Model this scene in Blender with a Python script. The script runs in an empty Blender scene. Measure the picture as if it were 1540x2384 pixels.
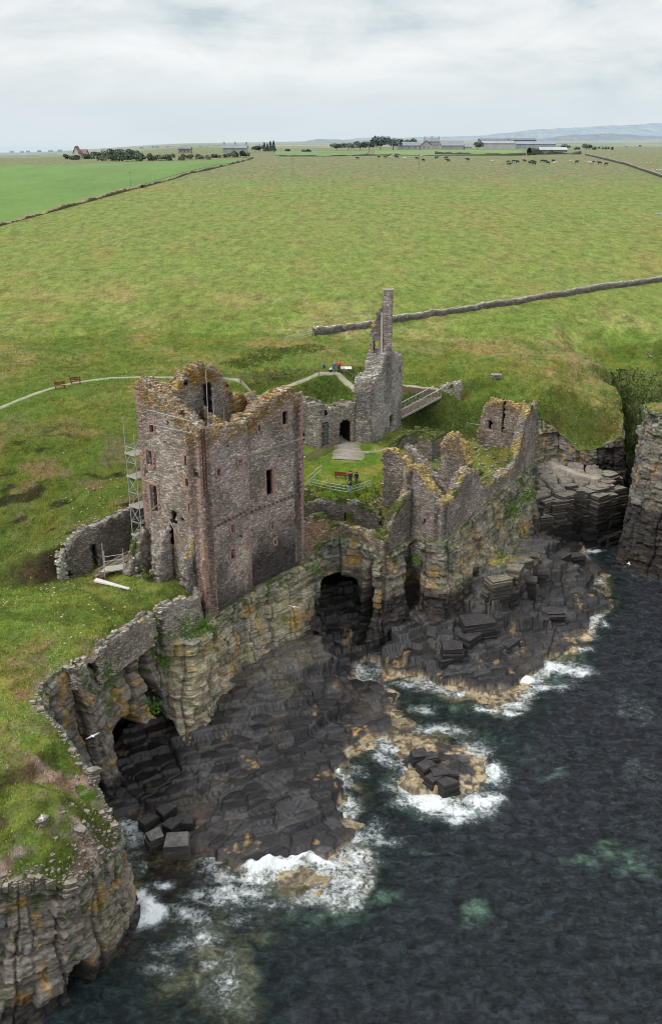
import bpy, bmesh, math, random
import numpy as np
from mathutils import Vector
random.seed(7); R_ = np.random.RandomState(11)
SC = bpy.context.scene; COL = SC.collection
rad = math.radians
# ------------------------------------------------------------------ camera
CZ = 56.0; FPX = 2200.0; PW, PH = 1540.0, 2384.0
PITCH = math.atan((PH/2-331)/FPX); CP, SP = math.cos(PITCH), math.sin(PITCH)
cam = bpy.data.cameras.new('camera'); camo = bpy.data.objects.new('camera', cam); COL.objects.link(camo)
camo.location = (0, 0, CZ); camo.rotation_euler = (math.pi/2-PITCH, 0, 0)
cam.sensor_fit = 'VERTICAL'; cam.sensor_height = 24; cam.lens = 24*FPX/PH
cam.clip_start = 1; cam.clip_end = 60000
SC.camera = camo
def ray(px, py):
    u = (px-PW/2)/FPX; v = (PH/2-py)/FPX
    return u, CP+v*SP, -SP+v*CP
def P(px, py, z):                       # surveyed point: photo pixel + height above the sea
    u, dy, dz = ray(px, py); k = (z-CZ)/dz
    return (u*k, dy*k)
def P3(px, py, z): x, y = P(px, py, z); return (x, y, z)
def Yz(px, py, y):                      # photo pixel + distance -> x, z
    u, dy, dz = ray(px, py); k = y/dy
    return (u*k, CZ+dz*k)
def proj(x, y, z):
    dz = z-CZ; d = y*CP-dz*SP; up = y*SP+dz*CP
    return PW/2+FPX*x/d, PH/2-FPX*up/d
# ------------------------------------------------------------------ numeric noise
def h2(i, j, s=0):
    n = (np.asarray(i).astype(np.int64)*374761393 + np.asarray(j).astype(np.int64)*668265263 + int(s)*2147483647+ 1442695041) & 0xffffffff
    n = ((n ^ (n >> 13))*1274126177) & 0xffffffff
    n = ((n ^ (n >> 16))*2246822519) & 0xffffffff
    return ((n ^ (n >> 15)) & 0xffffff)/float(0xffffff)
def vn(x, y, s=0):
    x = np.asarray(x, float); y = np.asarray(y, float)
    i = np.floor(x); j = np.floor(y); fx = x-i; fy = y-j
    fx = fx*fx*(3-2*fx); fy = fy*fy*(3-2*fy)
    a = h2(i, j, s); b = h2(i+1, j, s); c = h2(i, j+1, s); d = h2(i+1, j+1, s)
    return (a*(1-fx)+b*fx)*(1-fy)+(c*(1-fx)+d*fx)*fy
def fbm(x, y, s=0, o=4, g=.5):
    t = 0; a = 1; n = 0
    for k in range(o):
        t = t+a*vn(x*2**k+k*17.3, y*2**k-k*9.1, s+k); n += a; a *= g
    return t/n
def voro(x, y, s=0, jit=.85):
    i = np.floor(x); j = np.floor(y)
    f1 = np.full(np.shape(x), 9.); f2 = f1.copy(); idi = np.zeros(np.shape(x)); idj = idi.copy(); cx = idi.copy(); cy = idi.copy()
    for a in (-1, 0, 1):
        for b in (-1, 0, 1):
            ii = i+a; jj = j+b
            px = ii+.5+(h2(ii, jj, s)-.5)*jit; py = jj+.5+(h2(ii, jj, s+5)-.5)*jit
            d = np.hypot(px-x, py-y); m = d < f1
            f2 = np.where(m, f1, np.minimum(f2, d)); f1 = np.where(m, d, f1)
            idi = np.where(m, ii, idi); idj = np.where(m, jj, idj); cx = np.where(m, px, cx); cy = np.where(m, py, cy)
    return f1, f2, idi, idj, cx, cy
def sst(a, b, x):
    t = np.clip((np.asarray(x, float)-a)/(b-a), 0, 1); return t*t*(3-2*t)
class RBF:
    def __init__(s, pts, lam=.02):
        p = np.array(pts, float); s.xy = p[:, :2]; n = len(p)
        A = np.zeros((n+3, n+3)); A[:n, :n] = s.k(s.xy, s.xy)+np.eye(n)*lam*-1
        A[:n, n] = 1; A[:n, n+1:] = s.xy; A[n, :n] = 1; A[n+1:, :n] = s.xy.T
        s.w = np.linalg.lstsq(A, np.concatenate([p[:, 2], [0, 0, 0]]), rcond=None)[0]
    def k(s, a, b):
        d = np.hypot(a[:, None, 0]-b[None, :, 0], a[:, None, 1]-b[None, :, 1])   # linear kernel: no overshoot
        return d
    def __call__(s, x, y):
        x = np.asarray(x, float); y = np.asarray(y, float); sh = np.broadcast(x, y).shape
        q = np.stack([np.broadcast_to(x, sh).ravel(), np.broadcast_to(y, sh).ravel()], 1); out = np.empty(len(q))
        n = len(s.xy)
        for a in range(0, len(q), 60000):
            qq = q[a:a+60000]; out[a:a+60000] = s.k(qq, s.xy) @ s.w[:n]+s.w[n]+qq @ s.w[n+1:]
        return out.reshape(sh)
def inpoly(x, y, poly):
    c = np.zeros(np.shape(x), bool); n = len(poly)
    for k in range(n):
        x1, y1 = poly[k]; x2, y2 = poly[(k+1) % n]
        if y1 == y2: continue
        c ^= ((y1 > y) != (y2 > y)) & (x < (x2-x1)*(y-y1)/(y2-y1)+x1)
    return c
def segd(x, y, pts, closed=False):      # distance to a polyline and nearest point
    best = np.full(np.shape(x), 1e9); bx = np.zeros(np.shape(x)); by = bx.copy(); n = len(pts)
    for k in range(n if closed else n-1):
        x1, y1 = pts[k][:2]; x2, y2 = pts[(k+1) % n][:2]; L = (x2-x1)**2+(y2-y1)**2+1e-9
        t = np.clip(((x-x1)*(x2-x1)+(y-y1)*(y2-y1))/L, 0, 1); qx = x1+t*(x2-x1); qy = y1+t*(y2-y1)
        d = np.hypot(x-qx, y-qy); m = d < best
        best = np.where(m, d, best); bx = np.where(m, qx, bx); by = np.where(m, qy, by)
    return best, bx, by
def lin(*c): return np.array(c, float)
def mixc(a, b, t):
    t = np.clip(np.asarray(t, float), 0, 1)[..., None]; return a*(1-t)+b*t
# ------------------------------------------------------------------ objects
def tag(o, label=None, cat=None, group=None, kind=None):
    if label: o['label'] = label
    if cat: o['category'] = cat
    if group: o['group'] = group
    if kind: o['kind'] = kind
    return o
def empty(name, loc, label, cat, group=None, rz=0):
    o = bpy.data.objects.new(name, None); COL.objects.link(o); o.location = loc; o.rotation_euler = (0, 0, rz)
    o.empty_display_size = .2
    return tag(o, label, cat, group)
def mk(name, V, F, mat, parent=None, attrs=None, smooth=False, uv=None, mats=None, fmat=None):
    V = np.asarray(V, np.float32).reshape(-1, 3)
    if parent is not None and parent.type == 'EMPTY':       # vertices are given in world space
        l = parent.location; V = V-np.array([l.x, l.y, l.z], np.float32)
        rz = parent.rotation_euler.z
        if rz:
            c, s = math.cos(-rz), math.sin(-rz); V = np.stack([V[:, 0]*c-V[:, 1]*s, V[:, 0]*s+V[:, 1]*c, V[:, 2]], 1)
    me = bpy.data.meshes.new(name)
    if isinstance(F, np.ndarray):
        n, k = F.shape
        me.vertices.add(len(V)); me.vertices.foreach_set('co', V.ravel())
        me.loops.add(n*k); me.loops.foreach_set('vertex_index', F.astype(np.int32).ravel())
        me.polygons.add(n); me.polygons.foreach_set('loop_start', np.arange(0, n*k, k, dtype=np.int32))
        me.polygons.foreach_set('loop_total', np.full(n, k, np.int32))
    else:
        me.from_pydata([tuple(map(float, v)) for v in V], [], [tuple(map(int, f)) for f in F])
    me.update(calc_edges=True)
    if smooth: me.polygons.foreach_set('use_smooth', np.ones(len(me.polygons), bool))
    for an, av in (attrs or {}).items():
        av = np.asarray(av, np.float32)
        if av.ndim == 2:
            at = me.attributes.new(an, 'FLOAT_COLOR', 'POINT')
            if av.shape[1] == 3: av = np.concatenate([av, np.ones((len(av), 1), np.float32)], 1)
            at.data.foreach_set('color', av.ravel())
        else:
            at = me.attributes.new(an, 'FLOAT', 'POINT'); at.data.foreach_set('value', av)
    if uv is not None:
        ul = me.uv_layers.new(name='UVMap'); li = np.empty(len(me.loops), np.int32); me.loops.foreach_get('vertex_index', li)
        ul.data.foreach_set('uv', np.asarray(uv, np.float32)[li].ravel())
    for m in (mats or [mat]): me.materials.append(m)
    if fmat is not None: me.polygons.foreach_set('material_index', np.asarray(fmat, np.int32))
    o = bpy.data.objects.new(name, me); COL.objects.link(o)
    if parent is not None: o.parent = parent
    return o
def gridF(n, m, mask=None):             # faces of an (n,m) vertex grid
    i, j = np.meshgrid(np.arange(n-1), np.arange(m-1), indexing='ij'); a = i*m+j
    F = np.stack([a, a+m, a+m+1, a+1], -1).reshape(-1, 4)
    return F if mask is None else F[mask.ravel()]
def compact(V, F, *arrs):
    u, inv = np.unique(F.ravel(), return_inverse=True)
    return (V[u], inv.reshape(F.shape))+tuple(a[u] for a in arrs)
class MB:                               # collects boxes, bars, tubes -> ONE mesh
    def __init__(s): s.v = []; s.f = []
    def add(s, vs, fs):
        o = len(s.v); s.v += [tuple(v) for v in vs]; s.f += [tuple(i+o for i in f) for f in fs]
    def box(s, c, d, rz=0, j=0, tilt=0):
        vs = []
        for sx in (-1, 1):
            for sy in (-1, 1):
                for sz in (-1, 1):
                    x, y, z = sx*d[0]/2, sy*d[1]/2, sz*d[2]/2
                    if j: x += random.uniform(-j, j)*d[0]; y += random.uniform(-j, j)*d[1]; z += random.uniform(-j, j)*d[2]
                    if tilt: z += x*tilt
                    cr, sr = math.cos(rz), math.sin(rz)
                    vs.append((c[0]+x*cr-y*sr, c[1]+x*sr+y*cr, c[2]+z))
        s.add(vs, [(0, 1, 3, 2), (4, 6, 7, 5), (0, 4, 5, 1), (2, 3, 7, 6), (0, 2, 6, 4), (1, 5, 7, 3)])
    def bar(s, a, b, r, r2=None, n=6, cap=True):
        a = Vector(a); b = Vector(b); d = (b-a).normalized(); r2 = r if r2 is None else r2
        u = d.cross(Vector((0, 0, 1)));
        if u.length < 1e-3: u = Vector((1, 0, 0))
        u.normalize(); w = d.cross(u)
        vs = []
        for p, q in ((a, r), (b, r2)):
            for k in range(n):
                t = 2*math.pi*k/n; vs.append(p+(u*math.cos(t)+w*math.sin(t))*q)
        fs = [(k, (k+1) % n, n+(k+1) % n, n+k) for k in range(n)]
        if cap: fs += [tuple(range(n))[::-1], tuple(range(n, 2*n))]
        s.add(vs, fs)
    def ell(s, c, r, n=8, m=6, rz=0):
        vs = []; fs = []
        for i in range(m+1):
            ph = math.pi*i/m-math.pi/2
            for k in range(n):
                t = 2*math.pi*k/n; x = math.cos(ph)*math.cos(t)*r[0]; y = math.cos(ph)*math.sin(t)*r[1]; z = math.sin(ph)*r[2]
                cr, sr = math.cos(rz), math.sin(rz); vs.append((c[0]+x*cr-y*sr, c[1]+x*sr+y*cr, c[2]+z))
        for i in range(m):
            for k in range(n): fs.append((i*n+k, i*n+(k+1) % n, (i+1)*n+(k+1) % n, (i+1)*n+k))
        s.add(vs, fs)
    def build(s, name, mat, parent=None, smooth=False): return mk(name, s.v, s.f, mat, parent, smooth=smooth)
def copy_tree(o, parent=None):
    c = o.copy(); COL.objects.link(c); c.parent = parent
    for ch in list(o.children): copy_tree(ch, c)
    return c
# ------------------------------------------------------------------ materials
class NT:
    def __init__(s, m): s.t = m.node_tree; s.n = s.t.nodes; s.l = s.t.links
    def new(s, typ, **kw):
        n = s.n.new(typ)
        for k, v in kw.items():
            if k in n.inputs.keys() if isinstance(k, str) else False: n.inputs[k].default_value = v
            else: setattr(n, k, v)
        return n
    def set(s, n, **kw): pass
    def val(s, sock, v):
        if isinstance(v, bpy.types.NodeSocket): s.l.new(v, sock)
        else: sock.default_value = v
    def math(s, op, a, b=None, c=None, clamp=False):
        n = s.n.new('ShaderNodeMath'); n.operation = op; n.use_clamp = clamp
        s.val(n.inputs[0], a)
        if b is not None: s.val(n.inputs[1], b)
        if c is not None: s.val(n.inputs[2], c)
        return n.outputs[0]
    def mix(s, f, a, b, mode='MIX'):
        n = s.n.new('ShaderNodeMix'); n.data_type = 'RGBA'; n.blend_type = mode
        s.val(n.inputs[0], f)
        for i, v in ((6, a), (7, b)):
            if isinstance(v, (tuple, list)) and len(v) == 3: v = (*v, 1)
            s.val(n.inputs[i], v)
        return n.outputs[2]
    def ramp(s, f, stops, interp='LINEAR'):
        n = s.n.new('ShaderNodeValToRGB'); n.color_ramp.interpolation = interp; s.val(n.inputs[0], f)
        e = n.color_ramp.elements
        while len(e) > 1: e.remove(e[-1])
        for i, (p, c) in enumerate(stops):
            if not isinstance(c, (tuple, list)): c = (c, c, c)
            q = e[0] if i == 0 else e.new(p); q.position = p; q.color = (*c[:3], 1)
        return n.outputs[0]
    def mapr(s, v, a, b, c=0, d=1, smooth=False):
        n = s.n.new('ShaderNodeMapRange'); s.val(n.inputs[0], v)
        if smooth: n.interpolation_type = 'SMOOTHSTEP'
        for i, x in enumerate((a, b, c, d)): n.inputs[i+1].default_value = x
        return n.outputs[0]
    def noise(s, vec, scale, detail=4, rough=.55, dist=0, col=False):
        n = s.n.new('ShaderNodeTexNoise'); s.l.new(vec, n.inputs['Vector']); n.inputs['Scale'].default_value = scale
        n.inputs['Detail'].default_value = detail; n.inputs['Roughness'].default_value = rough; n.inputs['Distortion'].default_value = dist
        return n.outputs['Color' if col else 'Fac']
    def vor(s, vec, scale, feat='F1', rnd=1, out=None):
        n = s.n.new('ShaderNodeTexVoronoi'); n.feature = feat; s.l.new(vec, n.inputs['Vector']); n.inputs['Scale'].default_value = scale
        n.inputs['Randomness'].default_value = rnd
        return n.outputs[out or 'Distance']
    def attr(s, name, out='Color'):
        n = s.n.new('ShaderNodeAttribute'); n.attribute_name = name; return n.outputs[out]
    def pos(s): return s.n.new('ShaderNodeNewGeometry').outputs['Position']
    def scale(s, vec, sx, sy, sz):
        n = s.n.new('ShaderNodeMapping'); s.l.new(vec, n.inputs[0]); n.inputs['Scale'].default_value = (sx, sy, sz); return n.outputs[0]
    def bump(s, h, strength, dist, normal=None):
        n = s.n.new('ShaderNodeBump'); s.val(n.inputs['Height'], h); n.inputs['Strength'].default_value = strength; n.inputs['Distance'].default_value = dist
        if normal is not None: s.l.new(normal, n.inputs['Normal'])
        return n.outputs[0]
def mat0(name, rough=.9, spec=.2):
    m = bpy.data.materials.new(name); m.use_nodes = True; t = NT(m)
    b = m.node_tree.nodes['Principled BSDF']; b.inputs['Roughness'].default_value = rough; b.inputs['Specular IOR Level'].default_value = spec
    return m, t, b
_mc = {}
def flat(col, rough=.8, var=.25, sc=3., name=None, metal=0):
    k = (tuple(col), rough, var, sc, metal)
    if k in _mc: return _mc[k]
    m, t, b = mat0(name or 'paint', rough); b.inputs['Metallic'].default_value = metal
    tc = t.n.new('ShaderNodeTexCoord').outputs['Object']
    n = t.noise(tc, sc, 5, .65)
    c = t.mix(1, (*col, 1), t.ramp(n, [(.25, 1-var), (.75, 1+var)]), 'MULTIPLY')
    t.val(b.inputs['Base Color'], c); t.val(b.inputs['Normal'], t.bump(n, .3, .02))
    _mc[k] = m; return m
def mat_cd(name, rough=.9, sc=(1., 1., 1.), n1=(1.2, .35), n2=(9, .35), bump=.25, spec=.15, bsc=7.):
    m, t, b = mat0(name, rough, spec); p = t.scale(t.pos(), *sc); c = t.attr('Cd')
    a = t.noise(p, n1[0], 4, .6); d = t.noise(p, n2[0], 4, .7)
    c = t.mix(1, c, t.ramp(a, [(.3, 1-n1[1]), (.7, 1+n1[1])]), 'MULTIPLY')
    c = t.mix(1, c, t.ramp(d, [(.3, 1-n2[1]), (.7, 1+n2[1])]), 'MULTIPLY')
    t.val(b.inputs['Base Color'], c); e = t.noise(p, bsc, 6, .7)
    t.val(b.inputs['Normal'], t.bump(e, 1., bump))
    return m
# ================================================================== MATERIALS
def make_grass():
    m, t, b = mat0('turf', .95, .1); p = t.pos(); c = t.attr('Cd')
    # clumps, patches and fine blades
    q = t.scale(p, 1, .8, 1)
    a = t.noise(q, .16, 5, .6, .6); f = t.noise(q, 1.1, 5, .65, .5); g = t.noise(q, 5.5, 5, .75)
    c = t.mix(t.mapr(a, .44, .62), c, t.mix(1, c, (1.32, 1.0, .95, 1), 'MULTIPLY'))
    c = t.mix(1, c, t.ramp(f, [(.3, .62), (.5, 1.), (.7, 1.32)]), 'MULTIPLY')
    c = t.mix(1, c, t.ramp(g, [(.3, .52), (.5, 1.), (.72, 1.5)]), 'MULTIPLY')
    t.val(b.inputs['Base Color'], c)
    h = t.math('ADD', t.math('MULTIPLY', f, .6), t.math('MULTIPLY', g, .3))
    t.val(b.inputs['Normal'], t.bump(h, 1., .9)); return m
GRASS = make_grass()
def make_field():
    m, t, b = mat0('pasture', .95, .1); p = t.pos(); c = t.attr('Cd')
    q = t.scale(p, .8, .35, 1); n0 = t.noise(q, .035, 3, .5, .3)
    a = t.noise(q, .11, 6, .68, .5); f = t.noise(q, .55, 6, .72, .4)
    g = t.noise(t.scale(p, 1.3, .5, 1), 1.8, 6, .8)
    c = t.mix(t.mapr(a, .50, .64, 0, .75), c, t.mix(1, c, (1.32, .93, 1.25, 1), 'MULTIPLY'))
    c = t.mix(t.mapr(n0, .50, .64, 0, .5), c, t.mix(1, c, (1.15, .97, 1.05, 1), 'MULTIPLY'))
    c = t.mix(1, c, t.ramp(f, [(.3, .52), (.5, 1.), (.7, 1.4)]), 'MULTIPLY')
    c = t.mix(1, c, t.ramp(g, [(.3, .5), (.5, 1.), (.7, 1.5)]), 'MULTIPLY')
    t.val(b.inputs['Base Color'], c); t.val(b.inputs['Normal'], t.bump(f, .5, .5)); return m
FIELD = make_field()
def make_stone():
    m, t, b = mat0('rubble_masonry', .92, .15); c = t.attr('Cd')
    uv = t.n.new('ShaderNodeUVMap').outputs[0]
    wob = t.noise(uv, .8, 3, .5, 0, True)
    vm = t.n.new('ShaderNodeVectorMath'); vm.operation = 'MULTIPLY_ADD'; t.l.new(wob, vm.inputs[0]); vm.inputs[1].default_value = (.12, .12, 0); t.l.new(uv, vm.inputs[2])
    q = t.scale(vm.outputs[0], 2.7, 8.0, 1)
    col = t.vor(q, 1, 'F1', .8, 'Color'); e = t.vor(q, 1, 'DISTANCE_TO_EDGE', .8)
    sep = t.n.new('ShaderNodeSeparateColor'); t.l.new(col, sep.inputs[0])
    c = t.mix(1, c, t.ramp(sep.outputs[0], [(0, .66), (.35, 1.0), (.7, 1.25), (1, 1.8)]), 'MULTIPLY')
    c = t.mix(t.mapr(sep.outputs[1], .72, 1., 0, .5), c, t.mix(1, c, (1.2, .95, .78, 1), 'MULTIPLY'))
    c = t.mix(t.mapr(e, .0, .13, .8, 0), c, t.mix(1, c, (.3, .29, .28, 1), 'MULTIPLY'))
    g = t.noise(t.pos(), 6, 5, .7); c = t.mix(1, c, t.ramp(g, [(.3, .75), (.7, 1.28)]), 'MULTIPLY')
    t.val(b.inputs['Base Color'], c)
    h = t.math('ADD', t.mapr(e, 0, .25, 0, 1), t.math('MULTIPLY', sep.outputs[2], .8))
    t.val(b.inputs['Normal'], t.bump(h, 1., .07)); return m
STONE = make_stone()
ROCK = mat_cd('cliff_rock', .9, (1, 1, 3.2), (.7, .28), (3.2, .42), .22, .15, 3.)
SHORE = mat_cd('wet_black_rock', .42, (1, 1, 1), (.5, .35), (3., .35), .07, .4, 4.)
DIRT = mat_cd('gravel_path', .95, (1, 1, 1), (1.5, .15), (7, .2), .04)
TUFT = mat_cd('grass_blades', .9, (1, 1, 1), (.5, .25), (3, .2), 0)
def make_sea():
    m, t, b = mat0('sea_water', .16, .75); p = t.pos()
    c = t.attr('Cd'); foam = t.attr('foam', 'Fac')
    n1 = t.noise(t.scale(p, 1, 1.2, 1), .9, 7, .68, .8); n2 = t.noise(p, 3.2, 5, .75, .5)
    rm = t.scale(p, 1.0, 1.0, 1)
    f = t.vor(t.scale(p, 1, 1, 1), 1.0, 'DISTANCE_TO_EDGE', 1)
    dn = t.n.new('ShaderNodeVectorMath'); dn.operation = 'MULTIPLY_ADD'; t.l.new(t.noise(p, .9, 5, .7, 0, True), dn.inputs[0]); dn.inputs[1].default_value = (2.6, 2.6, 0); t.l.new(p, dn.inputs[2])
    lace = t.vor(dn.outputs[0], 1.15, 'DISTANCE_TO_EDGE', 1); lace2 = t.vor(dn.outputs[0], 3.1, 'DISTANCE_TO_EDGE', 1)
    # foam: solid where strong, broken lace where weak
    lv = t.math('MINIMUM', t.math('MULTIPLY', lace, 1.), t.math('MULTIPLY', lace2, 1.8))
    k = t.math('ADD', t.math('MULTIPLY', foam, 1.4), t.math('MULTIPLY', t.math('SUBTRACT', n2, .5), 1.0))
    k = t.math('ADD', k, t.math('MULTIPLY', t.math('SUBTRACT', n1, .5), 1.1))
    k = t.math('SUBTRACT', k, t.math('MULTIPLY', lv, 1.35))
    fm = t.mapr(k, .22, .92, 0, 1)
    fm = t.math('MULTIPLY', fm, t.mapr(foam, .02, .14, 0, 1))
    # rare glints of foam out at sea
    wc = t.noise(t.scale(p, 1, 1.6, 1), 7, 3, .8); wc2 = t.noise(p, .09, 4, .6)
    sp = t.math('MULTIPLY', t.mapr(wc, .72, .76), t.mapr(wc2, .53, .63))
    fm = t.math('MAXIMUM', fm, t.math('MULTIPLY', sp, .7))
    cc = t.mix(1, c, t.ramp(n1, [(.34, .35), (.5, .95), (.64, 2.0)]), 'MULTIPLY')  # light and dark of the ripples painted into the water colour
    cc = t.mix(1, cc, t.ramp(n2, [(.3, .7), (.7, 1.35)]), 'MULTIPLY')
    halo = t.math('MULTIPLY', t.mapr(k, -.25, .35, 0, .55, True), t.mapr(foam, .04, .2, 0, 1)); cc = t.mix(halo, cc, (.17, .225, .225, 1))
    fw = t.ramp(n2, [(.3, (.50, .57, .60)), (.42, (.64, .69, .71)), (.62, (.78, .80, .81))]); cc = t.mix(fm, cc, fw); t.val(b.inputs['Base Color'], cc)
    t.val(b.inputs['Roughness'], t.mapr(fm, 0, 1, .13, .85))
    rt = t.n.new('ShaderNodeMapping'); t.l.new(p, rt.inputs[0]); rt.inputs['Rotation'].default_value = (0, 0, .5); rp = rt.outputs[0]
    w1 = t.noise(t.scale(rp, .8, 1.5, 1), .62, 7, .66, 1.6); w2 = t.noise(t.scale(rp, 1.2, 1.9, 1), 2.0, 5, .75, 1.2)
    hb = t.math('ADD', w1, t.math('MULTIPLY', w2, .38)); hb = t.math('ADD', hb, t.math('MULTIPLY', fm, .12))
    bn = t.bump(hb, 1., 2.0); t.val(bn.node.inputs['Strength'], t.mapr(fm, 0, .8, 1, .15)); t.val(b.inputs['Normal'], bn); return m
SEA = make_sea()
# ================================================================== TERRAIN
fy_ = [-1e4, 100, 150, 200, 300, 450, 620, 900, 1500, 3000, 2e4]; fz_ = [20, 20.4, 21.8, 24, 30, 37.5, 43, 47.5, 49.5, 50, 50]
GP = [  # photo pixel, height
 (100,1700,15.2),(0,1600,15.8),(100,1500,16),(250,1440,15.8),(400,1370,15.3),(300,1370,15.3),(200,1400,16),(0,1450,16.3),(0,1800,14.8),
 (150,1850,13.5),(50,1950,12.6),(215,1950,11.2),(0,2050,11.3),(100,2000,11.8),(265,1905,11.2),(180,1770,13.8),(90,1650,15),(-150,1700,15.5),(-150,1500,16.5),(-150,2000,12),
 (250,1345,14.7),(110,1385,15.),(170,1350,14.3),(60,1340,12.5),(-20,1345,10.0),(-150,1330,9.5),(-40,1400,15.6),(350,1310,14.8),(420,1370,15),(50,1300,12.8),(150,1250,13.8),(150,1200,15.4),(20,1200,14.8),(100,1100,18),(230,1100,18),(250,1000,20.3),(50,1000,20.8),
 (150,900,22.3),(-100,900,22),(-150,1150,16),(0,945,21.6),(400,900,21.5),(560,880,21.9),(740,870,21.9),(780,872,21.9),(850,860,21.9),(620,905,20),(600,930,18.5),(720,905,20.),(800,905,20.2),(770,928,18.6),(700,840,22.3),(830,900,20.8),
 (815,1110,17),(810,1045,17),(880,1070,17),(740,1090,17),(720,1060,17),(860,1120,17),(720,1130,16.6),(810,1143,16.5),(760,1180,14.6),(830,1170,15),(800,1225,13.2),(740,1200,13.8),(890,1030,17),
 (970,990,15.5),(1050,975,14.5),(1000,1000,15.5),(1080,930,18),(1110,1000,14.5),(950,890,20.6),(1040,900,20.4),(1110,880,20.7),
 (1040,1075,16.3),(1000,1040,16.5),(1140,1100,15.7),(1165,1115,15.3),(1090,1030,16.4),(1180,1030,15),
 (1200,880,20.6),(1300,900,19.5),(1400,940,17.6),(1440,980,15.2),(1440,930,17),(1300,1000,14.5),(1350,1040,12.8),(1265,955,17),(1250,930,18.4),(1200,925,18.5),(1380,850,20.6),(1300,850,21),(1500,835,20.8),(1150,850,21.3),(1400,1055,12),(1430,900,17.8),(1410,860,19.6),
 (1100,820,22),(930,898,20.4),(965,901,20.4),(1000,905,20.4),(1025,910,20.4),(1350,820,21.6),(1600,830,21),(1000,850,21.4),(1540,790,22)]
gpts = [(*P(a, b, z), z) for a, b, z in GP]
gpts += [(76,158,19.5),(76,146,20),(54,134,21.5),(47,126,22.5),(46,121,23),(52,119,23),(64,118,23),(80,130,22),(80,165,20.5),(62,180,21.5),(72,170,20.5),(-70,150,22),(-70,120,20),(-75,90,14),(0,158,22),(30,160,22),(-30,160,22)]

WALLW = [(-27.2,88.4),(-24.4,90.2),(-21.5,95.),(-19.2,98.5)]    # foot of the retaining ruin west of the tower
COURT = [P(a, b, 17) for a, b in ((716,1030),(745,1048),(781,1040),(830,1040),(868,1035),(900,1040),(898,1090),(880,1128),(815,1148),(720,1128))]
PATHS = []   # (points, half width)
def pth(l, w, z): PATHS.append(([P(a, b, z) if len(q_) == 0 else q_ for a, b, *q_ in l], w))
pth([(-120,975),(0,944),(80,920),(140,905),(200,893),(260,884),(330,880),(420,879),(500,880),(560,882),(620,880),(700,872),(750,869),(785,870),(812,878),(832,888)], .5, 21.9)
pth([(925,897),(965,900),(1000,904),(1022,909)], .45, 20.4)
pth([(1232,1052),(1262,1070),(1300,1084),(1340,1098),(1385,1106)], .35, 9.6)
pth([(800,1022),(806,1040),(812,1060),(806,1072)], 2.3, 17)
pth([(810,1052),(850,1053),(880,1050),(912,1040)], .45, 17)
pth([(1100,845),(1180,835),(1260,838),(1380,830),(1440,822)], .2, 21.2)
def field_z(x, y):
    x = np.asarray(x, float); y = np.asarray(y, float)
    z = np.interp(y, fy_, fz_)
    lf = sst(-.12, -.32, x/np.maximum(y, 1.))           # the land falls away towards the bay on the left
    z = z*(1-lf)+lf*np.interp(y, [-1e4, 600, 900, 1100, 1500, 3000, 5500, 6500, 9000], [42.3, 42.3, 43, 39, 33, 20, 4, -6, -40])*(y > 620)+lf*z*(y <= 620)
    return z
def ground_z(x, y, fine=True):
    x = np.asarray(x, float); y = np.asarray(y, float)
    z = GR(x, y)
    w = sst(146, 176, y-26*sst(38, 48, x)); z = z*(1-w)+field_z(x, y)*w
    # step behind the retaining ruin
    d, bx, by = segd(x, y, WALLW); side = (x-bx)*(-.8)+(y-by)*.6
    ext = sst(5., 1.5, d-np.maximum(side, 0)*.35)
    z = z+3.6*sst(.4, 1.5, side)*sst(14, 2, side)*sst(2.6, .4, np.hypot(x-bx, y-by)-np.abs(side)*1.03)*(side > 0)
    rz_ = sst(61, 57, y)*(x < -10)*(x > -30)
    z = z-rz_*.9*sst(.5, .6, fbm(x*.3, y*.3, 38, 3))
    if fine:
        a = fbm(x*.35, y*.35, 3, 3)-.5; b = fbm(x*1.3, y*1.3, 9, 3)-.5
        fl = np.where(inpoly(x, y, COURT), .25, 1.)*sst(260, 150, y)
        for pts, hw in PATHS:
            if pts[0][1] < 130 and pts[0][0] > 25: continue
            fl = fl*sst(hw*.8, hw+1.5, segd(x, y, pts)[0])
        z = z+(a*.9+b*.45)*fl
    return z
def G(px, py):                           # where a photo ray meets the ground
    u, dy, dz = ray(px, py)
    k = np.concatenate([np.arange(45, 260, .25), np.geomspace(260, 9000, 900)])/dy
    z = ground_z(u*k, dy*k, False); zr = CZ+dz*k
    i = np.argmax(zr < z); i = max(i, 1)
    a = zr[i-1]-z[i-1]; b = zr[i]-z[i]; f = a/(a-b+1e-9); kk = k[i-1]+(k[i]-k[i-1])*f
    x, y = u*kk, dy*kk
    return (float(x), float(y), float(ground_z(np.array([x]), np.array([y]))[0]))
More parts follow.
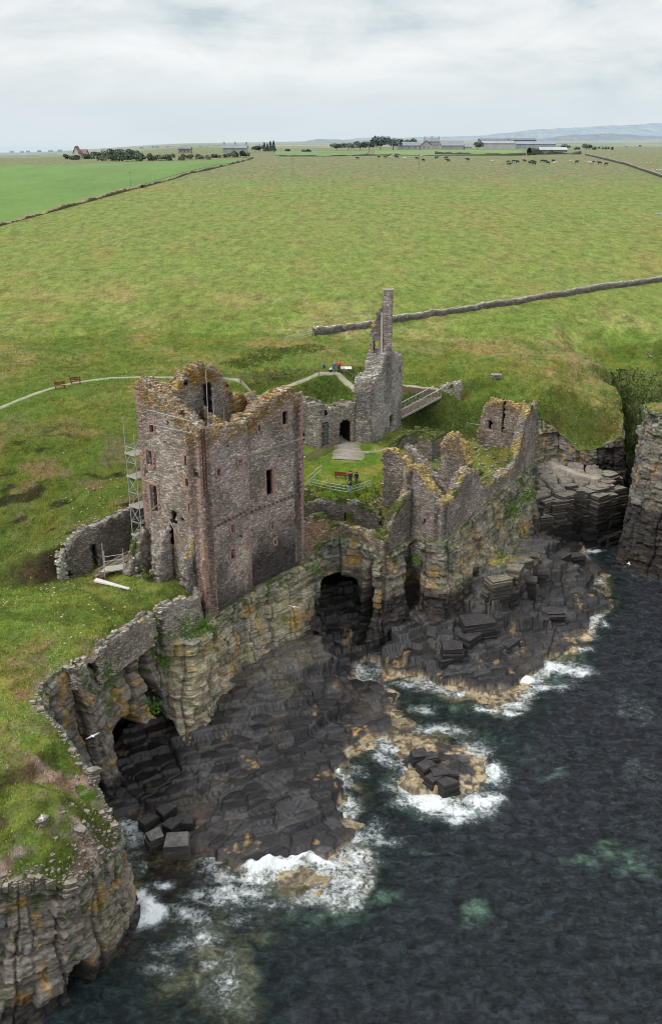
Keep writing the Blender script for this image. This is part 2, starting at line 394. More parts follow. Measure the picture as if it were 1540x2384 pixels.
# ---- the cliff line: ground edge, cliff top, cliff foot, level below which it is black, tint
def N(g, t, f, dk=3., tint=0): return (*g, *t, *f, dk, tint)
def T(px, py, z): return P3(px, py, z)
def nd(px, py, z, foot, dk=3., tint=0):
    t = T(px, py, z); return (t[0], t[1], *t, *foot, dk, tint)
A_ = (-12.3, 84.1); B_ = (-8.35, 90.7); C_ = (-3.05, 98.); W_ = (-18.9, 89.2)
LAND = [
 (-45,42,-45,42,12,-45,39,-1,2.5,0),
 nd(-40,2075,11.2,(-24.5,44.5,-.5),2.,0), nd(30,2055,11.2,(-21.4,45.6,-.5),1.5,0), nd(90,2040,11.3,(-19.2,47.6,-.5),1.5,0), nd(140,2062,10.4,(-18.2,49.2,-.5),1.5,0),
 nd(190,2045,9.9,(-17.3,50.6,-.5),1.5,.2), nd(235,2010,9.6,(-15.9,53.4,-.5),1.5,.3), nd(262,1960,10,(-14.9,56.3,-.5),1.5,.3), nd(275,1900,11,(-15.2,58.6,-.5),1.5,.2),
 nd(238,1848,12,(-16.3,60.2,-.5),2,0), nd(200,1790,13.3,(-17.2,61.6,-.5),2,0), nd(150,1715,14.5,(-19.2,63.4,-.5),3,0), nd(92,1645,15,(-21,65.6,-.5),3,0),
 nd(102,1592,15.3,(-21,68,-.5),3,0), nd(150,1548,15.4,(-19.8,69.6,-.5),3,0), nd(185,1560,15.2,(-19.2,70.4,-.3),3,0),
 (*P(232,1512,15.4), *P3(236,1560,12.6), -17.6,71.6,-.3,2.8,.1), (*P(300,1455,15.5), *P3(300,1510,12.4), -16.6,73.0,0,2.8,.1), (*P(352,1422,15.4), *P3(352,1490,12.3), -15.6,74.6,.4,2.8,.1),
 (*P(372,1418,15.3), *P3(374,1475,12.4), -15.5,76.3,.5,2.2,.1), (*P(392,1410,15.3), *P3(396,1478,12.3), -14.4,75.0,1.,2.2,1), (*P(440,1392,15.2), *P3(446,1478,12.0), -13.2,75.1,1.2,2.2,1), (*P(462,1385,15.), *P3(478,1462,11.8), -11.9,76.4,1.5,3,1),
 (-13.2,86.0,-11.7,84.4,11.6,-11.1,80.0,2.6,4.,.9), (-11.2,89,-9.7,87.6,11.6,-9.0,84.2,4,5.,.9), (-9.3,92,-7.9,90.9,11.5,-6.6,87.6,4.6,5.2,.9), (-7.6,96,-5.0,94.8,11.5,-4.0,91.0,5,5.5,.8),
 (-4.8,99.5,-2.5,97.9,11.6,-1.9,94.4,4.8,6,.6), (-2,101.5,-.9,99.6,13.3,-.6,97.8,1.5,7,.3), (.5,103,.9,100.9,13.6,1.0,99.6,1,8,.2), (3,102.6,3.2,100.4,13.2,3.0,98.0,1,8,.2),
 (4.6,99.8,4.8,98.2,12.8,4.4,95.8,2.6,7,.3), (6.1,99.2,5.9,97.5,12.6,5.9,95.4,3.2,7,.4), (8,101.8,7.8,99.2,12.8,8.0,97.2,4,7.5,.4), (9.4,103.4,9.6,100.9,13.2,9.9,98.6,5,8,.3), (11.3,101.6,11.2,99.3,13.6,11.3,97.6,4.6,7.5,.4),
 (13.0,101.2,12.8,98.7,13.6,12.9,96.9,4.2,7.5,.4), (15.7,104.6,16.,103.4,14,16.9,101.3,3.8,7,.6), (18.7,109.,19.2,108.3,14.6,20.3,106,4,7,.7), (22,115,22.6,114.3,14.8,23.6,112.6,4.5,6.5,.6), (26.2,121.2,26.8,120.9,14.8,28.2,119.5,5,7,.5),
 (27.6,123.8,28.3,123.9,14.6,29.9,123.6,5,7,.3), (28.2,130,28.2,130,15.4,30.5,131,6,9,.2), (29.6,136.5,29.6,136.5,15.8,31.0,135.0,8,9,.2), (31.7,141,31.7,141,16.6,31.8,137.0,9,9,.2),
 (35.6,142.1,35.6,142.1,13.2,35.5,139.2,8.5,9,.2), (38,139.6,38,139.4,11.6,38.3,137.6,8,8,.1), (42,140.4,42,140.2,11.8,43,137.8,0,11,0), (45.2,141,45.2,141,13.4,46.4,139.5,-.5,12,0),
 (47.2,148.5,47.2,148.5,14.6,49.0,148.8,-.5,6,-4), (47.6,158,47.6,158,16.2,50.8,158,2,5,-9), (49.5,167,49.5,167,16.9,52,163,6,4,-9), (53,171,53,171,17.2,53.3,164,6,4,-9),
 (60,167,60,167,16.8,52.6,160,3,3,-9), (65.5,159,65.5,159,16.8,50.8,152,0,3,-9), (64.,149,64,149,17.4,49.6,141,-.5,4,-9),
 (54,137,54,137,21,48.6,132.5,-.5,9,.1), (46.8,130,46.8,130,22,43.5,129,-.5,9,.1), (42.8,126.5,42.8,126.5,22.3,41.6,125.6,-.5,9,.1), (42.6,122.6,42.6,122.6,22.6,40.,121.4,-.5,9,.15), (46,119.6,46,119.6,22.6,44.6,117.4,-.5,9,.1), (54,118,54,118,22.6,53,115.5,-.5,8,.1), (70,117,70,117,22,70,114,-.5,8,0), (110,117,110,117,22,110,113,-.5,8,0)]
LD = np.array(LAND, float); _eq = np.abs(LD[:, 0]-LD[:, 2])+np.abs(LD[:, 1]-LD[:, 3]) < .45
gpts += [(a[0], a[1], a[4]) for a in LAND if abs(a[0]-a[2])+abs(a[1]-a[3]) < .45 and a[0] > -40]
GR = RBF(gpts, .02)
GPOLY = [(a[0], a[1]) for a in LAND]+[(400, 120), (400, 400), (-400, 400), (-400, 42)]
LD[_eq, 4] = ground_z(LD[_eq, 0], LD[_eq, 1], False)-.12; LD = np.concatenate([LD, _eq[:, None].astype(float)], 1)
for i_ in np.where(_eq)[0]: LAND[i_] = LAND[i_][:4]+(float(LD[i_, 4]),)+LAND[i_][5:]
# ------------------------------------------------------------------ near ground
print('ground')
gx = np.concatenate([np.linspace(-130, -52, 40)[:-1], np.arange(-52, 64, .32), np.linspace(64, 130, 34)[1:]])
gy = [42.]; st = .3
while gy[-1] < 268:
    gy.append(gy[-1]+st)
    if gy[-1] > 128: st *= 1.012
gy = np.array(gy)
X, Y = np.meshgrid(gx, gy, indexing='ij')
ins = inpoly(X, Y, GPOLY)
d, bx, by = segd(X, Y, GPOLY, True); 
near = (~ins) & (d < .75)
Xs = np.where(near, bx, X); Ys = np.where(near, by, Y)
ed = np.where(ins, d, 0.)
Z = ground_z(Xs, Ys)
rag = sst(1.6, 0, ed)*sst(180, 160, Y)
Z = Z-.2*rag*fbm(Xs*1.1, Ys*1.1, 77, 2)-.05*rag
ok = (ins | near); fm = ok[:-1, :-1] & ok[1:, :-1] & ok[1:, 1:] & ok[:-1, 1:]
fm &= (ins[:-1, :-1] | ins[1:, :-1] | ins[1:, 1:] | ins[:-1, 1:])
dzx = np.gradient(Z, axis=0)/np.gradient(X, axis=0); dzy = np.gradient(Z, axis=1)/np.gradient(Y, axis=1)
slope = np.hypot(dzx, dzy)
def grass_col(x, y, z, slope, ed):
    n1 = fbm(x*.09, y*.09, 21, 4); n2 = fbm(x*.45, y*.45, 31, 4); n3 = fbm(x*1.6, y*1.6, 41, 3)
    c = mixc(lin(.105, .165, .028), lin(.19, .205, .062), sst(.4, .66, n1*.6+n2*.4))
    br = (y < 82) | (z < 17.4)
    c = mixc(c, lin(.065, .118, .014), sst(.44, .62, n2)*.75)
    c = mixc(c, lin(.21, .17, .095), sst(.60, .72, n3*.5+n1*.5)*.8)
    c = mixc(c, lin(.115, .195, .028), sst(18.5, 15.5, z)*sst(96, 88, y)*.65*sst(.62, .4, n2))
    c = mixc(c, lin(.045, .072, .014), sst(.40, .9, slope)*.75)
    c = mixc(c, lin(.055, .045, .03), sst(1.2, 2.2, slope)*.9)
    sw = sst(88, 94, y)*sst(132, 112, y)*sst(-3, -12, x)          # rough bank west of the tower
    c = mixc(c, lin(.070, .112, .016), sw*.62)
    c = mixc(c, lin(.15, .125, .07), sw*sst(.56, .68, fbm(x*.25+40, y*.25, 33, 4))*.6)
    c = mixc(c, lin(.02, .024, .01), sw*sst(.62, .7, fbm(x*.22, y*.6, 35, 4))*.85)
    cm = inpoly(x, y, COURT); c = np.where(cm[..., None], mixc(lin(.085, .165, .018), lin(.15, .2, .04), sst(.4, .65, n2)), c)
    for pts, w in PATHS[:1]:
        dd = segd(x, y, pts)[0]; c = mixc(c, lin(.075, .15, .02), sst(4., 1., dd)*.6)
    c = mixc(c, lin(.26, .235, .19), sst(.9, .0, ed)*sst(.50, .60, n3)*sst(150, 130, y))
    dk = sst(2.5, 0, segd(x, y, [(50.5, 166), (48, 158), (47, 148), (45, 141)])[0])
    # darker green along the steep banks
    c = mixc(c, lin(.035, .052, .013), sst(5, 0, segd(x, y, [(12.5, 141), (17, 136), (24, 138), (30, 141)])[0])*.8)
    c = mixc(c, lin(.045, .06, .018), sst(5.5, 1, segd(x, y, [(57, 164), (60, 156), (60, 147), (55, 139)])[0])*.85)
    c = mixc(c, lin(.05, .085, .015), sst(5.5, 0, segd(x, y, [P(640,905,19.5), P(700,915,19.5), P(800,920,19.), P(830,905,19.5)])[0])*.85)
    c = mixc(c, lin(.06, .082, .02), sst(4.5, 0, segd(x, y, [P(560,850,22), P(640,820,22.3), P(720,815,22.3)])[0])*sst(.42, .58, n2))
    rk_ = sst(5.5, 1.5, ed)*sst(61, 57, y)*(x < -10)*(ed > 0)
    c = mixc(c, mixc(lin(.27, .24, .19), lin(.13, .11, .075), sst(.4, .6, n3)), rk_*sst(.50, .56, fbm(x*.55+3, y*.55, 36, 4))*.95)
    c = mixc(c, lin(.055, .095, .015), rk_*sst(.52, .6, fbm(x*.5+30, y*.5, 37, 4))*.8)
    return c*np.array([1.27, 1.16, 1.25])
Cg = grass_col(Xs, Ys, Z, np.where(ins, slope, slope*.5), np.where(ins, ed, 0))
tf = sst(170, 240, Y)[..., None]; FC0 = lin(.158, .203, .048)
Cg = Cg*(1-tf)+FC0*tf
V = np.stack([Xs, Ys, Z], -1).reshape(-1, 3); F = gridF(len(gx), len(gy), fm)
V, F, Cc = compact(V, F, Cg.reshape(-1, 3))
yc = V[F[:, 0], 1]
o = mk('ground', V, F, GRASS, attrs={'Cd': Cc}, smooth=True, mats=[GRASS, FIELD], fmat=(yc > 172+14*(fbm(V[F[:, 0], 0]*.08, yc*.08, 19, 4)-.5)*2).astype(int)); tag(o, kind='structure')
# ------------------------------------------------------------------ far pasture
def fan(name, ys, us, zf, cf, mat, dz=0.):
    U, YY = np.meshgrid(us, ys, indexing='ij'); XX = U*YY
    ZZ = zf(XX, YY)+dz; C = cf(XX, YY)
    o = mk(name, np.stack([XX, YY, ZZ], -1).reshape(-1, 3), gridF(len(us), len(ys)), mat, attrs={'Cd': C.reshape(-1, 3)}, smooth=True)
    return tag(o, kind='structure')
def haze(c, y, k=1.): return mixc(c, lin(.29, .345, .37), (1-np.exp(-np.maximum(np.asarray(y, float)-250, 0)/4200.*k))*.95)  # distance haze blended straight into the base colours
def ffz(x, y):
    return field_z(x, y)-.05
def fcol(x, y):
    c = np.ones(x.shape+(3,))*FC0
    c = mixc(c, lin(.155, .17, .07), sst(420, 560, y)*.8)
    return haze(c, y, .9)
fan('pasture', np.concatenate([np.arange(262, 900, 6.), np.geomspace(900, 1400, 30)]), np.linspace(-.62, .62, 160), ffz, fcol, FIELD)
FARG = mat_cd('far_fields', .95, (1, .3, 1), (.01, .12), (.05, .12), 0)
def far_col(x, y):
    cx = np.floor(x/np.maximum(y, 1)*16+vn(y*.002, x*0+3)*1.5); cy = np.floor(np.log(y)*9.+vn(x*.001, y*0)*1.5); h = h2(cx, cy, 3)
    c = np.where((h < .4)[..., None], lin(.12, .19, .045), np.where((h < .75)[..., None], lin(.23, .21, .11), lin(.30, .25, .15)))
    c = mixc(c, lin(.04, .06, .03), (h2(cx, cy, 8) > .87)*.8)
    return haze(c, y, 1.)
def farz(x, y):
    z = field_z(x, y)-.3
    z = z+sst(2200, 8000, y)*sst(-.15, .1, x/y)*24*(.5+1.*vn(x*.0006, y*.0004))
    return z
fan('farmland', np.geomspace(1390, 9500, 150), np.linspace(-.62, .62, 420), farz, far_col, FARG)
# two ridges of hills
def ridge(name, y0, pxs, pys, col):
    xs = []; n = 200; us = np.linspace(-.20 if y0 > 12000 else -.17, .5, n); U, K = np.meshgrid(us, np.array([0, .25, .6, 1., 1.5]), indexing='ij')
    px = us*FPX/.93+PW/2   # approximate column of each sample
    top = np.interp(px, pxs, pys); zt = CZ+(331-top)/FPX*y0*1.0
    zt = zt+(fbm(us*60, us*0, 5, 4)-.5)*y0*.0022
    ZZ = np.stack([np.full(n, -40.), -40+(zt+40)*.35, -40+(zt+40)*.8, zt, -40+(zt+40)*.9], 1)
    YY = y0*(.86+.14*K); XX = U*YY
    C = np.ones(XX.shape+(3,))*np.array(col)*(.93+.14*fbm(XX*.0012, ZZ*.03, 8, 3))[..., None]
    tag(mk(name, np.stack([XX, YY, ZZ], -1).reshape(-1, 3), gridF(n, 5), FARG, attrs={'Cd': C.reshape(-1, 3)}, smooth=True), kind='structure')
ridge('hills', 14000, [-100,300,600,780,840,900,1100,1250,1400,1480,1560,1700], [352,345,333,329,322,322,318,306,299,295,292,296], (.27,.335,.38))  # ridge colours carry painted blue haze
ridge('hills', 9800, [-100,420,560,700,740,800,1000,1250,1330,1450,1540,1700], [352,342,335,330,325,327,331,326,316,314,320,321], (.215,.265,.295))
# bright field on the left
L0 = G(-60, 540); L1 = G(0, 525); L2 = G(300, 441); L3 = G(440, 398); L4 = G(585, 373)
def quadfield(name, near_l, far_l, col, dz, n=60, m=40):
    a = np.array(near_l)[:, :2]; b = np.array(far_l)[:, :2]; t = np.linspace(0, 1, n)
    def samp(q, t): k = np.linspace(0, 1, len(q)); return np.stack([np.interp(t, k, q[:, 0]), np.interp(t, k, q[:, 1])], 1)
    A, B = samp(a, t), samp(b, t); s = np.linspace(0, 1, m)[None, :, None]; Q = A[:, None]*(1-s)+B[:, None]*s
    ZZ = field_z(Q[..., 0], Q[..., 1])+dz
    C = haze(np.ones(ZZ.shape+(3,))*np.array(col), Q[..., 1], .9)
    return tag(mk(name, np.concatenate([Q, ZZ[..., None]], -1).reshape(-1, 3), gridF(n, m), FARG2, attrs={'Cd': C.reshape(-1, 3)}, smooth=True), kind='structure')
FARG2 = mat_cd('sown_grass', .95, (1, .4, 1), (.03, .14), (.5, .10), 0)
quadfield('grass_field', [G(-200, 578), L1, L2, L3, G(500, 385), L4], [G(-300, 388), G(0, 384), G(150, 383), G(300, 379), G(450, 375), G(560, 371)], (.125, .215, .05), .07)
quadfield('grass_field', [G(640, 363), G(760, 364), G(850, 362)], [G(640, 353.5), G(760, 352.5), G(860, 352)], (.14, .23, .06), .3)
quadfield('grass_field', [G(870, 361), G(1000, 362), G(1215, 362)], [G(870, 350.5), G(1000, 350.5), G(1215, 350.5)], (.15, .25, .06), .3)
# ------------------------------------------------------------------ cliffs
print('cliffs')
def resample(Q, ds):
    p = Q[:, 2:4]*.5+Q[:, 5:7]*.5; s = np.concatenate([[0], np.cumsum(np.hypot(*np.diff(p, axis=0).T))])
    n = int(s[-1]/ds)+1; t = np.linspace(0, s[-1], n)
    R = np.stack([np.interp(t, s, Q[:, k]) for k in range(Q.shape[1])], 1)
    for k in range(Q.shape[1]):                       # soften the corners a little
        R[:, k] = np.convolve(np.pad(R[:, k], 1, 'edge'), np.ones(3)/3, 'valid')
    return R, t
CAVES = [  # x, y, half width, crown height, depth
 (-17.0,72.8,3.0,6.6,6.5), (-15.6,75.0,1.6,5.2,5.5), (-17.9,50.2,.95,3.2,3.5), (1.0,98.8,2.25,8.8,6.), (3.7,96.9,1.0,11.8,1.6), (46.5,134,1.2,12,2)]
SLITS = [(-15.4,76.0,.45,12.4,2.0),(9.6,99.2,.8,13,.8), (-1.1,97.0,.3,9,.8)]
BANKT = []
def build_cliff(Q, name, ds=.13, seed=0):
    R, s = resample(Q, ds); n = len(R); eqw = sst(.3, .9, R[:, 10]); R[:, 4] = R[:, 4]*(1-eqw)+eqw*(ground_z(R[:, 2], R[:, 3])-.08); H = (R[:, 4]-R[:, 7]).max(); m = int(H/.135)+1
    T3, F3 = R[:, 2:5], R[:, 5:8]
    mid = T3[:, :2]*.5+F3[:, :2]*.5; tan = np.gradient(mid, axis=0)
    k = 31; tan = np.stack([np.convolve(np.pad(tan[:, c], k//2, 'edge'), np.ones(k)/k, 'valid') for c in (0, 1)], 1)
    tan /= np.linalg.norm(tan, axis=1)[:, None]+1e-9; nor = np.stack([tan[:, 1], -tan[:, 0]], 1)
    t = np.linspace(0, 1, m)[None, :]; gw = np.clip(-R[:, None, 9]/5., 0, 1); prof = (.35*t+.65*t**2.2)*(1-gw)+gw*(t**.9)
    XX = T3[:, None, 0]*(1-prof)+F3[:, None, 0]*prof; YY = T3[:, None, 1]*(1-prof)+F3[:, None, 1]*prof; ZZ = T3[:, None, 2]*(1-t)+F3[:, None, 2]*t
    S = np.broadcast_to(s[:, None], XX.shape)
    ZD = ZZ+.9*np.sin(S*.05+seed)+.25*fbm(S*.12, ZZ*0+seed, 3, 3)
    b1 = np.floor(ZD/1.25+.5*vn(S*.08, ZD*0, 4)); q2 = ZD/.42+.2*vn(S*.4, ZD*.0, 5); b2 = np.floor(q2); b3 = np.floor(ZD/.19); bl = sst(.26, .06, q2-b2)*h2(b2, 5, 55)
    colw = 3.1; cj = np.floor(S/colw+.35*(vn(ZD*.35, S*0, 6)-.5)); hc = h2(cj, 0, 11)
    j1 = np.floor(S/1.9+h2(b1, 1, 12)*3+.2*vn(ZD, S*.3, 13)); h1 = h2(b1, j1, 14)
    j2 = np.floor(S/.8+h2(b2, 1, 15)*3); h_2 = h2(b2, j2, 16); j3 = np.floor(S/.55+h2(b3, 7, 15)*3); h3 = h2(b3, j3, 17)
    f1 = (S/1.9+h2(b1, 1, 12)*3+.2*vn(ZD, S*.3, 13))%1; fc = (S/colw+.35*(vn(ZD*.35, S*0, 6)-.5))%1
    big = .75*(fbm((cj+.5)*colw*.16+seed, (b1+.5)*.12, 7, 3)-.5)+.35*(fbm(S*.10+seed, ZD*.06, 8, 2)-.5)
    amp = 1-.42*np.clip(R[:, None, 9], 0, 1)
    D = .95*amp*(hc-.5)+.75*(h1-.5)+.34*(h_2-.5)+.12*(h3-.5)+1.2*big+.10*(fbm(S*1.3, ZD*1.6, 23, 4)-.5)
    crack = sst(.07, 0, np.minimum(f1, 1-f1))*.5+sst(.05, 0, np.minimum(fc, 1-fc)); D = D-.3*crack
    D = D*sst(0, .05, t+0*D)*.85*(1-.55*gw)+gw*.8*(fbm(S*.35, ZD*.5, 24, 4)-.5)*sst(0, .05, t+0*D)
    cav = np.zeros_like(D)
    for (cx, cy, w, h, dep) in CAVES+SLITS:
        slit = (cx, cy, w, h, dep) in SLITS
        dx = (XX-cx)*tan[:, None, 0]+(YY-cy)*tan[:, None, 1]; dn = np.abs((XX-cx)*nor[:, None, 0]+(YY-cy)*nor[:, None, 1])
        ww = 1+.35*(fbm(ZZ*.8, S*.3, 44, 3)-.5)*2
        r = np.sqrt((dx/(w*ww))**2+(np.maximum(ZZ, 0)/h)**(6 if slit else 2.4)); q = sst(1.04, .86, r)*(dn < 5)
        D = D*(1-.4*q)-q*dep; cav = np.maximum(cav, q)
    XX = XX+nor[:, None, 0]*D; YY = YY+nor[:, None, 1]*D
    D0 = 0
    # colour
    tint = R[:, None, 9]; dk = R[:, None, 8]
    base = mixc(lin(.20, .175, .145), lin(.34, .295, .205), tint+.5*(fbm(S*.2, ZD*.25, 51, 4)-.5)*2)
    base = mixc(base, lin(.17, .165, .155), sst(.5, .68, fbm(S*.3+9, ZD*.22, 52, 4))*.8)
    v = (.62+.75*h2(b1, 3, 53))*.5+.5*(.55+.9*h2(b2, j2*0+3, 54)); v = v*(.8+.4*h1)*(.88+.24*h3)
    c = base*v[..., None]
    c = mixc(c, lin(.42, .25, .07), sst(.62, .74, fbm(S*.9, ZD*.7, 55, 4)+.06*tint)*.75)
    c = mixc(c, lin(.33, .31, .16), sst(.55, .7, fbm(S*.5+30, ZD*.35, 56, 4))*.5*(tint > .45))
    grn = np.clip(-tint/5., 0, 1); base = mixc(base, lin(.16, .14, .10), grn > 0)
    gz = sst(.0, .35, fbm(S*.35, ZD*.12, 57, 3)-.40); gr = gz*sst(.60, .72, fbm(S*1.6, ZD*1.6, 58, 3)+.25*sst(.35, .0, t+0*D)-.02)
    c = mixc(c, lin(.06, .11, .02), gr*.9*(ZZ > dk))
    c = mixc(c, lin(.055, .085, .02), sst(.06, .0, t+0*D)*sst(.35, .5, fbm(S*.5, ZD, 59, 3))*.8)
    c = mixc(c, lin(.34, .32, .28), sst(.66, .72, vn(S*2.2, ZD*4, 60))*sst(.4, .0, t+0*D)*.8)
    c = mixc(c, mixc(lin(.060, .082, .022), lin(.13, .135, .06), sst(.4, .6, fbm(S*.9, ZD*.8, 66, 4))), grn*sst(.3, .45, fbm(S*.3, ZD*.3, 67, 3)+.15))
    c = mixc(c, lin(.14, .175, .05)*(.7+.6*fbm(S*1.2, ZD*1.2, 68, 3))[..., None], (gw > .3)*sst(.42, .0, t+.25*(fbm(S*.4, ZD*.4, 69, 3)-.5)))
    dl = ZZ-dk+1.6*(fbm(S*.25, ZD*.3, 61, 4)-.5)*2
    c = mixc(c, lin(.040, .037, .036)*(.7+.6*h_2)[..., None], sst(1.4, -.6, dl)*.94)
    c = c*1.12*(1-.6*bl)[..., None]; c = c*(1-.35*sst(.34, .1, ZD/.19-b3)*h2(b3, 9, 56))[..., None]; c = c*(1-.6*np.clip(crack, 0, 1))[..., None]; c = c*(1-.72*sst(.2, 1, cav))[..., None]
    c = np.clip(c, 0.004, 1)
    if (gw > .3).any():
        gm = np.broadcast_to(gw > .3, XX.shape) & (t+0*XX < .93); ii = np.argwhere(gm); rg_ = np.random.RandomState(seed); ii = ii[rg_.randint(0, len(ii), 16000)]
        BANKT.append(np.stack([XX[ii[:, 0], ii[:, 1]], YY[ii[:, 0], ii[:, 1]], ZZ[ii[:, 0], ii[:, 1]]], 1))
    # inner rows keep the ledge under the turf
    inn = 5
    IX = []; 
    for q in range(inn, 0, -1):
        w = q*.3; IX.append(np.stack([XX[:, 0]-nor[:, 0]*w, YY[:, 0]-nor[:, 1]*w, ZZ[:, 0]+.10*q*(fbm(s*.8, s*0+q, 71, 2)-.2)-.05*q, ], 1))
    IX = np.stack(IX, 1)
    gcol = mixc(lin(.075, .13, .02), lin(.20, .18, .13), sst(.45, .6, fbm(s*1.2, s*0, 72, 3)))
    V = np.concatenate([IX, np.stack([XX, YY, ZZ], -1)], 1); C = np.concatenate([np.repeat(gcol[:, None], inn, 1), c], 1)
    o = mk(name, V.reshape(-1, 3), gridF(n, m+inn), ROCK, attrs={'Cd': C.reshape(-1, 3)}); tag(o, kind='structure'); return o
build_cliff(LD[:15], 'cliff', seed=1)
build_cliff(LD[14:33], 'cliff', seed=5)
build_cliff(LD[32:47], 'cliff', seed=9)
build_cliff(LD[46:], 'cliff', seed=13)
# ------------------------------------------------------------------ wave-cut rocks
print('shore')
SPT = [(275,1960,-.4),(300,2010,-.35),(300,1900,.2),(340,1880,.5),(400,1850,1.),(370,1960,.1),(420,2010,-.25),(460,1910,.1),(330,2060,-.3),(320,2110,-.25),(300,2150,-.5),(360,2110,-.7),(420,2060,-.6),
 (490,1820,1.6),(600,1850,1.9),(700,1900,1.7),(750,1800,1.6),(520,1700,3.2),(560,1640,3.9),(620,1590,4.6),(690,1530,5.2),(740,1480,5.4),(770,1520,4.4),(790,1555,2.2),(800,1580,.6),(850,1590,1.2),(900,1620,.9),(915,1650,-.3),(700,1700,2.2),(640,1720,2.7),(780,1690,1.5),
 (520,1930,1.),(600,1985,1.1),(560,1990,.5),(700,2010,.6),(640,2010,.5),(760,1890,1.0),(780,1940,.5),(770,1990,.35),(800,1800,.0),(790,1760,.5),(750,1720,1.4),(735,1730,1.2),(830,1840,-.12),(820,1900,-.2),(850,1990,.12),(862,2060,.10),(845,2120,-.25),(780,2110,-.12),(700,2090,-.12),(620,2070,-.22),(560,2050,-.3),(820,2020,.3),(740,2040,.15),
 (820,1650,.75),(880,1680,.9),(930,1700,.5),(840,1720,.35),(800,1700,.5),(860,1740,-.05),(820,1760,-.1),(895,1730,-.3),(955,1690,-.5),(885,1780,-1.2),(870,1850,-1.1),
 (980,1770,1.15),(1020,1800,1.25),(1055,1830,.7),(1010,1745,.25),(1050,1725,-.05),(1090,1760,.2),(1130,1800,.12),(1100,1840,.1),(1040,1860,.0),(1010,1880,-.05),(950,1750,.3),(940,1800,-.3),(960,1870,-.4),(1160,1790,-.9),(1150,1860,-.9),(1080,1900,-.8),(1000,1920,-.9),(1000,1690,-.7),(1090,1700,-.9),
 (830,1530,-.3),(880,1540,-.25),(930,1570,-.2),(980,1610,-.3),(850,1500,1.),(900,1510,1.6),(950,1550,.8),(1000,1560,.7),(900,1470,3.4),(960,1490,3.2),(1040,1470,4.),(1100,1490,2.8),(1050,1530,1.6),(1150,1530,1.6),(1200,1530,1.1),(1120,1580,1.),(1180,1590,.9),(1235,1540,.35),(1215,1560,.6),
 (1040,1600,.15),(1090,1610,.2),(1140,1640,.25),(1170,1665,.05),(1190,1640,-.1),(1060,1640,-.2),(1230,1590,.3),(1270,1570,.1),(1330,1540,-.25),(1260,1610,-.5),(1190,1690,-.7),
 (1130,1440,3.4),(1180,1440,2.4),(1190,1400,4.6),(1250,1380,3.0),(1150,1345,8.4),(1190,1325,8.2),(1215,1300,7.4),(1120,1400,5.2),(1250,1300,5.6),(1290,1330,3.4),(1270,1260,5.5),(1240,1420,2.0),(1290,1400,1.9),(1230,1480,1.4),(1290,1490,.9),(1330,1480,.35),(1340,1440,1.3),(1400,1410,.9),(1410,1430,.0),(1350,1370,1.7),(1370,1330,.9),(1330,1310,1.9),(1320,1270,1.7),(1350,1285,.2),(1390,1270,-.15),(1300,1240,3.),(1350,1500,-.3),
 (950,1640,-1.5),(1100,1680,-1.6),(1300,1620,-1.8),(1430,1480,-2.5),(1450,1320,-2.5),(1440,1270,-2),(1400,1320,-1.5),(900,2120,-2),(920,1980,-2),(960,2000,-2),(700,2200,-1.4),(640,2180,-.9),(560,2140,-.8),(500,2100,-.6),(470,2180,-.35),(520,2230,-.3),(560,2290,-.35),(590,2380,-.4),(520,2400,-.7),(430,2280,-.45),(400,2380,-.7),(330,2260,-.7),(300,2350,-1.1),(660,2260,-1.8),(700,2400,-2),(760,2180,-1.2),
 (1300,1900,-4),(1300,2200,-5),(1000,2300,-4),(1500,1700,-5),(1500,2000,-5),(1480,1200,-1.5),(1490,1130,-.5),(200,2400,-1),(250,2300,-1)]
spts = [(*P(a, b, z), z) for a, b, z in SPT]+[(60,60,-5),(60,90,-5),(50,40,-5),(0,40,-4),(-25,40,-3)]
SR = RBF(spts, .1)
OUT = [(27.5,139),(27.5,131),(29.5,126.5),(33.,127.2),(35.5,131.2),(38.2,130.2),(42.0,132.2),(43.4,136.),(43,140),(35,144)]   # layered outcrop behind the ruin
sx = np.arange(-25, 52, .125); sy = np.arange(43, 146, .135)
X, Y = np.meshgrid(sx, sy, indexing='ij')
ang = .42; U = X*math.cos(ang)+Y*math.sin(ang); W = -X*math.sin(ang)+Y*math.cos(ang)
U = U+.2*(fbm(X*.5, Y*.5, 81, 3)-.5); W = W+.2*(fbm(X*.5+7, Y*.5, 82, 3)-.5)
a1 = voro(U/1.9, W/1.25, 3, .8); a0 = voro(U/6.0, W/3.4, 9, .95); a2 = voro(U/.8, W/.55, 5)
def cen(a, su, sw):
    u = a[4]*su; w = a[5]*sw; return u*math.cos(ang)-w*math.sin(ang), u*math.sin(ang)+w*math.cos(ang)
cx, cy = cen(a1, 1.9, 1.25); zb = SR(X, Y); zc = SR(cx, cy); cx0, cy0 = cen(a0, 6.0, 3.4); zc0 = SR(cx0, cy0)
hb = h2(a1[2], a1[3], 21); hb0 = h2(a0[2], a0[3], 22); rel = sst(.05, 1.2, zb)
tilt = (X-cx)*(.10+.22*(h2(a1[2], a1[3], 23)-.5))+(Y-cy)*(-.10+.22*(h2(a1[2], a1[3], 24)-.5))
Z = .12*zb+.50*zc+.38*zc0+rel*(.13*(hb-.5)+.42*(hb0-.5)+tilt*.32)
tq = (Z+.12*U+.3*fbm(X*.3, Y*.3, 85, 2))/.42; Z = Z+rel*.42*.32*((np.floor(tq)+sst(.62, .95, tq-np.floor(tq)))-tq+.2)
cr = sst(.07, .0, a1[1]-a1[0]); cr0 = sst(.03, .0, a0[1]-a0[0]); cr2 = sst(.12, 0, a2[1]-a2[0])
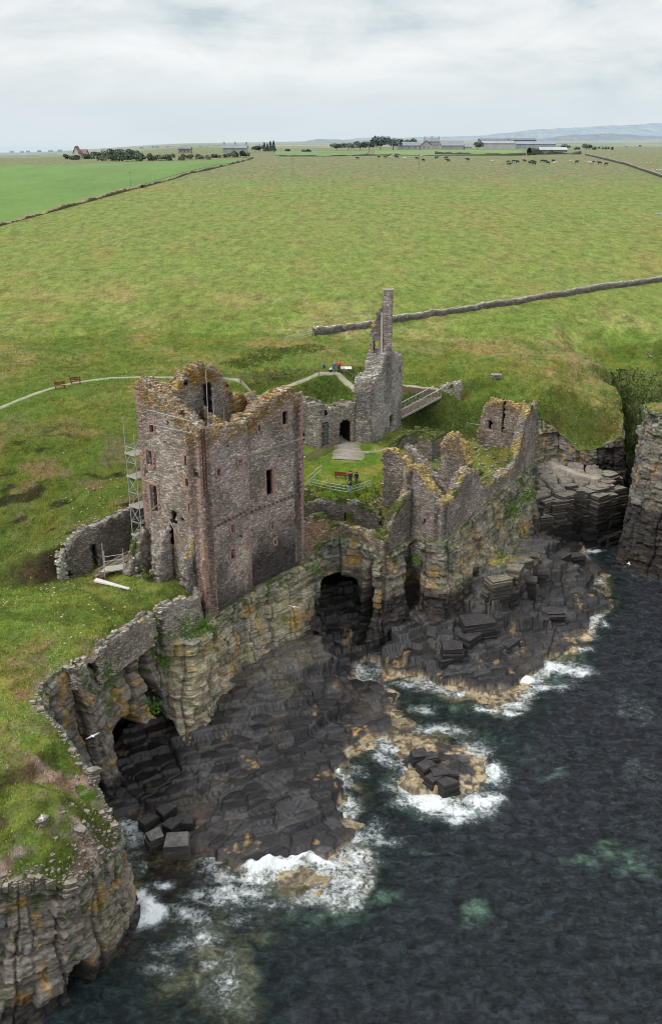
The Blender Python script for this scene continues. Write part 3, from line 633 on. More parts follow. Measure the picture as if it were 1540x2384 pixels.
Z = Z-rel*(.16*cr+.30*cr0+.025*cr2)+.03*(h2(a2[2], a2[3], 25)-.5)*rel+.06*(fbm(X*2, Y*2, 83, 4)-.5)+.12*(fbm(X*.5, Y*.5, 84, 3)-.5)*sst(-2, 0, zb)
# layered outcrop: tall blocks standing shoulder to shoulder
io = inpoly(X, Y, OUT); do, _, _ = segd(X, Y, OUT, True); dd = np.where(io, do, -do)
b1 = voro(X/2.6, Y/2.2, 31); cxo = b1[4]*2.6; cyo = b1[5]*2.2; ic = inpoly(cxo, cyo, OUT); dc = segd(cxo, cyo, OUT, True)[0]*np.where(ic, 1, -1)
b2 = voro(X/1.0, Y/.85, 33)
top = 9.3+.10*(Y-135)-.0*X
zo = np.where(dc > 1.6, top-.25*h2(b1[2], b1[3], 35), np.where(dc > .1, top*.3, np.where(dc > -1.0, .4, -9)))
gap = sst(.16, .02, b1[1]-b1[0]); zo = zo-gap*1.3*(zo > 1)-.35*sst(.1, 0, b2[1]-b2[0])+.3*(h2(b2[2], b2[3], 38)-.5)
pd = segd(X, Y, PATHS[2][0])[0]; zo = np.where((pd < .8) & (dc > 1.2), top, zo)
Z = np.where(zo > -5, np.maximum(Z, zo), Z)
# keep rock behind the cliff line below the ground sheet
keep = (Z > -1.6)
inl = inpoly(X, Y, GPOLY); dl = segd(X, Y, GPOLY, True)[0]; keep &= ~(inl & (dl > 2.5)) | (io & ~inl)
fm = keep[:-1, :-1] & keep[1:, :-1] & keep[1:, 1:] & keep[:-1, 1:]
def shore_col():
    sh = (h2(a1[2], a1[3], 91)*.6+h2(a2[2], a2[3], 92)*.4)
    c = mixc(lin(.018, .0175, .020), lin(.060, .056, .057), sh*sh)
    c = mixc(c, lin(.075, .068, .052), sst(3, 6, Z)*.7)
    c = mixc(c, lin(.20, .19, .15), sst(6.2, 7.6, Z)*(~io)*.8); c = mixc(c, lin(.40, .32, .07), sst(6.4, 7.5, Z)*(~io)*sst(.55, .62, fbm(X*.9, Y*.9, 93, 4)))
    wd = sst(.52, .62, fbm(X*.22+3, Y*.22, 87, 4)); c = mixc(c, lin(.072, .055, .036), wd*.6*sst(.1, .5, Z)*sst(4, 2.5, Z)); c = mixc(c, lin(.10, .10, .105), sst(.62, .72, h2(a1[2]+5, a1[3], 88))*.5*sst(.3, .8, Z))
    ap = sst(3.2, 4.2, Z)*(X < 0); c = mixc(c, lin(.12, .105, .065), ap*.45*sst(.4, .6, fbm(X*.5, Y*.5, 94, 4)))
    t1 = fbm(X*.55, Y*.55, 95, 4); t2 = fbm(X*2.5, Y*2.5, 96, 3); seaw = sst(.55, .05, Z)*sst(.40, .54, t1+.1*sst(.5, -.1, Z)+.03)
    rx_, ry_ = P(1040, 1800, .3); reef = sst(5.2, 3.6, np.hypot(X-rx_, (Y-ry_)*.8)); seaw = np.maximum(seaw, reef*sst(1.5, .6, Z)*sst(.28, .42, t1))
    cov = sst(-8, -11, X)*sst(56, 60, Y)*sst(72, 69, Y)
    c = mixc(c, mixc(lin(.42, .345, .215), lin(.26, .19, .11), sst(.4, .6, t2)), seaw*(1-cov)*.95)
    c = mixc(c, lin(.05, .035, .018), sst(.60, .66, t2)*sst(1., .1, Z)*.8)
    c = mixc(c, lin(.16, .105, .07), cov*sst(.5, .62, fbm(X*3, Y*1.2, 97, 3))*.8*sst(.6, 0, Z))
    c = mixc(c, lin(.42, .26, .09), sst(.66, .70, fbm(X*.6+50, Y*.6, 98, 4))*sst(.5, .62, t2)*sst(3.2, 2, Z)*.8)
    c = c*(1-.75*sst(5.5, 2.0, np.hypot((X+16.8)*1.1, Y-73.5)))[..., None]  # shade of the left cave mouth painted into the rock colour
    c = mixc(c, lin(.02, .02, .02), np.clip(cr+cr0+.5*cr2, 0, 1)*.75)
    o_ = io & (Z > 3); tp = sst(-1.2, -.3, Z-top)
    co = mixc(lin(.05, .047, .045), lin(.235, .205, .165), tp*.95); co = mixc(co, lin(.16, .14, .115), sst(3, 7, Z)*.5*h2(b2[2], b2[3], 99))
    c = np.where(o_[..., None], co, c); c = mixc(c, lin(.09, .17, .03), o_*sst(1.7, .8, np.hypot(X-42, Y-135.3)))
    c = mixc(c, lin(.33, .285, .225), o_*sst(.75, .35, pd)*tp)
    c = c*(1-.34*sst(.45, .9, Z)*sst(5.5, 4, Z)*(~io))[..., None]
    return c*(.85+.3*vn(X*6, Y*6, 100))[..., None]
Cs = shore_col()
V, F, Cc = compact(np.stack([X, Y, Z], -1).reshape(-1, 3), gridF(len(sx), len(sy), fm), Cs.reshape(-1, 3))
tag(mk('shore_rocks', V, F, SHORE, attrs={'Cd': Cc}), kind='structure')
def shore_at(x, y):
    i = int(round((x-sx[0])/.125)); j = int(round((y-sy[0])/.135)); return float(SHZ[i, j])
SHZ = Z.copy()
# ------------------------------------------------------------------ sea
print('sea')
wx = np.arange(-34, 66, .21); wy = np.arange(36, 150, .23)
X, Y = np.meshgrid(wx, wy, indexing='ij')
dep = -SR(X, Y)
def P0(px, py): return P(px, py, 0)
FOAM = [  # pixel, radius in metres (across, along), strength
 (1010,1870,3.2,1.6,.8),(960,1830,2.2,1.8,.7),(930,1740,2.2,1.5,.55),(1000,1700,2.6,1.0,.5),(1100,1740,1.8,1.4,.45),(1150,1800,1.2,1.8,.75),(1130,1870,1.6,1.6,.75),(1060,1895,2.2,1.2,.75),(1085,1835,1.2,.9,.5),(900,1770,1.2,1.5,.5),(1040,1705,2.2,.8,.5),
 (640,2030,2.2,.55,1.2),(700,2010,2.,.55,1.35),(760,2025,1.8,.5,1.2),(560,2010,2.2,.9,.8),(520,1975,1.5,1.,.65),(520,2050,1.6,1.,.5),(600,2050,2.5,.7,.6),(820,2040,.8,.5,.5),(480,2020,1.5,1.2,.45),
 (325,2110,1.0,1.1,1.1),(350,2130,1.2,.9,.9),(310,2080,.8,1.,.9),(380,2060,1.2,.6,.6),(400,2120,1.6,.8,.35),
 (800,1730,1.0,.7,.8),(760,1720,1.,.5,.8),(775,1790,.6,1.4,.75),(800,1870,.8,1.6,.45),(790,1830,.6,1.,.5),(790,1905,.9,.9,.9),(830,1950,1.2,1.1,.6),(740,1915,1.1,.5,.6),(870,1940,1.,1.6,.4),(830,1800,1.,1.6,.3),
 (450,1905,1.0,.5,.8),(480,1915,.8,.4,.6),(420,1960,.8,.6,.35),
 (900,1700,1.4,.8,.4),(860,1660,.8,.8,.4),(820,1545,1.6,.9,.42),(880,1560,1.6,.9,.42),(940,1590,1.6,.8,.42),(1000,1605,1.4,.7,.5),(980,1650,1.6,.9,.4),
 (1215,1580,1.2,1.2,1.0),(1290,1550,2.0,1.0,.85),(1330,1560,2.2,1.2,.6),(1270,1600,2.0,1.,.6),(1190,1640,1.6,1.,.6),(1110,1600,1.2,.6,.7),(1130,1655,1.5,.8,.6),(1180,1660,1.2,.6,.65),(1060,1610,1.,.6,.6),(1240,1560,1.4,.8,.8),(1340,1510,2.,1.,.5),(1360,1480,1.8,1.,.42),(1400,1450,.9,1.2,.5),(1310,1600,2.2,1.2,.4),
 (1375,1285,1.6,.7,.95),(1350,1300,1.4,.4,.6),(1390,1265,1.,.4,.7),(1480,1330,1.,.8,.5),
 (520,2090,2.4,1.2,.5),(580,2080,2.2,.9,.5),(470,2090,1.6,1.,.45),(640,2110,1.8,.7,.35),(500,1990,1.8,1.2,.6),(900,1720,1.6,.8,.55),(860,1690,1.,.6,.4),(840,2000,1.6,1.,.55),(900,1960,1.8,1.,.4),(480,2180,1.4,.8,.55),(450,2140,1.6,.8,.5),(480,2240,1.2,.8,.4),(420,2200,1.8,.9,.4),(560,2140,1.4,.7,.3),(350,2250,1.5,.8,.32),(480,2290,1.4,.8,.3),(480,2330,1.2,.8,.25),
 (1480,1650,2.2,3.2,.16),(1500,1800,2.,3.,.14),(1200,1620,3,1.5,.3)]
foam = np.zeros_like(X); wxx = X+1.2*(fbm(X*.45, Y*.45, 111, 4)-.5)*2; wyy = Y+1.2*(fbm(X*.45+5, Y*.45, 112, 4)-.5)*2
for px, py, rx, ry, st in FOAM:
    x0, y0 = P0(px, py); foam = np.maximum(foam, st*np.exp(-(((wxx-x0)/rx)**2+((wyy-y0)/ry)**2)*.9))
foam = np.maximum(foam, .42*sst(.8, .05, dep)*sst(.35, .55, fbm(X*.3, Y*.3, 113, 3)))
PALE = [(1440,1990,2.2,.9,.8),(1345,2010,1.2,.7,.9),(1410,1960,1.,.5,.8),(1480,2020,2.2,1.,.7),(1105,2130,1.3,1.2,.95),(1275,1805,1.3,.5,.75),(975,1980,.8,.4,.5),(1300,1480,1.4,1.4,.3),(1215,1750,2.,.8,.3),(1150,1720,2,1,.25),
 (1520,1345,2.,1.,.7),(1290,1580,2.2,1.,.55),(1330,1530,2.,1.2,.5),(1010,1900,3.,.7,.6),(1100,1890,2.,.7,.35),(1060,1650,1.5,.8,.45),(930,1620,1.3,.8,.35),(860,2100,2.0,.55,.8),(780,2130,2.5,.6,.6),(700,2140,2.,.8,.35),(480,2190,1.6,1.8,.8),(540,2260,1.2,2.,.75),(560,2330,1.0,1.8,.7),(440,2290,2.2,1.6,.5),(620,2180,1.6,.8,.35),(900,1830,.8,2,.3),(800,1920,1.2,2,.55)]
pale = np.zeros_like(X)
for px, py, rx, ry, st in PALE:
    x0, y0 = P0(px, py); pale = np.maximum(pale, st*np.exp(-(((wxx-x0)/rx)**2+((wyy-y0)/ry)**2)**1.5*.9))
kp = fbm(X*.9, Y*.9, 115, 4)
deep = mixc(lin(.039, .045, .057), lin(.032, .044, .052), sst(.35, .65, fbm(X*.07, Y*.07, 116, 3)))
c = mixc(deep, lin(.014, .030, .030), sst(2.2, .9, dep)*.8)
c = mixc(c, lin(.050, .060, .040), sst(1.1, .45, dep)*.9*sst(.35, .55, kp))
c = mixc(c, lin(.26, .23, .135), sst(.50, .14, dep)*sst(.30, .44, kp)*.95)
c = mixc(c, mixc(lin(.15, .26, .19), lin(.26, .28, .17), sst(-3.5, -6, X)*sst(64, 60, Y))*(.6+.8*fbm(X*2, Y*2, 117, 3))[..., None], pale*sst(.22, .5, kp)*.88)
cov = sst(-7, -10, X)*sst(54, 58, Y)*sst(72, 69, Y); c = mixc(c, lin(.06, .045, .032), cov*.85*sst(.3, .6, fbm(X*2.5, Y*1.5, 118, 3)))
sw = .26*(fbm(X*.16+Y*.05, Y*.24, 121, 4)-.5)*2+.24*(1-2*np.abs(fbm(X*.42+Y*.22, Y*.75-X*.15, 122, 4)-.5)*2)-.12
z = sw*(.5+.5*sst(0, 2, dep))
for px, py, rx, ry, hh in ((600,2020,1.6,.7,.5),(650,2030,2.2,.6,.75),(705,2018,2.0,.6,.9),(765,2028,1.8,.55,.75),(810,2045,1.,.4,.4),(1110,1600,1.2,.5,.45),(1165,1655,1.,.5,.4),(1130,1870,1.4,.8,.35),(1150,1800,.8,1.4,.4),(335,2115,.8,.7,.6),(1215,1580,.8,.7,.4),(1285,1555,1.2,.5,.35),(1000,1870,2.2,.7,.25)):
    x0, y0 = P0(px, py); z = z+hh*np.exp(-(((wxx-x0)/rx)**2+((wyy-y0)/ry)**2))*(.6+.8*vn(X*1.8, Y*1.8, 123))
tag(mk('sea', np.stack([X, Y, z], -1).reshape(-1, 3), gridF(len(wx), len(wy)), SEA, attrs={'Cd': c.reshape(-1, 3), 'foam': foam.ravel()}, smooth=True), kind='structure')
# the open sea beyond the modelled water, out to the horizon
ys = np.concatenate([np.linspace(-60, 1000, 20), np.geomspace(1200, 12600, 24)]); XX, YY = np.meshgrid(np.linspace(-9000, 9000, 40), ys, indexing='ij')
far = sst(1500, 4500, YY); cc = mixc(lin(.02, .03, .04), lin(.38, .46, .50), far)  # haze painted into the water colour towards the horizon
m_, t_, b_ = mat0('open_sea', .9, .0); t_.val(b_.inputs['Base Color'], t_.attr('Cd')); t_.val(b_.inputs['Normal'], t_.bump(t_.noise(t_.pos(), .5, 5), 1., .4))
tag(mk('sea', np.stack([XX, YY, XX*0-.9], -1).reshape(-1, 3), gridF(40, len(ys)), m_, attrs={'Cd': cc.reshape(-1, 3)}), kind='structure')
# ------------------------------------------------------------------ paths
def strip(name, pts, hw, zf, mat, col, dz=.06, ds=.3, kind='structure'):
    p = np.array(pts, float)[:, :2]; s = np.concatenate([[0], np.cumsum(np.hypot(*np.diff(p, axis=0).T))]); n = max(int(s[-1]/ds), 3)
    t = np.linspace(0, s[-1], n); q = np.stack([np.interp(t, s, p[:, 0]), np.interp(t, s, p[:, 1])], 1)
    for _ in range(6): q[1:-1] = (q[:-2]+2*q[1:-1]+q[2:])/4
    tn = np.gradient(q, axis=0); tn /= np.linalg.norm(tn, axis=1)[:, None]+1e-9; nr = np.stack([-tn[:, 1], tn[:, 0]], 1)
    k = np.linspace(-1, 1, 7); w = hw*(.6+.75*fbm(t*.5, t*0, 131, 4))
    XX = q[:, None, 0]+nr[:, None, 0]*k[None]*w[:, None]; YY = q[:, None, 1]+nr[:, None, 1]*k[None]*w[:, None]
    ZZ = zf(XX, YY)+dz-.10*np.abs(k[None])**4
    C = np.array(col)*(.8+.4*fbm(XX*1.5, YY*1.5, 132, 3))[..., None]; C = mixc(C, lin(.12, .16, .05), np.clip(np.abs(k[None])**2*.9+(fbm(XX*2.2, YY*2.2, 133, 3)-.5)*1.2, 0, .9))
    return tag(mk(name, np.stack([XX, YY, ZZ], -1).reshape(-1, 3), gridF(n, 7), mat, attrs={'Cd': C.reshape(-1, 3)}, smooth=True), kind=kind)
PC = (.33, .30, .24)
for i, (pts, hw) in enumerate(PATHS):
    if i == 2: continue
    strip('footpath', pts, hw, ground_z, DIRT, (.19, .20, .085) if i == 5 else ((.30, .26, .23) if i in (3, 4) else PC), dz=.07 if i < 5 else .05)
# lawn forecourt patch in front of the vaulted passage
# ================================================================== MASONRY
print('castle')
PINK = lin(.40, .225, .19); LICH = lin(.36, .21, .05); YEL = lin(.46, .345, .12); PALE_ = lin(.47, .44, .38)
class Line:
    def __init__(s, pts, side=1):
        p = np.array(pts, float); s.L = np.concatenate([[0], np.cumsum(np.hypot(*np.diff(p, axis=0).T))]); s.p = p; s.len = s.L[-1]
        tn = np.diff(p, axis=0); tn /= np.linalg.norm(tn, axis=1)[:, None]; v = np.zeros_like(p)
        n = np.stack([-tn[:, 1], tn[:, 0]], 1)*side                     # points INTO the wall (away from the face)
        v[0] = n[0]; v[-1] = n[-1]
        for i in range(1, len(p)-1):
            b = n[i-1]+n[i]; b /= np.linalg.norm(b); v[i] = b/max(.35, float(b @ n[i]))
        s.n = v; s.nn = n
    def at(s, t):
        t = np.asarray(t, float); f = [np.interp(t, s.L, q) for q in (s.p[:, 0], s.p[:, 1], s.n[:, 0], s.n[:, 1])]; return f
    def px2s(s, px, py):                                               # face point seen at a photo pixel -> (s, z)
        u, dy, dz = ray(px, py); best = None
        for i in range(len(s.p)-1):
            a = s.p[i]; b = s.p[i+1]; e = b-a
            M = np.array([[u, -e[0]], [dy, -e[1]]]);
            if abs(np.linalg.det(M)) < 1e-6: continue
            k, t = np.linalg.solve(M, a); t0 = min(max(t, 0), 1); c = abs(t-t0)
            if best is None or c < best[0]: best = (c, s.L[i]+t*np.linalg.norm(e), CZ+dz*k)
        return best[1], best[2]
def wall(name, line, th, zb, top, parent=None, holes=(), cs=.22, cz=.19, ct=.3, rag=.35, lichen=.0, yellow=.35, grass=.0, pink=(), dark=None, base=(.205, .18, .155), seed=0, crumb=.10, ends=.35, batter=0., relief=1., label=None, stain=None):
    ns = max(int(round(line.len/cs)), 2); nt = max(int(round(th/ct)), 2)
    z0 = min(zb) if isinstance(zb, (list, tuple)) else zb
    tp = np.array(top, float); z1 = tp[:, 1].max()+.8; nz = int((z1-z0)/cz)+1
    s = (np.arange(ns)+.5)/ns*line.len; tt = (np.arange(nt)+.5)/nt*th; zz = z0+(np.arange(nz)+.5)*cz
    S, TT = np.meshgrid(s, tt, indexing='ij')
    tz = np.interp(S, tp[:, 0], tp[:, 1])
    bl = np.floor(S/.55+seed)
    tz = tz+rag*((h2(bl, np.floor(TT/.6), seed)-.5)*1.1+(fbm(S*.8+seed, TT*1.2, seed+3, 3)-.5)*2.4)
    if ends: tz = tz-0*tz
    zbs = np.interp(S, [0, line.len], zb) if isinstance(zb, (list, tuple)) else z0+0*S
    sol = (zz[None, None] < tz[..., None]) & (zz[None, None] > zbs[..., None])
    if ends:                                                            # toothed, broken ends
        zc = np.floor(zz/.38); e0 = ends*h2(zc, seed, 5)*1.6; sol &= (s[:, None, None] > e0[None, None]) if ends > 0 else True
        e1 = ends*h2(zc, seed, 6)*1.6; sol &= (s[:, None, None] < line.len-e1[None, None])
    for h in holes:
        sc, zc_, w, hh, dep = h[:5]; arch = h[5] if len(h) > 5 else 0
        ds_ = np.abs(s-sc)[:, None, None]; zr = zz[None, None]; jit = (h2(np.floor(zz/.38), seed+int(sc*7), 8)-.5)*.16
        hw = w/2+(jit[None, None] if arch != 3 else 0); q = (zr > zc_-hh/2) & (zr < zc_+hh/2) & (ds_ < hw)
        if arch in (1, 3): r = w/2; q &= ~((zr > zc_+hh/2-r) & (ds_**2+(zr-(zc_+hh/2-r))**2 > r*r))
        sol &= ~(q & (tt[None, :, None] < dep))
    P_ = np.pad(sol, 1); ni, nk, nj = ns+1, nt+1, nz+1
    I, K, J = np.meshgrid(np.arange(ns), np.arange(nt), np.arange(nz), indexing='ij')
    def vid(i, k, j): return (i*nk+k)*nj+j
    Fs = []
    for (di, dk_, dj), quad in (((-1, 0, 0), ((0,0,0),(0,0,1),(0,1,1),(0,1,0))), ((1, 0, 0), ((1,0,0),(1,1,0),(1,1,1),(1,0,1))), ((0, -1, 0), ((0,0,0),(1,0,0),(1,0,1),(0,0,1))),
                                ((0, 1, 0), ((0,1,0),(0,1,1),(1,1,1),(1,1,0))), ((0, 0, 1), ((0,0,1),(1,0,1),(1,1,1),(0,1,1)))):
        nb = P_[1+di:1+di+ns, 1+dk_:1+dk_+nt, 1+dj:1+dj+nz]; m = sol & ~nb; i, k, j = I[m], K[m], J[m]
        Fs.append(np.stack([vid(i+a, k+b, j+c) for a, b, c in quad], 1))
    F = np.concatenate(Fs); u, inv = np.unique(F.ravel(), return_inverse=True); F = inv.reshape(-1, 4)
    i = u//(nk*nj); k = (u//nj) % nk; j = u % nj
    sv = i/ns*line.len; tv = k/nt*th; zv = z0+j*cz
    x, y, nx, ny = line.at(sv); front = k == 0; back = k == nt
    st = (h2(np.floor(sv/.42+h2(np.floor(zv/.19), 1, seed)*2), np.floor(zv/.19), seed+9)-.5)*.085*relief
    und = (fbm(sv*.5+seed, zv*.35, seed+11, 3)-.5)*.24*relief
    off = np.where(front, -und-st, np.where(back, und+st, 0))-batter*np.clip(zv.max()-zv, 0, 30)*(1-tv/th)
    j1 = (h2(i, k*131+j, seed+20)-.5)*crumb; j2 = (h2(i+7, k*131+j, seed+21)-.5)*crumb; j3 = (h2(i+3, k*131+j, seed+22)-.5)*crumb*.9
    ox, oy = nx*(tv+off+j1*.7), ny*(tv+off+j1*.7); tx, ty = -ny, nx
    x = x+ox+tx*j2; y = y+oy+ty*j2; zo = zv+j3*(zv > z0+.1)
    # colour
    tzv = np.interp(sv, tp[:, 0], tp[:, 1]); dt = tzv-zv; n1 = fbm(sv*.35+seed*3, zv*.3+tv, seed+31, 4); n2 = fbm(sv*1.7+seed, zv*1.5+tv*2, seed+32, 3)
    b = lin(*base)*1.18; c = mixc(b*.78, b*1.25, sst(.35, .65, n1)); c = c*(.82+.36*n2)[:, None]
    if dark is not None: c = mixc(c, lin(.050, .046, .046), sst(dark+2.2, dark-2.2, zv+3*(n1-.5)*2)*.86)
    if stain is not None:
        for (s0, zc0, sr, zr_, col, k_) in stain: c = mixc(c, lin(*col), k_*np.exp(-(((sv-s0)/sr)**2+((zv-zc0)/zr_)**2))*sst(.3, .55, n2))
    for s0, s1, k_ in pink: c = mixc(c, PINK*(.75+.5*n2)[:, None], sst(s0-.15, s0+.1, sv)*sst(s1+.15, s1-.1, sv)*k_*sst(.30, .42, n2))
    if lichen: c = mixc(c, mixc(LICH, LICH*.6, n2), sst(3.0, .2, dt+3.2*(n1-.5))*lichen*sst(.28, .42, n2))
    topf = np.zeros(len(u)); tsol = np.zeros((ns+1, nk, nj), bool)
    isd = dt+rag*.6 < .75
    c = mixc(c, PALE_, isd*sst(.44, .56, h2(np.floor(sv/.4), np.floor(zv/.2)+k, seed+40))*.55)
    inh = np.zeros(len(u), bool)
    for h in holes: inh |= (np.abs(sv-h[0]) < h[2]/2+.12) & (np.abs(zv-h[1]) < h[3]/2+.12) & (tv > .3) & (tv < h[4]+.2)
    c = mixc(c, YEL, isd*sst(1-yellow, 1.05-yellow, fbm(sv*.9+5, tv+zv*.3, seed+41, 2))*.85)
    if grass: c = mixc(c, mixc(lin(.07, .12, .02), lin(.15, .15, .06), n2), (dt < .55)*sst(1-grass, 1.12-grass, fbm(sv*.6+9, tv*.8, seed+42, 2)+.12))
    c = np.where(inh[:, None], c*.10, c)  # shade inside openings painted into the vertex colour
    c = np.where(((tv > .25*th) & (tv < th*.99) & (dt > 1))[:, None], c*.55, c)  # reveals darkened in colour too, as painted shade
    uvs = np.stack([sv+tv*1.0, zv+tv*.37], 1)
    lo = parent.location if parent is not None else (0, 0, 0)
    o = mk(name, np.stack([x, y, zo], 1), F, STONE, parent, attrs={'Cd': np.clip(c, .01, 1)}, uv=uvs)
    if label: o['label'] = label
    return o
def surround(line, sc, zc, w, h, parent, mat, name='window_surround', proud=.01, bw=.20, lint=True, inset=.25):
    mb = MB(); x0, y0, nx, ny = [float(v) for v in line.at(sc)]; L = math.hypot(nx, ny); nx /= L; ny /= L; tx, ty = ny, -nx
    i = int(np.clip(np.searchsorted(line.L, sc)-1, 0, len(line.nn)-1)); nx, ny = line.nn[i]; e = line.p[i+1]-line.p[i]; e /= np.linalg.norm(e); tx, ty = e
    rz = math.atan2(ty, tx)
    def blk(s, z, a, b):
        dpt = inset+proud*1.2; o_ = -proud*1.2+dpt/2-.10
        mb.box((x0+tx*s+nx*o_, y0+ty*s+ny*o_, z), (a, dpt, b-.02), rz, .02)
    z = zc-h/2; k = 0
    while z < zc+h/2-.05:
        b = min(random.uniform(.2, .32), zc+h/2-z)
        for sg in (-1, 1):
            a = bw*(1.9 if (k+(sg > 0)) % 2 else 1.0); blk(sg*(w/2+a/2), z+b/2, a, b)
        z += b; k += 1
    if lint: blk(0, zc+h/2+.13, w+bw*2, .26)
    blk(0, zc-h/2-.10, w+bw*1.4, .2)
    return mb.build(name, mat, parent)
def quoins(x, y, z0, z1, d1, d2, parent, mat, skip=.0, name='quoin_strip', proud=.02):
    mb = MB(); z = z0; k = 0; a1 = math.atan2(d1[1], d1[0]); a2 = math.atan2(d2[1], d2[0])
    while z < z1:
        b = random.uniform(.22, .34)
        if True:
            l1, l2 = (.62, .3) if k % 2 else (.3, .62); l1 *= random.uniform(.7, 1.35); l2 *= random.uniform(.8, 1.25); t = .22
            mb.box((x+d1[0]*(l1/2-proud)-d2[0]*(proud-t/2), y+d1[1]*(l1/2-proud)-d2[1]*(proud-t/2), z+b/2), (l1, t, b-.025), a1, .02)
            mb.box((x+d2[0]*(l2/2-proud)-d1[0]*(proud-.01-t/2), y+d2[1]*(l2/2-proud)-d1[1]*(proud-.01-t/2), z+b/2), (l2, t, b-.027), a2, .02)
        z += b; k += 1
    return mb.build(name, mat, parent)
def sandm(name, c1, c2):
    m, t, b = mat0(name, .92, .1); p = t.pos(); a = t.noise(t.scale(p, 1, 1, 3), 1.9, 5, .7); d = t.noise(p, 7, 4, .7)
    c = t.mix(t.mapr(a, .40, .56), c2+(1,), c1+(1,)); c = t.mix(1, c, t.ramp(d, [(.3, .6), (.7, 1.4)]), 'MULTIPLY')
    t.val(b.inputs['Base Color'], c); t.val(b.inputs['Normal'], t.bump(d, 1, .05)); return m
SAND = sandm('pink_sandstone', (.40, .235, .20), (.24, .19, .165)); SANDO = sandm('orange_sandstone', (.44, .235, .14), (.26, .20, .16)); LED = flat((.31, .27, .21), .9, .4, 2, 'pale_ledge_stone')
RUST = flat((.12, .045, .03), .8, .4, 4, 'rusty_iron'); GALV = flat((.42, .43, .43), .5, .25, 6, 'galvanised_steel', .4); WOOD = flat((.20, .15, .10), .9, .35, 5, 'weathered_timber')
# ------------------------------------------------------------------ tower house
tower = empty('tower_house', (-10.6, 93.6, 11.5), 'tall roofless rubble tower house with pink sandstone corners and orange lichen on its broken top', 'castle tower')
def unit(a, b): v = np.array(b, float)-np.array(a, float); return v/np.linalg.norm(v)
e1 = unit(A_, C_); e2 = unit(A_, W_)
D_ = (W_[0]+(C_[0]-A_[0]), W_[1]+(C_[1]-A_[1]))
LA = Line([A_, B_], 1); B2 = (B_[0]+e2[0]*.75, B_[1]+e2[1]*.75); LB = Line([B2, C_], 1); LW = Line([W_, A_], 1)
def zat(line, px, py): return line.px2s(px, py)
hA = [(*LA.px2s(px, py), w, h, 2.) for px, py, w, h in ((508, 1099, .5, .75), (558, 1077, .5, .7), (541, 1230, .55, .95), (541, 1290, .6, 1.1), (466, 1325, .6, 1.1), (464, 1105, .4, .6))]
hA[-1] = hA[-1][:4]+(.5,)
hA += [(*LA.px2s(px, py), .28, .3, .5) for px, py in ((485, 1180), (520, 1170), (556, 1160), (500, 1255), (562, 1250), (505, 1330), (545, 1345), (530, 1040))]
topA = [LA.px2s(460, 1003), LA.px2s(500, 996), LA.px2s(530, 993), LA.px2s(556, 985), LA.px2s(578, 975)]
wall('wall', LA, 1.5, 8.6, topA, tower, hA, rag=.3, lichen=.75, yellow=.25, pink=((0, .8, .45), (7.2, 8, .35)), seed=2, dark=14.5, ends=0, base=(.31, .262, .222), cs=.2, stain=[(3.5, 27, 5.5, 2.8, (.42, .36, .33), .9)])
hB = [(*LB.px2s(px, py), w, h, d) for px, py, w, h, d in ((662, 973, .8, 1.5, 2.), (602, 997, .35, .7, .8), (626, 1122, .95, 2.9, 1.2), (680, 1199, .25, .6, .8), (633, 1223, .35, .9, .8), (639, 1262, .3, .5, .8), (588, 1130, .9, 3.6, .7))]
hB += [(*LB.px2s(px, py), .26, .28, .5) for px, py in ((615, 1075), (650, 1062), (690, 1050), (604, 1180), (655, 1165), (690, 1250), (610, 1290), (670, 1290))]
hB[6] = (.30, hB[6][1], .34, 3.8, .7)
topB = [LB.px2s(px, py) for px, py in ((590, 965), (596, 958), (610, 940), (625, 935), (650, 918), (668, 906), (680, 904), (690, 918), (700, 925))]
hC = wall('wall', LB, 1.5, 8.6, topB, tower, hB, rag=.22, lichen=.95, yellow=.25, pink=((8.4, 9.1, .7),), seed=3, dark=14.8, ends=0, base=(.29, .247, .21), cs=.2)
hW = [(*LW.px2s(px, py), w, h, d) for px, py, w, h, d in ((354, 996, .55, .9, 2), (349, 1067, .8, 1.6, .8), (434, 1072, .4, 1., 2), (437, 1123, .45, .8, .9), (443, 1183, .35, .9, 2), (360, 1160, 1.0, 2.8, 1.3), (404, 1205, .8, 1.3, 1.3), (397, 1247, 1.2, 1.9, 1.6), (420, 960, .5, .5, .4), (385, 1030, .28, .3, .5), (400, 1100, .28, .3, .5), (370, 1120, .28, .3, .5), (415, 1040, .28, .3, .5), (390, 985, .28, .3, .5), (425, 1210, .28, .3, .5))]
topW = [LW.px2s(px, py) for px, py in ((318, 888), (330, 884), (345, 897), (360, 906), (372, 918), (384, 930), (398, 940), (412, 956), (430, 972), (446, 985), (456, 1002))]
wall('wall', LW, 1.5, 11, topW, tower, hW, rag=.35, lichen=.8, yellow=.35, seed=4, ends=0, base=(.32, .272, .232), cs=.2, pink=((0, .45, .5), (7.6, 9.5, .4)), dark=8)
LN = Line([D_, W_], 1)
topN = [(LN.len*t, z) for t, z in ((0, 29), (.12, 30.5), (.2, 29.6), (.27, 32.4), (.38, 34.1), (.5, 34.9), (.62, 34.6), (.72, 33.5), (.8, 32.6), (.9, 31.8), (1, 33.2))]
wall('wall', LN, 1.4, 12, topN, tower, [(LN.len*.47, 30.9, 1.0, 3.6, 2., 1), (LN.len*.27, 32, .3, .3, 2), (LN.len*.66, 33.4, .3, .3, 2)], rag=.4, lichen=1., yellow=.3, seed=5, ends=0)
LE = Line([C_, D_], 1)
wall('wall', LE, 1.4, 12, [(0, 31.0), (1.2, 30.6), (2.4, 30), (4, 29.6), (LE.len-2, 30.2), (LE.len, 29.5)], tower, [], rag=.5, lichen=.8, yellow=.5, seed=6, ends=0)
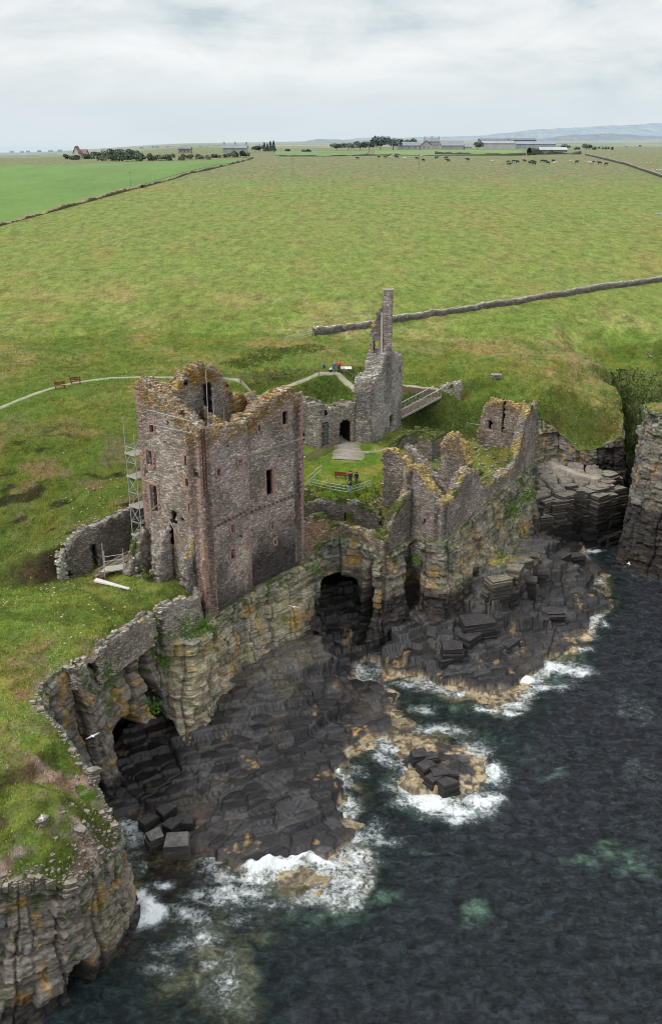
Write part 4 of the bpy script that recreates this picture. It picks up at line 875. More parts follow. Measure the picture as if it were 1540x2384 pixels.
q1 = Line([(A_[0]+e1[0]*8.5+e2[0]*1., A_[1]+e1[1]*8.5+e2[1]*1.), (A_[0]+e1[0]*8.5+e2[0]*7, A_[1]+e1[1]*8.5+e2[1]*7)], 1)
wall('cross_wall', q1, .9, 14, [(0, 28), (2, 27), (3.5, 29.5), (6, 30.5)], tower, [(3, 24, 1.2, 3, 2, 1)], rag=.6, lichen=.6, seed=7)
q2 = Line([(W_[0]+e1[0]*1.5-e2[0]*.9, W_[1]+e1[1]*1.5-e2[1]*.9), (W_[0]+e1[0]*4.6-e2[0]*1.6, W_[1]+e1[1]*4.6-e2[1]*1.6)], 1)
wall('cross_wall', q2, 1.2, 22, [(0, 33.4), (1.2, 32.2), (2.2, 32.6), (3.2, 31.)], tower, (), rag=.8, lichen=.8, yellow=.7, seed=8)
for L, hs, fr in ((LA, hA, 5), (LB, hB, 6), (LW, hW, 5)):
    for i, h in enumerate(hs[:fr]): surround(L, h[0], h[1], h[2], h[3], tower, SANDO if (L is LW and i in (3, 4)) else SAND, bw=.14 if h[2] < .5 else .18)
surround(LW, hW[5][0], hW[5][1], 1.0, 2.8, tower, SAND); surround(LW, hW[7][0], hW[7][1], 1.2, 1.9, tower, SANDO, lint=False)
zt = lambda L, px, py: L.px2s(px, py)[1]
quoins(A_[0], A_[1], 19.5, 26.0, e1, e2, tower, SAND); quoins(A_[0], A_[1], 26.0, 31.0, e1, e2, tower, SAND, .25)
quoins(A_[0], A_[1], 13.0, 19.5, e1, e2, tower, SANDO, .3)
quoins(B_[0], B_[1], 11.6, 29.6, -e1, e2, tower, SAND, .12)
quoins(C_[0], C_[1], 13.5, 31.2, -e1, e2, tower, SAND, .05); quoins(W_[0], W_[1], 18, 33.5, -e2, e1, tower, SAND, .15)
# return of the wing at the re-entrant corner
wall('wall', Line([B_, (B_[0]+e2[0]*.95, B_[1]+e2[1]*.95)], 1), .5, 8.6, [(0, 29.6), (1, 29.3)], tower, (), seed=12, ends=0, cs=.2, dark=14.5)
# string courses, corbels
def course(line, s0, s1, z, parent, name='string_course', w=.16, h=.14, gaps=0.):
    mb = MB(); s = s0
    while s < s1:
        l = random.uniform(.5, .9)
        if random.random() >= gaps:
            i = int(np.clip(np.searchsorted(line.L, s+l/2)-1, 0, len(line.nn)-1)); e = line.p[i+1]-line.p[i]; e /= np.linalg.norm(e); n = line.nn[i]
            p = line.p[i]+e*(s+l/2-line.L[i])-n*(w/2-.05)
            mb.box((p[0], p[1], z+random.uniform(-.02, .02)), (l-.03, w+.14, h), math.atan2(e[1], e[0]), .03)
        s += l
    return mb.build(name, LED, parent)
course(LB, .1, LB.len-.05, LB.px2s(640, 1040)[1], tower, w=.12, h=.16, gaps=.12)
course(LA, .3, LA.len-2.6, LA.px2s(520, 1120)[1], tower, w=.1, h=.1, gaps=.1)
for L, z in ((LB, LB.px2s(650, 1165)[1]), (LA, LA.px2s(520, 1215)[1])):
    mb = MB()
    for k in range(16):
        s = .4+k*.62
        if s < L.len-.2:
            i = 0; e = L.p[1]-L.p[0]; e /= np.linalg.norm(e); p = L.p[0]+e*s-L.nn[0]*.08; mb.box((p[0], p[1], z), (.22, .34, .24), math.atan2(e[1], e[0]), .08)
    mb.build('corbel_row', flat((.17, .13, .10), .95, .4, 3, 'weathered_corbel'), tower)
# roof scar and broken forework against the west face
sR = LW.px2s(375, 1170); sE = LW.px2s(455, 1305)
def onw(s, z, o): x, y, nx, ny = [float(v) for v in LW.at(s)]; return (x-nx*o, y-ny*o, z)
mb = MB(); mb.bar(onw(sR[0], sR[1], .12), onw(sE[0]-.2, sR[1]-5.6, .12), .07, n=4); mb.bar(onw(sR[0], sR[1], .12), onw(sR[0]-1.6, sR[1]-1.3, .12), .06, n=4)
mb.build('roof_scar', LED, tower)
for s0, ln, zt0, zt1, sd in ((.6, 3.0, 20.4, 16.4, 21), (4.1, 2.4, 20.6, 18.4, 22), (7.2, 1.5, 20.2, 16.0, 23)):
    x, y, nx, ny = [float(v) for v in LW.at(s0)]
    Lf = Line([(x+nx*.1, y+ny*.1), (x-nx*ln, y-ny*ln)], -1)
    wall('broken_wall', Lf, 1.1, 12.4, [(0, zt0), (ln*.5, zt0*.45+zt1*.55), (ln, zt1)], tower, (), rag=.8, seed=sd, base=(.25, .225, .2), grass=.22, crumb=.16)
Lc = Line([onw(.8, 0, 2.4)[:2], onw(3.2, 0, 2.9)[:2]], 1)
wall('broken_wall', Lc, .9, 12.6, [(0, 16.6), (1, 15.4), (2.4, 15.9)], tower, (), rag=.6, seed=24, grass=.75, crumb=.16)
# rusty drain channel down the corner
mb = MB()
x, y, nx, ny = [float(v) for v in LA.at(.38)]; x2, y2, _, _ = [float(v) for v in LA.at(.78)]
for (a, b) in ((x, y), (x2, y2)): mb.bar((a-nx*.12, b-ny*.12, 24.6), (a-nx*.12, b-ny*.12, 31.2), .055, n=6)
for k in range(14): z = 24.8+k*.47; mb.bar((x-nx*.12, y-ny*.12, z), (x2-nx*.12, y2-ny*.12, z), .035, n=5)
t_ = mb.build('iron_ladder', RUST); tag(t_, 'rusty vertical iron ladder frame fixed beside the near corner of the tower head', 'ladder')
# ------------------------------------------------------------------ retaining ruin west of the tower
rr = empty('ruined_wall', (*WALLW[0], 14), 'dark curved rubble wall with a narrow doorway, turf growing over its head, left of the scaffold', 'ruined wall')
LR = Line(WALLW, 1)
wall('wall', LR, .9, 12.0, [(0, 17.2), (1, 18.4), (2.5, 19), (6, 19.1), (LR.len, 19.4)], rr, [(3.2, 15.7, .75, 3.0, .8, 1)], rag=.2, seed=31, base=(.15, .135, .12), grass=.2, yellow=.15)
wall('wall_end', Line([(WALLW[0][0]-.7, WALLW[0][1]-.5), (WALLW[0][0]+.25, WALLW[0][1]+.25)], 1), 1.1, 12.6, [(0, 16.4), (1, 17.4)], rr, (), rag=.5, seed=32, base=(.36, .34, .30), crumb=.2, ends=.3)
# ------------------------------------------------------------------ wall along the left cliff edge
cw = empty('retaining_wall', (*P(300, 1455, 15.5), 12), 'low crumbling stone wall running along the grassy cliff edge below the tower', 'retaining wall')
pts = [P(150, 1549, 15.3), P(172, 1562, 15.1), P(186, 1556, 15.1), P(212, 1535, 15.3)]
wall('wall', Line(pts, 1), .8, 13.2, [(0, 15.4), (1, 15.1), (2, 15.5), (3.5, 15.3)], cw, (), rag=.35, seed=41, base=(.30, .27, .23), crumb=.16, yellow=.2)
pts = [P(224, 1520, 15.4), P(255, 1492, 15.5), P(300, 1462, 15.5), P(345, 1432, 15.4), P(364, 1425, 15.4)]
wall('wall', Line(pts, 1), .8, 12.0, [(0, 15.2), (2, 15.6), (4, 15.5), (9, 15.6)], cw, (), rag=.3, seed=42, base=(.26, .23, .19), crumb=.14, yellow=.15)
pts = [P(372, 1424, 15.4), P(400, 1412, 15.3), P(462, 1388, 15.1), (-12.6, 83.6)]
wall('wall', Line(pts, 1), .8, 11.2, [(0, 15.4), (1.5, 15.6), (4.5, 15.2), (8, 15.0)], cw, (), rag=.35, seed=43, base=(.28, .25, .21), crumb=.14, yellow=.12)
# ------------------------------------------------------------------ arch wall over the sea cave
aw = empty('sea_gate_wall', (0, 101, 13), 'orange-tinged rubble wall carried on an arch over the sea cave, right of the tower', 'castle wall')
LAr = Line([(-3.3, 98.4), (-1.2, 100.2), (1.1, 101.3), (3.2, 100.9), (4.9, 98.7), (5.8, 97.4)], 1)
mid = 3.9
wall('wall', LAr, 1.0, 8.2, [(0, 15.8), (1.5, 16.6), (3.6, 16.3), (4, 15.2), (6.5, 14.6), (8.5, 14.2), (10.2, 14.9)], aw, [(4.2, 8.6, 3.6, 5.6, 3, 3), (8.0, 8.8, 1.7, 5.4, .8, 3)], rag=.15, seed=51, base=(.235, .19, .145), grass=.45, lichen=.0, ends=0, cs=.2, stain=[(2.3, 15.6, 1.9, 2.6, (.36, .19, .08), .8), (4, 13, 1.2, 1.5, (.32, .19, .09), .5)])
mb = MB(); s_, z_ = 4.2, 8.6+2.8-1.8
for k in range(15):
    a = math.pi*k/14; x, y, nx, ny = [float(v) for v in LAr.at(s_+math.cos(a)*2.0)]; mb.box((x-nx*.03+nx*.2, y-ny*.03+ny*.2, z_+math.sin(a)*2.0), (.3, .5, .36), .4, .12)
mb.build('arch_ring', flat((.22, .17, .12), .95, .4, 3, 'arch_stone'), aw)
wall('inner_wall', Line([(-3.8, 105.2), (-.8, 105.6), (2.4, 104.6), (4.6, 102.9), (5.6, 101.4)], 1), .7, 11.8, [(0, 15.4), (3, 16.3), (6, 16.5), (8, 16.6), (10, 16)], aw, [(6.0, 13.9, 1.1, 2.4, .65, 1)], rag=.3, seed=52, base=(.17, .15, .13), grass=.4)
# ------------------------------------------------------------------ ruined range on the right
rg = empty('ruined_range', (15, 108, 14), 'long jagged roofless range with yellow-capped rubble walls along the right cliff edge', 'castle ruin')
wall('wall', Line([(5.8, 97.5), (7.4, 99.4), (9.3, 101.5)], 1), 1.1, 10.6, [(0, 14.9), (1.6, 16), (3, 17.6), (5.3, 19.2)], rg, (), rag=.3, seed=61, base=(.22, .195, .17), grass=.5, ends=0, crumb=.12)
wall('wall', Line([(5.9, 106.2), (8.0, 105.5), (9.4, 105.2)], 1), 1.0, 14.5, [(0, 22.0), (.8, 22.8), (2.2, 22.3), (3.6, 20.8)], rg, (), rag=.45, seed=62, base=(.20, .175, .15), yellow=.75, crumb=.14)
wall('wall', Line([(9.3, 105.6), (9.4, 101.4)], -1), .9, 12, [(0, 20.6), (1.5, 20), (3, 21), (4.2, 21.9)], rg, (), rag=.5, seed=63, yellow=.6, crumb=.14)
wall('wall', Line([(9.2, 101.6), (12.5, 98.9)], 1), 1.1, 8.8, [(0, 22.2), (.8, 22.0), (1.6, 20.9), (2.6, 19.9), (3.4, 19.0), (4.3, 18.5)], rg, [(1.9, 15.4, .22, .8, .8)], rag=.35, seed=64, base=(.195, .17, .15), yellow=.7, dark=9.5, ends=0, crumb=.13)
LEe = Line([(12.5, 98.9), (16.4, 104.6), (19.6, 109.6), (23, 115.3), (25.9, 120.3), (27.9, 124)], 1)
wall('wall', LEe, 1.1, 12.2, [(0, 18.6), (1.2, 18.0), (3.2, 18.6), (4.6, 20.3), (6.4, 20.5), (7.6, 20.2), (9, 19.6), (9.8, 17.6), (13, 17.1), (17, 16.6), (20.5, 16.7), (22.2, 18.2), (23.4, 20.6), (24.4, 22.4), (26, 23.3), (29, 23.2)], rg,
     [(24.5, 17.8, .4, .8, .9), (26.2, 18.3, .35, .7, .9), (27, 20.6, .25, 1., .9), (1.5, 14.6, .25, .7, .7)], rag=.3, seed=65, base=(.25, .215, .185), yellow=.45, crumb=.12, ends=0, grass=.25)
wall('wall', Line([(17.0, 105.9), (15.4, 107.6), (13.6, 109.3)], 1), 1.0, 14.5, [(0, 20.6), (.7, 21.6), (1.1, 23.0), (2.4, 24.0), (3.8, 23.6), (4.6, 22.6)], rg, (), rag=.4, seed=66, base=(.205, .18, .155), yellow=.8, lichen=.4, crumb=.14)
wall('wall', Line([(9.2, 114.6), (11.2, 110.2), (14.2, 105.6)], 1), .8, 14.3, [(0, 20.8), (2, 20.4), (5, 19.2), (8, 18.2), (10.6, 17.3)], rg, (), rag=.3, seed=67, base=(.155, .135, .12), yellow=.3, grass=.3)
wall('wall', Line([(11.4, 121.4), (13.4, 119.6), (15.4, 123.4)], 1), 1.2, 15, [(0, 19.2), (2, 19.8), (6, 19.4)], rg, (), rag=.35, seed=68, base=(.20, .18, .155), grass=.85, yellow=.2)
wall('wall', Line([(8.6, 122.6), (10.4, 126.0), (13.5, 126.6), (18, 125)], 1), 1.1, 14.8, [(0, 17.6), (3, 18.4), (7, 18.6), (10, 17.2)], rg, (), rag=.4, seed=69, base=(.20, .185, .165), grass=.8, yellow=.1)
wall('wall', Line([(20.6, 128.5), (22.6, 126.9), (25.8, 125.2), (27.4, 124.6)], 1), 1.1, 14, [(0, 18), (.8, 21.4), (1.8, 22.8), (3.4, 23.1), (5.5, 22.6)], rg, [(2.0, 19.3, .5, 1.3, .7), (3.9, 20.6, .3, 4.6, 1.3)], rag=.45, seed=70, base=(.20, .17, .145), yellow=.7, lichen=.35, crumb=.14)
wall('wall', Line([(27.9, 124.2), (26.8, 127.8)], 1), 1.0, 13, [(0, 23), (1.5, 22.2), (3.6, 19.5)], rg, (), rag=.5, seed=71, grass=.4)
wall('wall', Line([(10.2, 113.2), (12.6, 114.4), (14.6, 111.6), (16.6, 112.2), (20, 117)], 1), .7, 14.2, [(0, 16.6), (3, 17.2), (6, 16.4), (10, 16.2)], rg, (), rag=.3, seed=72, base=(.18, .16, .14), grass=.6)
# ------------------------------------------------------------------ gatehouse with tall chimney
gt = empty('gatehouse_tower', (8, 131, 17), 'grey stone gatehouse tower carrying a tall thin chimney stack above the courtyard', 'gatehouse')
LG = Line([(3.15, 126.3), (5.65, 125.9), (10.5, 136.6)], 1)
wall('wall', Line([(5.65, 125.9), (8.0, 131.1), (10.5, 136.6)], 1), 2.6, 14.6, [(0, 25.9), (1.5, 26.2), (3.4, 26.2), (4.2, 28.5), (7.4, 28.8), (8.4, 27.8), (11.8, 27.2)], gt, [(7.6, 18.2, 1.5, 2.0, .9), (10.6, 25.2, .6, .9, .8)], rag=.2, seed=81, base=(.27, .255, .235), yellow=.1, ends=0, cs=.2)
wall('wall', Line([(3.15, 126.3), (5.55, 125.88)], 1), 3.8, 14.6, [(0, 25.8), (1.2, 26.0), (2.5, 26.1)], gt, (), rag=.25, seed=82, base=(.22, .2, .18), yellow=.25, ends=0, grass=.25)
wall('chimney_stack', Line([(7.15, 130.7), (8.45, 130.7)], 1), 1.2, 26, [(0, 37.2), (1.4, 37.2)], gt, (), rag=.04, seed=83, base=(.27, .235, .215), yellow=.1, ends=0, cs=.2, ct=.3, crumb=.07)
mb = MB(); mb.box((7.8, 131.3, 37.25), (1.55, 1.45, .16), 0, .02); mb.build('chimney_cap', LED, gt)
wall('gable_fragment', Line([(5.3, 131.9), (7.3, 131.3)], 1), .8, 25.6, [(0, 30.2), (.25, 32.2), (.8, 32.8), (1.1, 34.2), (1.7, 35.2), (2.1, 35.6)], gt, [(1.05, 28.4, .85, 3.4, 1.5, 0)], rag=.45, seed=84, base=(.24, .215, .195), yellow=.35, crumb=.14)
mb = MB(); mb.bar((7.05, 130.6, 26.2), (7.0, 130.7, 34.2), .13, n=5); mb.build('render_strip', flat((.42, .40, .37), .9, .2, 3, 'old_lime_render'), gt)
surround(Line([(5.3, 131.9), (7.3, 131.3)], 1), 1.05, 28.4, .85, 3.4, gt, SAND, lint=False)
# passage wall and curtain wall
cu = empty('curtain_wall', (0, 125, 17), 'curtain wall with a vaulted entrance passage and barred opening at the back of the courtyard', 'castle wall')
LCu = Line([(-9, 126.6), (-5, 125.0), (-1.5, 122.9), (.7, 124.7), (3.3, 126.2)], 1)
sa, za = LCu.px2s(806, 996)
si, zi = LCu.px2s(757, 1012)
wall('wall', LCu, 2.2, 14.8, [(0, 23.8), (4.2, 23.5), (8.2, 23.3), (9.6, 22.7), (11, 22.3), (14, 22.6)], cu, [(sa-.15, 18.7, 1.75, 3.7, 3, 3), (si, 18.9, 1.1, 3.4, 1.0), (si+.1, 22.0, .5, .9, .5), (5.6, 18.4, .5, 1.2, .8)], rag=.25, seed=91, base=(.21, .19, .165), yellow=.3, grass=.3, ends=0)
x, y, nx, ny = [float(v) for v in LCu.at(si)]; i = 1; e = unit(LCu.p[2], LCu.p[3]) if si > LCu.L[2] else unit(LCu.p[1], LCu.p[2])
mb = MB()
for k in range(6): s = -.5+k*.2; mb.bar((x+e[0]*s, y+e[1]*s, 17.2), (x+e[0]*s, y+e[1]*s, 20.6), .03, n=5)
for k in range(7): z = 17.4+k*.5; mb.bar((x-e[0]*.55, y-e[1]*.55, z), (x+e[0]*.55, y+e[1]*.55, z), .03, n=5)
g_ = mb.build('iron_gate', flat((.2, .21, .21), .6, .2, 5, 'steel_grille')); tag(g_, 'tall steel grille gate closing the opening left of the vaulted passage', 'gate')
g_.parent = None
DKM = flat((.012, .012, .012), 1, 0, 1, 'painted_passage_shade')
mb = MB(); x, y, nx, ny = [float(v) for v in LCu.at(sa-.15)]; mb.box((x+nx*3.4, y+ny*3.4, 18.9), (3.2, .4, 4.4), .52); mb.build('passage_shade_block', DKM, cu)  # near-black block added to stand in for the passage's inner shade
# bridge abutment
ab = empty('bridge_abutment', (17.5, 143, 18), 'stone abutment wall at the landward end of the footbridge', 'abutment')
wall('wall', Line([(17.2, 142.2), (20.6, 144.6)], 1), 1.2, 15.5, [(0, 20.9), (2, 21.1), (4.2, 21.4)], ab, (), rag=.2, seed=95, base=(.27, .25, .22), grass=.2)
wall('pier', Line([(15.6, 141.6), (17.2, 142.0)], 1), 1.0, 14, [(0, 19.4), (2, 19.6)], ab, (), rag=.15, seed=96, base=(.2, .185, .165))
# ================================================================== ROCK BLOCKS
print('blocks')
def blockmesh(mb, x, y, z0, z1, r, n=6, rz=None, th=(.25, .6), off=.12, lean=(0, 0), sq=1., wild=.22):
    """a stack of bedded slabs, each an irregular polygon prism"""
    rz = random.uniform(0, 6) if rz is None else rz
    rz = .42+random.uniform(-wild, wild); asp = random.uniform(.62, .95)
    cs_ = [(1, asp), (-1, asp), (-1, -asp), (1, -asp)]
    if n >= 5: cs_ = [(1, asp*.3), (.45, asp), (-1, asp), (-1, -asp), (1, -asp)]
    if n >= 6: cs_ = [(1, asp*.3), (.45, asp), (-1, asp), (-1, -asp*.4), (-.6, -asp), (1, -asp)]
    n = len(cs_); cs_ = [(a*r*1.02*random.uniform(.82, 1.1), b*r*1.02*random.uniform(.82, 1.1)) for a, b in cs_]
    ang = [math.atan2(b, a)+rz for a, b in cs_]; rr = [math.hypot(a, b) for a, b in cs_]
    z = z0
    while z < z1-.05:
        h = min(random.uniform(*th), z1-z); dx, dy = random.uniform(-off, off), random.uniform(-off, off); k0 = random.uniform(.9, 1.03)
        if z+h >= z1-.01: k0 *= .93
        vs = []
        for lev, kk in ((0, k0*.985), (.18, k0), (.82, k0), (1, k0*.95)):
            for a, q in zip(ang, rr):
                zz = z+h*lev*.985; jj = .05*r; vs.append((x+dx+lean[0]*(zz-z0)+math.cos(a)*q*kk*sq+random.uniform(-jj, jj), y+dy+lean[1]*(zz-z0)+math.sin(a)*q*kk+random.uniform(-jj, jj), zz+random.uniform(-.04, .04)*(1 if h > .3 else .3)))
        fs = []
        for L in range(3):
            for k in range(n): fs.append((L*n+k, L*n+(k+1) % n, (L+1)*n+(k+1) % n, (L+1)*n+k))
        fs += [tuple(range(n))[::-1], tuple(range(3*n, 4*n))]; mb.add(vs, fs); z += h
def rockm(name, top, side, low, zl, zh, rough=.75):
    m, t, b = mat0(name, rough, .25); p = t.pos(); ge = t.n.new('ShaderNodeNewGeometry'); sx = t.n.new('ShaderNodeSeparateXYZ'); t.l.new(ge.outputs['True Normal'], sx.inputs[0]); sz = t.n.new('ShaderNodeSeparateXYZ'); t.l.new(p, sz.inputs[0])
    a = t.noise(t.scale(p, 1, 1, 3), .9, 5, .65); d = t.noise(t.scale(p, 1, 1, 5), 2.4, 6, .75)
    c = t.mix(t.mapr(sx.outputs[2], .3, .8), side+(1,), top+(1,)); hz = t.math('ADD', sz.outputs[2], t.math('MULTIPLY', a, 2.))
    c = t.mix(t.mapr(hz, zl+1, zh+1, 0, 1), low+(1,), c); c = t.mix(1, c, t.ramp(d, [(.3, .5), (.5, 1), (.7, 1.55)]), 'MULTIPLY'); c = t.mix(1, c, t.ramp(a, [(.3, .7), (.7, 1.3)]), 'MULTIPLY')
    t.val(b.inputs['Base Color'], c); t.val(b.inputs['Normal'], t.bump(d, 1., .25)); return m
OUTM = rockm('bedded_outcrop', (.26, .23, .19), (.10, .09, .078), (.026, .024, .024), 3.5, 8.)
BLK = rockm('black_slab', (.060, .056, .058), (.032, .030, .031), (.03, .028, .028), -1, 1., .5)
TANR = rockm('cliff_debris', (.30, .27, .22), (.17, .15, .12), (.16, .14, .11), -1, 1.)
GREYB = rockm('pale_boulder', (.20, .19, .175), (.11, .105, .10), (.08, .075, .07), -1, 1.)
mb = MB()
edge = []
for k in range(len(OUT)):
    a, b = OUT[k], OUT[(k+1) % len(OUT)]; L = math.dist(a, b); n = max(1, int(L/1.35))
    for i in range(n):
        t_ = (i+.5)/n; edge.append((a[0]+(b[0]-a[0])*t_, a[1]+(b[1]-a[1])*t_))
for x, y in edge:
    if y > 138.5 or x < 28.5: continue
    tz = 9.3+.10*(y-135); cx_, cy_ = 36, 135; d = math.hypot(x-cx_, y-cy_); ux, uy = (cx_-x)/d, (cy_-y)/d
    blockmesh(mb, x+ux*1.1, y+uy*1.1, -.6, tz-random.uniform(-.1, .7), random.uniform(1.2, 1.6), random.choice((5, 6, 7)))
    r_ = random.random(); blockmesh(mb, x-ux*.2+random.uniform(-.4, .4), y-uy*.2, -.6, tz*(random.uniform(.72, .9) if r_ < .35 else random.uniform(.35, .65)), random.uniform(1.0, 1.5), random.choice((5, 6)))
    blockmesh(mb, x-ux*1.3+random.uniform(-.5, .5), y-uy*1.3, -.6, random.uniform(.8, 3.2), random.uniform(.9, 1.4), 5)
for px, py, z1, r in ((1250,1150,6.6,1.5),(1275,1165,6.4,1.3),(1262,1200,6.6,1.2),(1290,1190,6.2,1.5),(1280,1215,4.6,1.9),(1245,1120,8,1.6),(1270,1095,9.2,1.7),(1252,1085,9.4,1.4),(1300,1090,9.3,1.6),(1245,1240,3.4,1.3),(1320,1150,6,1.6),(1420,1150,3.2,1.4),(1425,1180,2.4,1.5),(1410,1120,4,1.6),(1430,1130,2.6,1.2),(1435,1090,4,1.4)):
    x, y = P(px, py, z1); blockmesh(mb, x, y, -.6, z1, r, random.choice((5, 6)))
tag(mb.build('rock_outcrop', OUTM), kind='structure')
def rock(name, px, py, z1, r, mat, label, cat='boulder', group=None, z0=-.8, n=5, th=(.5, .9), rz=None, sq=1., lean=(0, 0), off=.04, wild=.5):
    mb = MB(); x, y = P(px, py, z1); blockmesh(mb, x, y, z0, z1, r, n, rz, th, off, lean, sq, wild)
    o = mb.build(name, mat); return tag(o, label, cat, group)
# black slabs riding on the isolated reef
G1 = 'black slabs on the surf-ringed reef'
for i, (px, py, z1, r, lb) in enumerate(((975,1752,1.75,.85,'black angular rock slab at the upper left end of the surf-ringed reef'),(1002,1757,1.65,.75,'black rock slab second from the upper end of the surf-ringed reef'),(992,1778,1.6,.85,'dark flat slab in the middle of the row on the surf-ringed reef'),
        (1022,1795,1.5,.8,'dark slab right of centre on the surf-ringed reef'),(1052,1798,1.4,.75,'rightmost black slab on the surf-ringed reef'),(1008,1808,1.4,.8,'cracked black slab at the lower left of the row on the surf-ringed reef'),(1040,1818,1.35,.95,'large lowest black slab of the row on the surf-ringed reef'))):
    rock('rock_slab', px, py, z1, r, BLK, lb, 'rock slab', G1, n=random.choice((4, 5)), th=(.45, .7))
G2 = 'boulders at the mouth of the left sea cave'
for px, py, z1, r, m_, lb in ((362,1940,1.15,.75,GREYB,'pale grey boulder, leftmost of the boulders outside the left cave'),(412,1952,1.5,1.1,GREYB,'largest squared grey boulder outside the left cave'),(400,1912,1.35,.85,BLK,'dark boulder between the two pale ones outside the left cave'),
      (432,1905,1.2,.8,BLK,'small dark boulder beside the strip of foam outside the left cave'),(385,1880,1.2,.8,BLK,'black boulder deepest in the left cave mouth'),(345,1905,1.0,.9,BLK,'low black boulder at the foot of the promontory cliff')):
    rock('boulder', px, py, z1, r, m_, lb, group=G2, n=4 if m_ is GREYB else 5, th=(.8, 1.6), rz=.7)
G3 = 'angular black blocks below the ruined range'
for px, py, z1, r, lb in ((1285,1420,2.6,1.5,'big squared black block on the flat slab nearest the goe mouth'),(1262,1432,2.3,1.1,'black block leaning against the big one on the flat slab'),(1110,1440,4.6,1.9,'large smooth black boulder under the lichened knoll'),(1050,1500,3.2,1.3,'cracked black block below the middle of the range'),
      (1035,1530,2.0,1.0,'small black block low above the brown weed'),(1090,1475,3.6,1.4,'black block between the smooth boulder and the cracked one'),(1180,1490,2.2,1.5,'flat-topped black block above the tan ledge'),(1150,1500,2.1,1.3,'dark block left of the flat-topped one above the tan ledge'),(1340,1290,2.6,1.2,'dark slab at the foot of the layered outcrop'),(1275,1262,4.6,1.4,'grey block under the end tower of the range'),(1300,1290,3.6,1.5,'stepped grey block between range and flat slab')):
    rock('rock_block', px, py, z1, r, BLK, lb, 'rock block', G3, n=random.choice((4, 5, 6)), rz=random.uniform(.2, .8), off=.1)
# lichened knoll standing proud of the black apron
mb = MB()
for px, py, z1, r in ((1160,1345,7.9,1.3),(1195,1320,7.9,1.2),(1140,1370,6.4,1.3),(1215,1300,7.2,1.1),(1225,1345,5.6,1.3),(1185,1370,5.6,1.4),(1250,1330,4.8,1.2),(1240,1290,6.4,1.1),(1160,1400,4.2,1.4),(1175,1345,7.2,1.0),(1205,1355,5.9,.9),(1150,1385,5.4,.9)):
    x, y = P(px, py, z1); blockmesh(mb, x, y, 1, z1, r, random.choice((4, 5, 6)), th=(.3, .9), off=.15, wild=.8)
m_ = rockm('lichened_rock', (.20, .18, .13), (.12, .105, .085), (.035, .033, .033), 5.0, 7.6)
tag(mb.build('rock_knoll', m_), kind='structure')
# broken rock and turf along the edge of the near promontory
mb = MB()
for k in range(620):
    i = random.choice((1,2,3,4,5,6,7,8,9,10,11,12,1,2,3,4,5,6,7,8,14)); f = random.random(); a, b = LAND[i], LAND[i+1]; x = a[2]+(b[2]-a[2])*f; y = a[3]+(b[3]-a[3])*f
    wdt = 3.8 if i < 9 else .7; o_ = random.random()**1.6*wdt; s_ = random.uniform(.05, .15) if random.random() < .9 else random.uniform(.15, .3)
    x -= o_*random.uniform(.4, 1); y += o_*.4*random.uniform(-.3, .6)
    z = float(ground_z(np.array([x]), np.array([y]))[0])-.15
    blockmesh(mb, x, y, z-.3, z+s_*.8, s_, random.choice((4, 5)), th=(.1, .25), off=.03, wild=1.6)
tag(mb.build('edge_rocks', TANR), kind='stuff', label='pale broken stones scattered along the turf edge of the near headland', cat='stones')
for px, py, z1, r, lb in ((60,1935,12.9,.7,'layered grey rock outcrop low on the turf at the left frame edge'),(20,1960,12.4,.6,'small weathered rock outcrop at the far left frame edge'),(95,1905,13.6,.35,'white flat stone lying in turf above the near cliff'),(185,1925,12.4,.45,'split pale rock in the turf beside the near cliff edge'),(215,1790,13.7,.45,'pale ledge of rock at the turf edge facing the bay'),(160,2050,10.6,.5,'tan rock step at the brow of the near cliff')):
    rock('rock_outcrop', px, py, z1-.25, r, TANR, lb, 'rock outcrop', n=6, z0=z1-1.4, th=(.07, .16), off=.12, wild=.9)
# ================================================================== VEGETATION STUFF
print('tufts')
def gsample(n, x0, x1, y0, y1, rng):
    x = rng.uniform(x0, x1, n); y = rng.uniform(y0, y1, n)
    q = inpoly(x, y, GPOLY); x, y = x[q], y[q]
    # only where the photograph can look
    px, py = proj(x, y, 18); q = (px > -60) & (px < 1600) & (py < 2500); return x[q], y[q]
rng = np.random.RandomState(5)
def tufts(name, n, reg, hmin, hmax, cfun, cat, label, mat=TUFT, nb=3, spread=.16, kind='stuff', dens=None):
    x, y = gsample(n, *reg, rng); 
    d = dens(x, y); q = rng.rand(len(x)) < d; x, y = x[q], y[q]
    keep = np.ones(len(x), bool)
    for pts, w in PATHS: keep &= segd(x, y, pts)[0] > w+.25
    x, y = x[keep], y[keep]; z = ground_z(x, y)-.06; m = len(x)
    V = []; F = []; C = []; cc = cfun(x, y, z)
    for b in range(nb):
        a = rng.uniform(0, 6.28, m); r = rng.uniform(0, spread, m); h = rng.uniform(hmin, hmax, m); bx, by = x+np.cos(a)*r, y+np.sin(a)*r
        a2 = rng.uniform(0, 6.28, m); w = h*.28; lx, ly = rng.uniform(-.45, .45, m)*h, rng.uniform(-.45, .45, m)*h
        V.append(np.stack([np.stack([bx-np.cos(a2)*w, by-np.sin(a2)*w, z], 1), np.stack([bx+np.cos(a2)*w, by+np.sin(a2)*w, z], 1), np.stack([bx+lx, by+ly, z+h], 1)], 1))
        C.append(np.stack([cc*.75, cc*.75, cc*1.12], 1)*rng.uniform(.7, 1.3, (m, 1, 1)))
    V = np.concatenate(V).reshape(-1, 3); C = np.concatenate(C).reshape(-1, 3); F = np.arange(len(V)).reshape(-1, 3)
    return tag(mk(name, V, F, mat, attrs={'Cd': C}), label, cat, kind=kind)
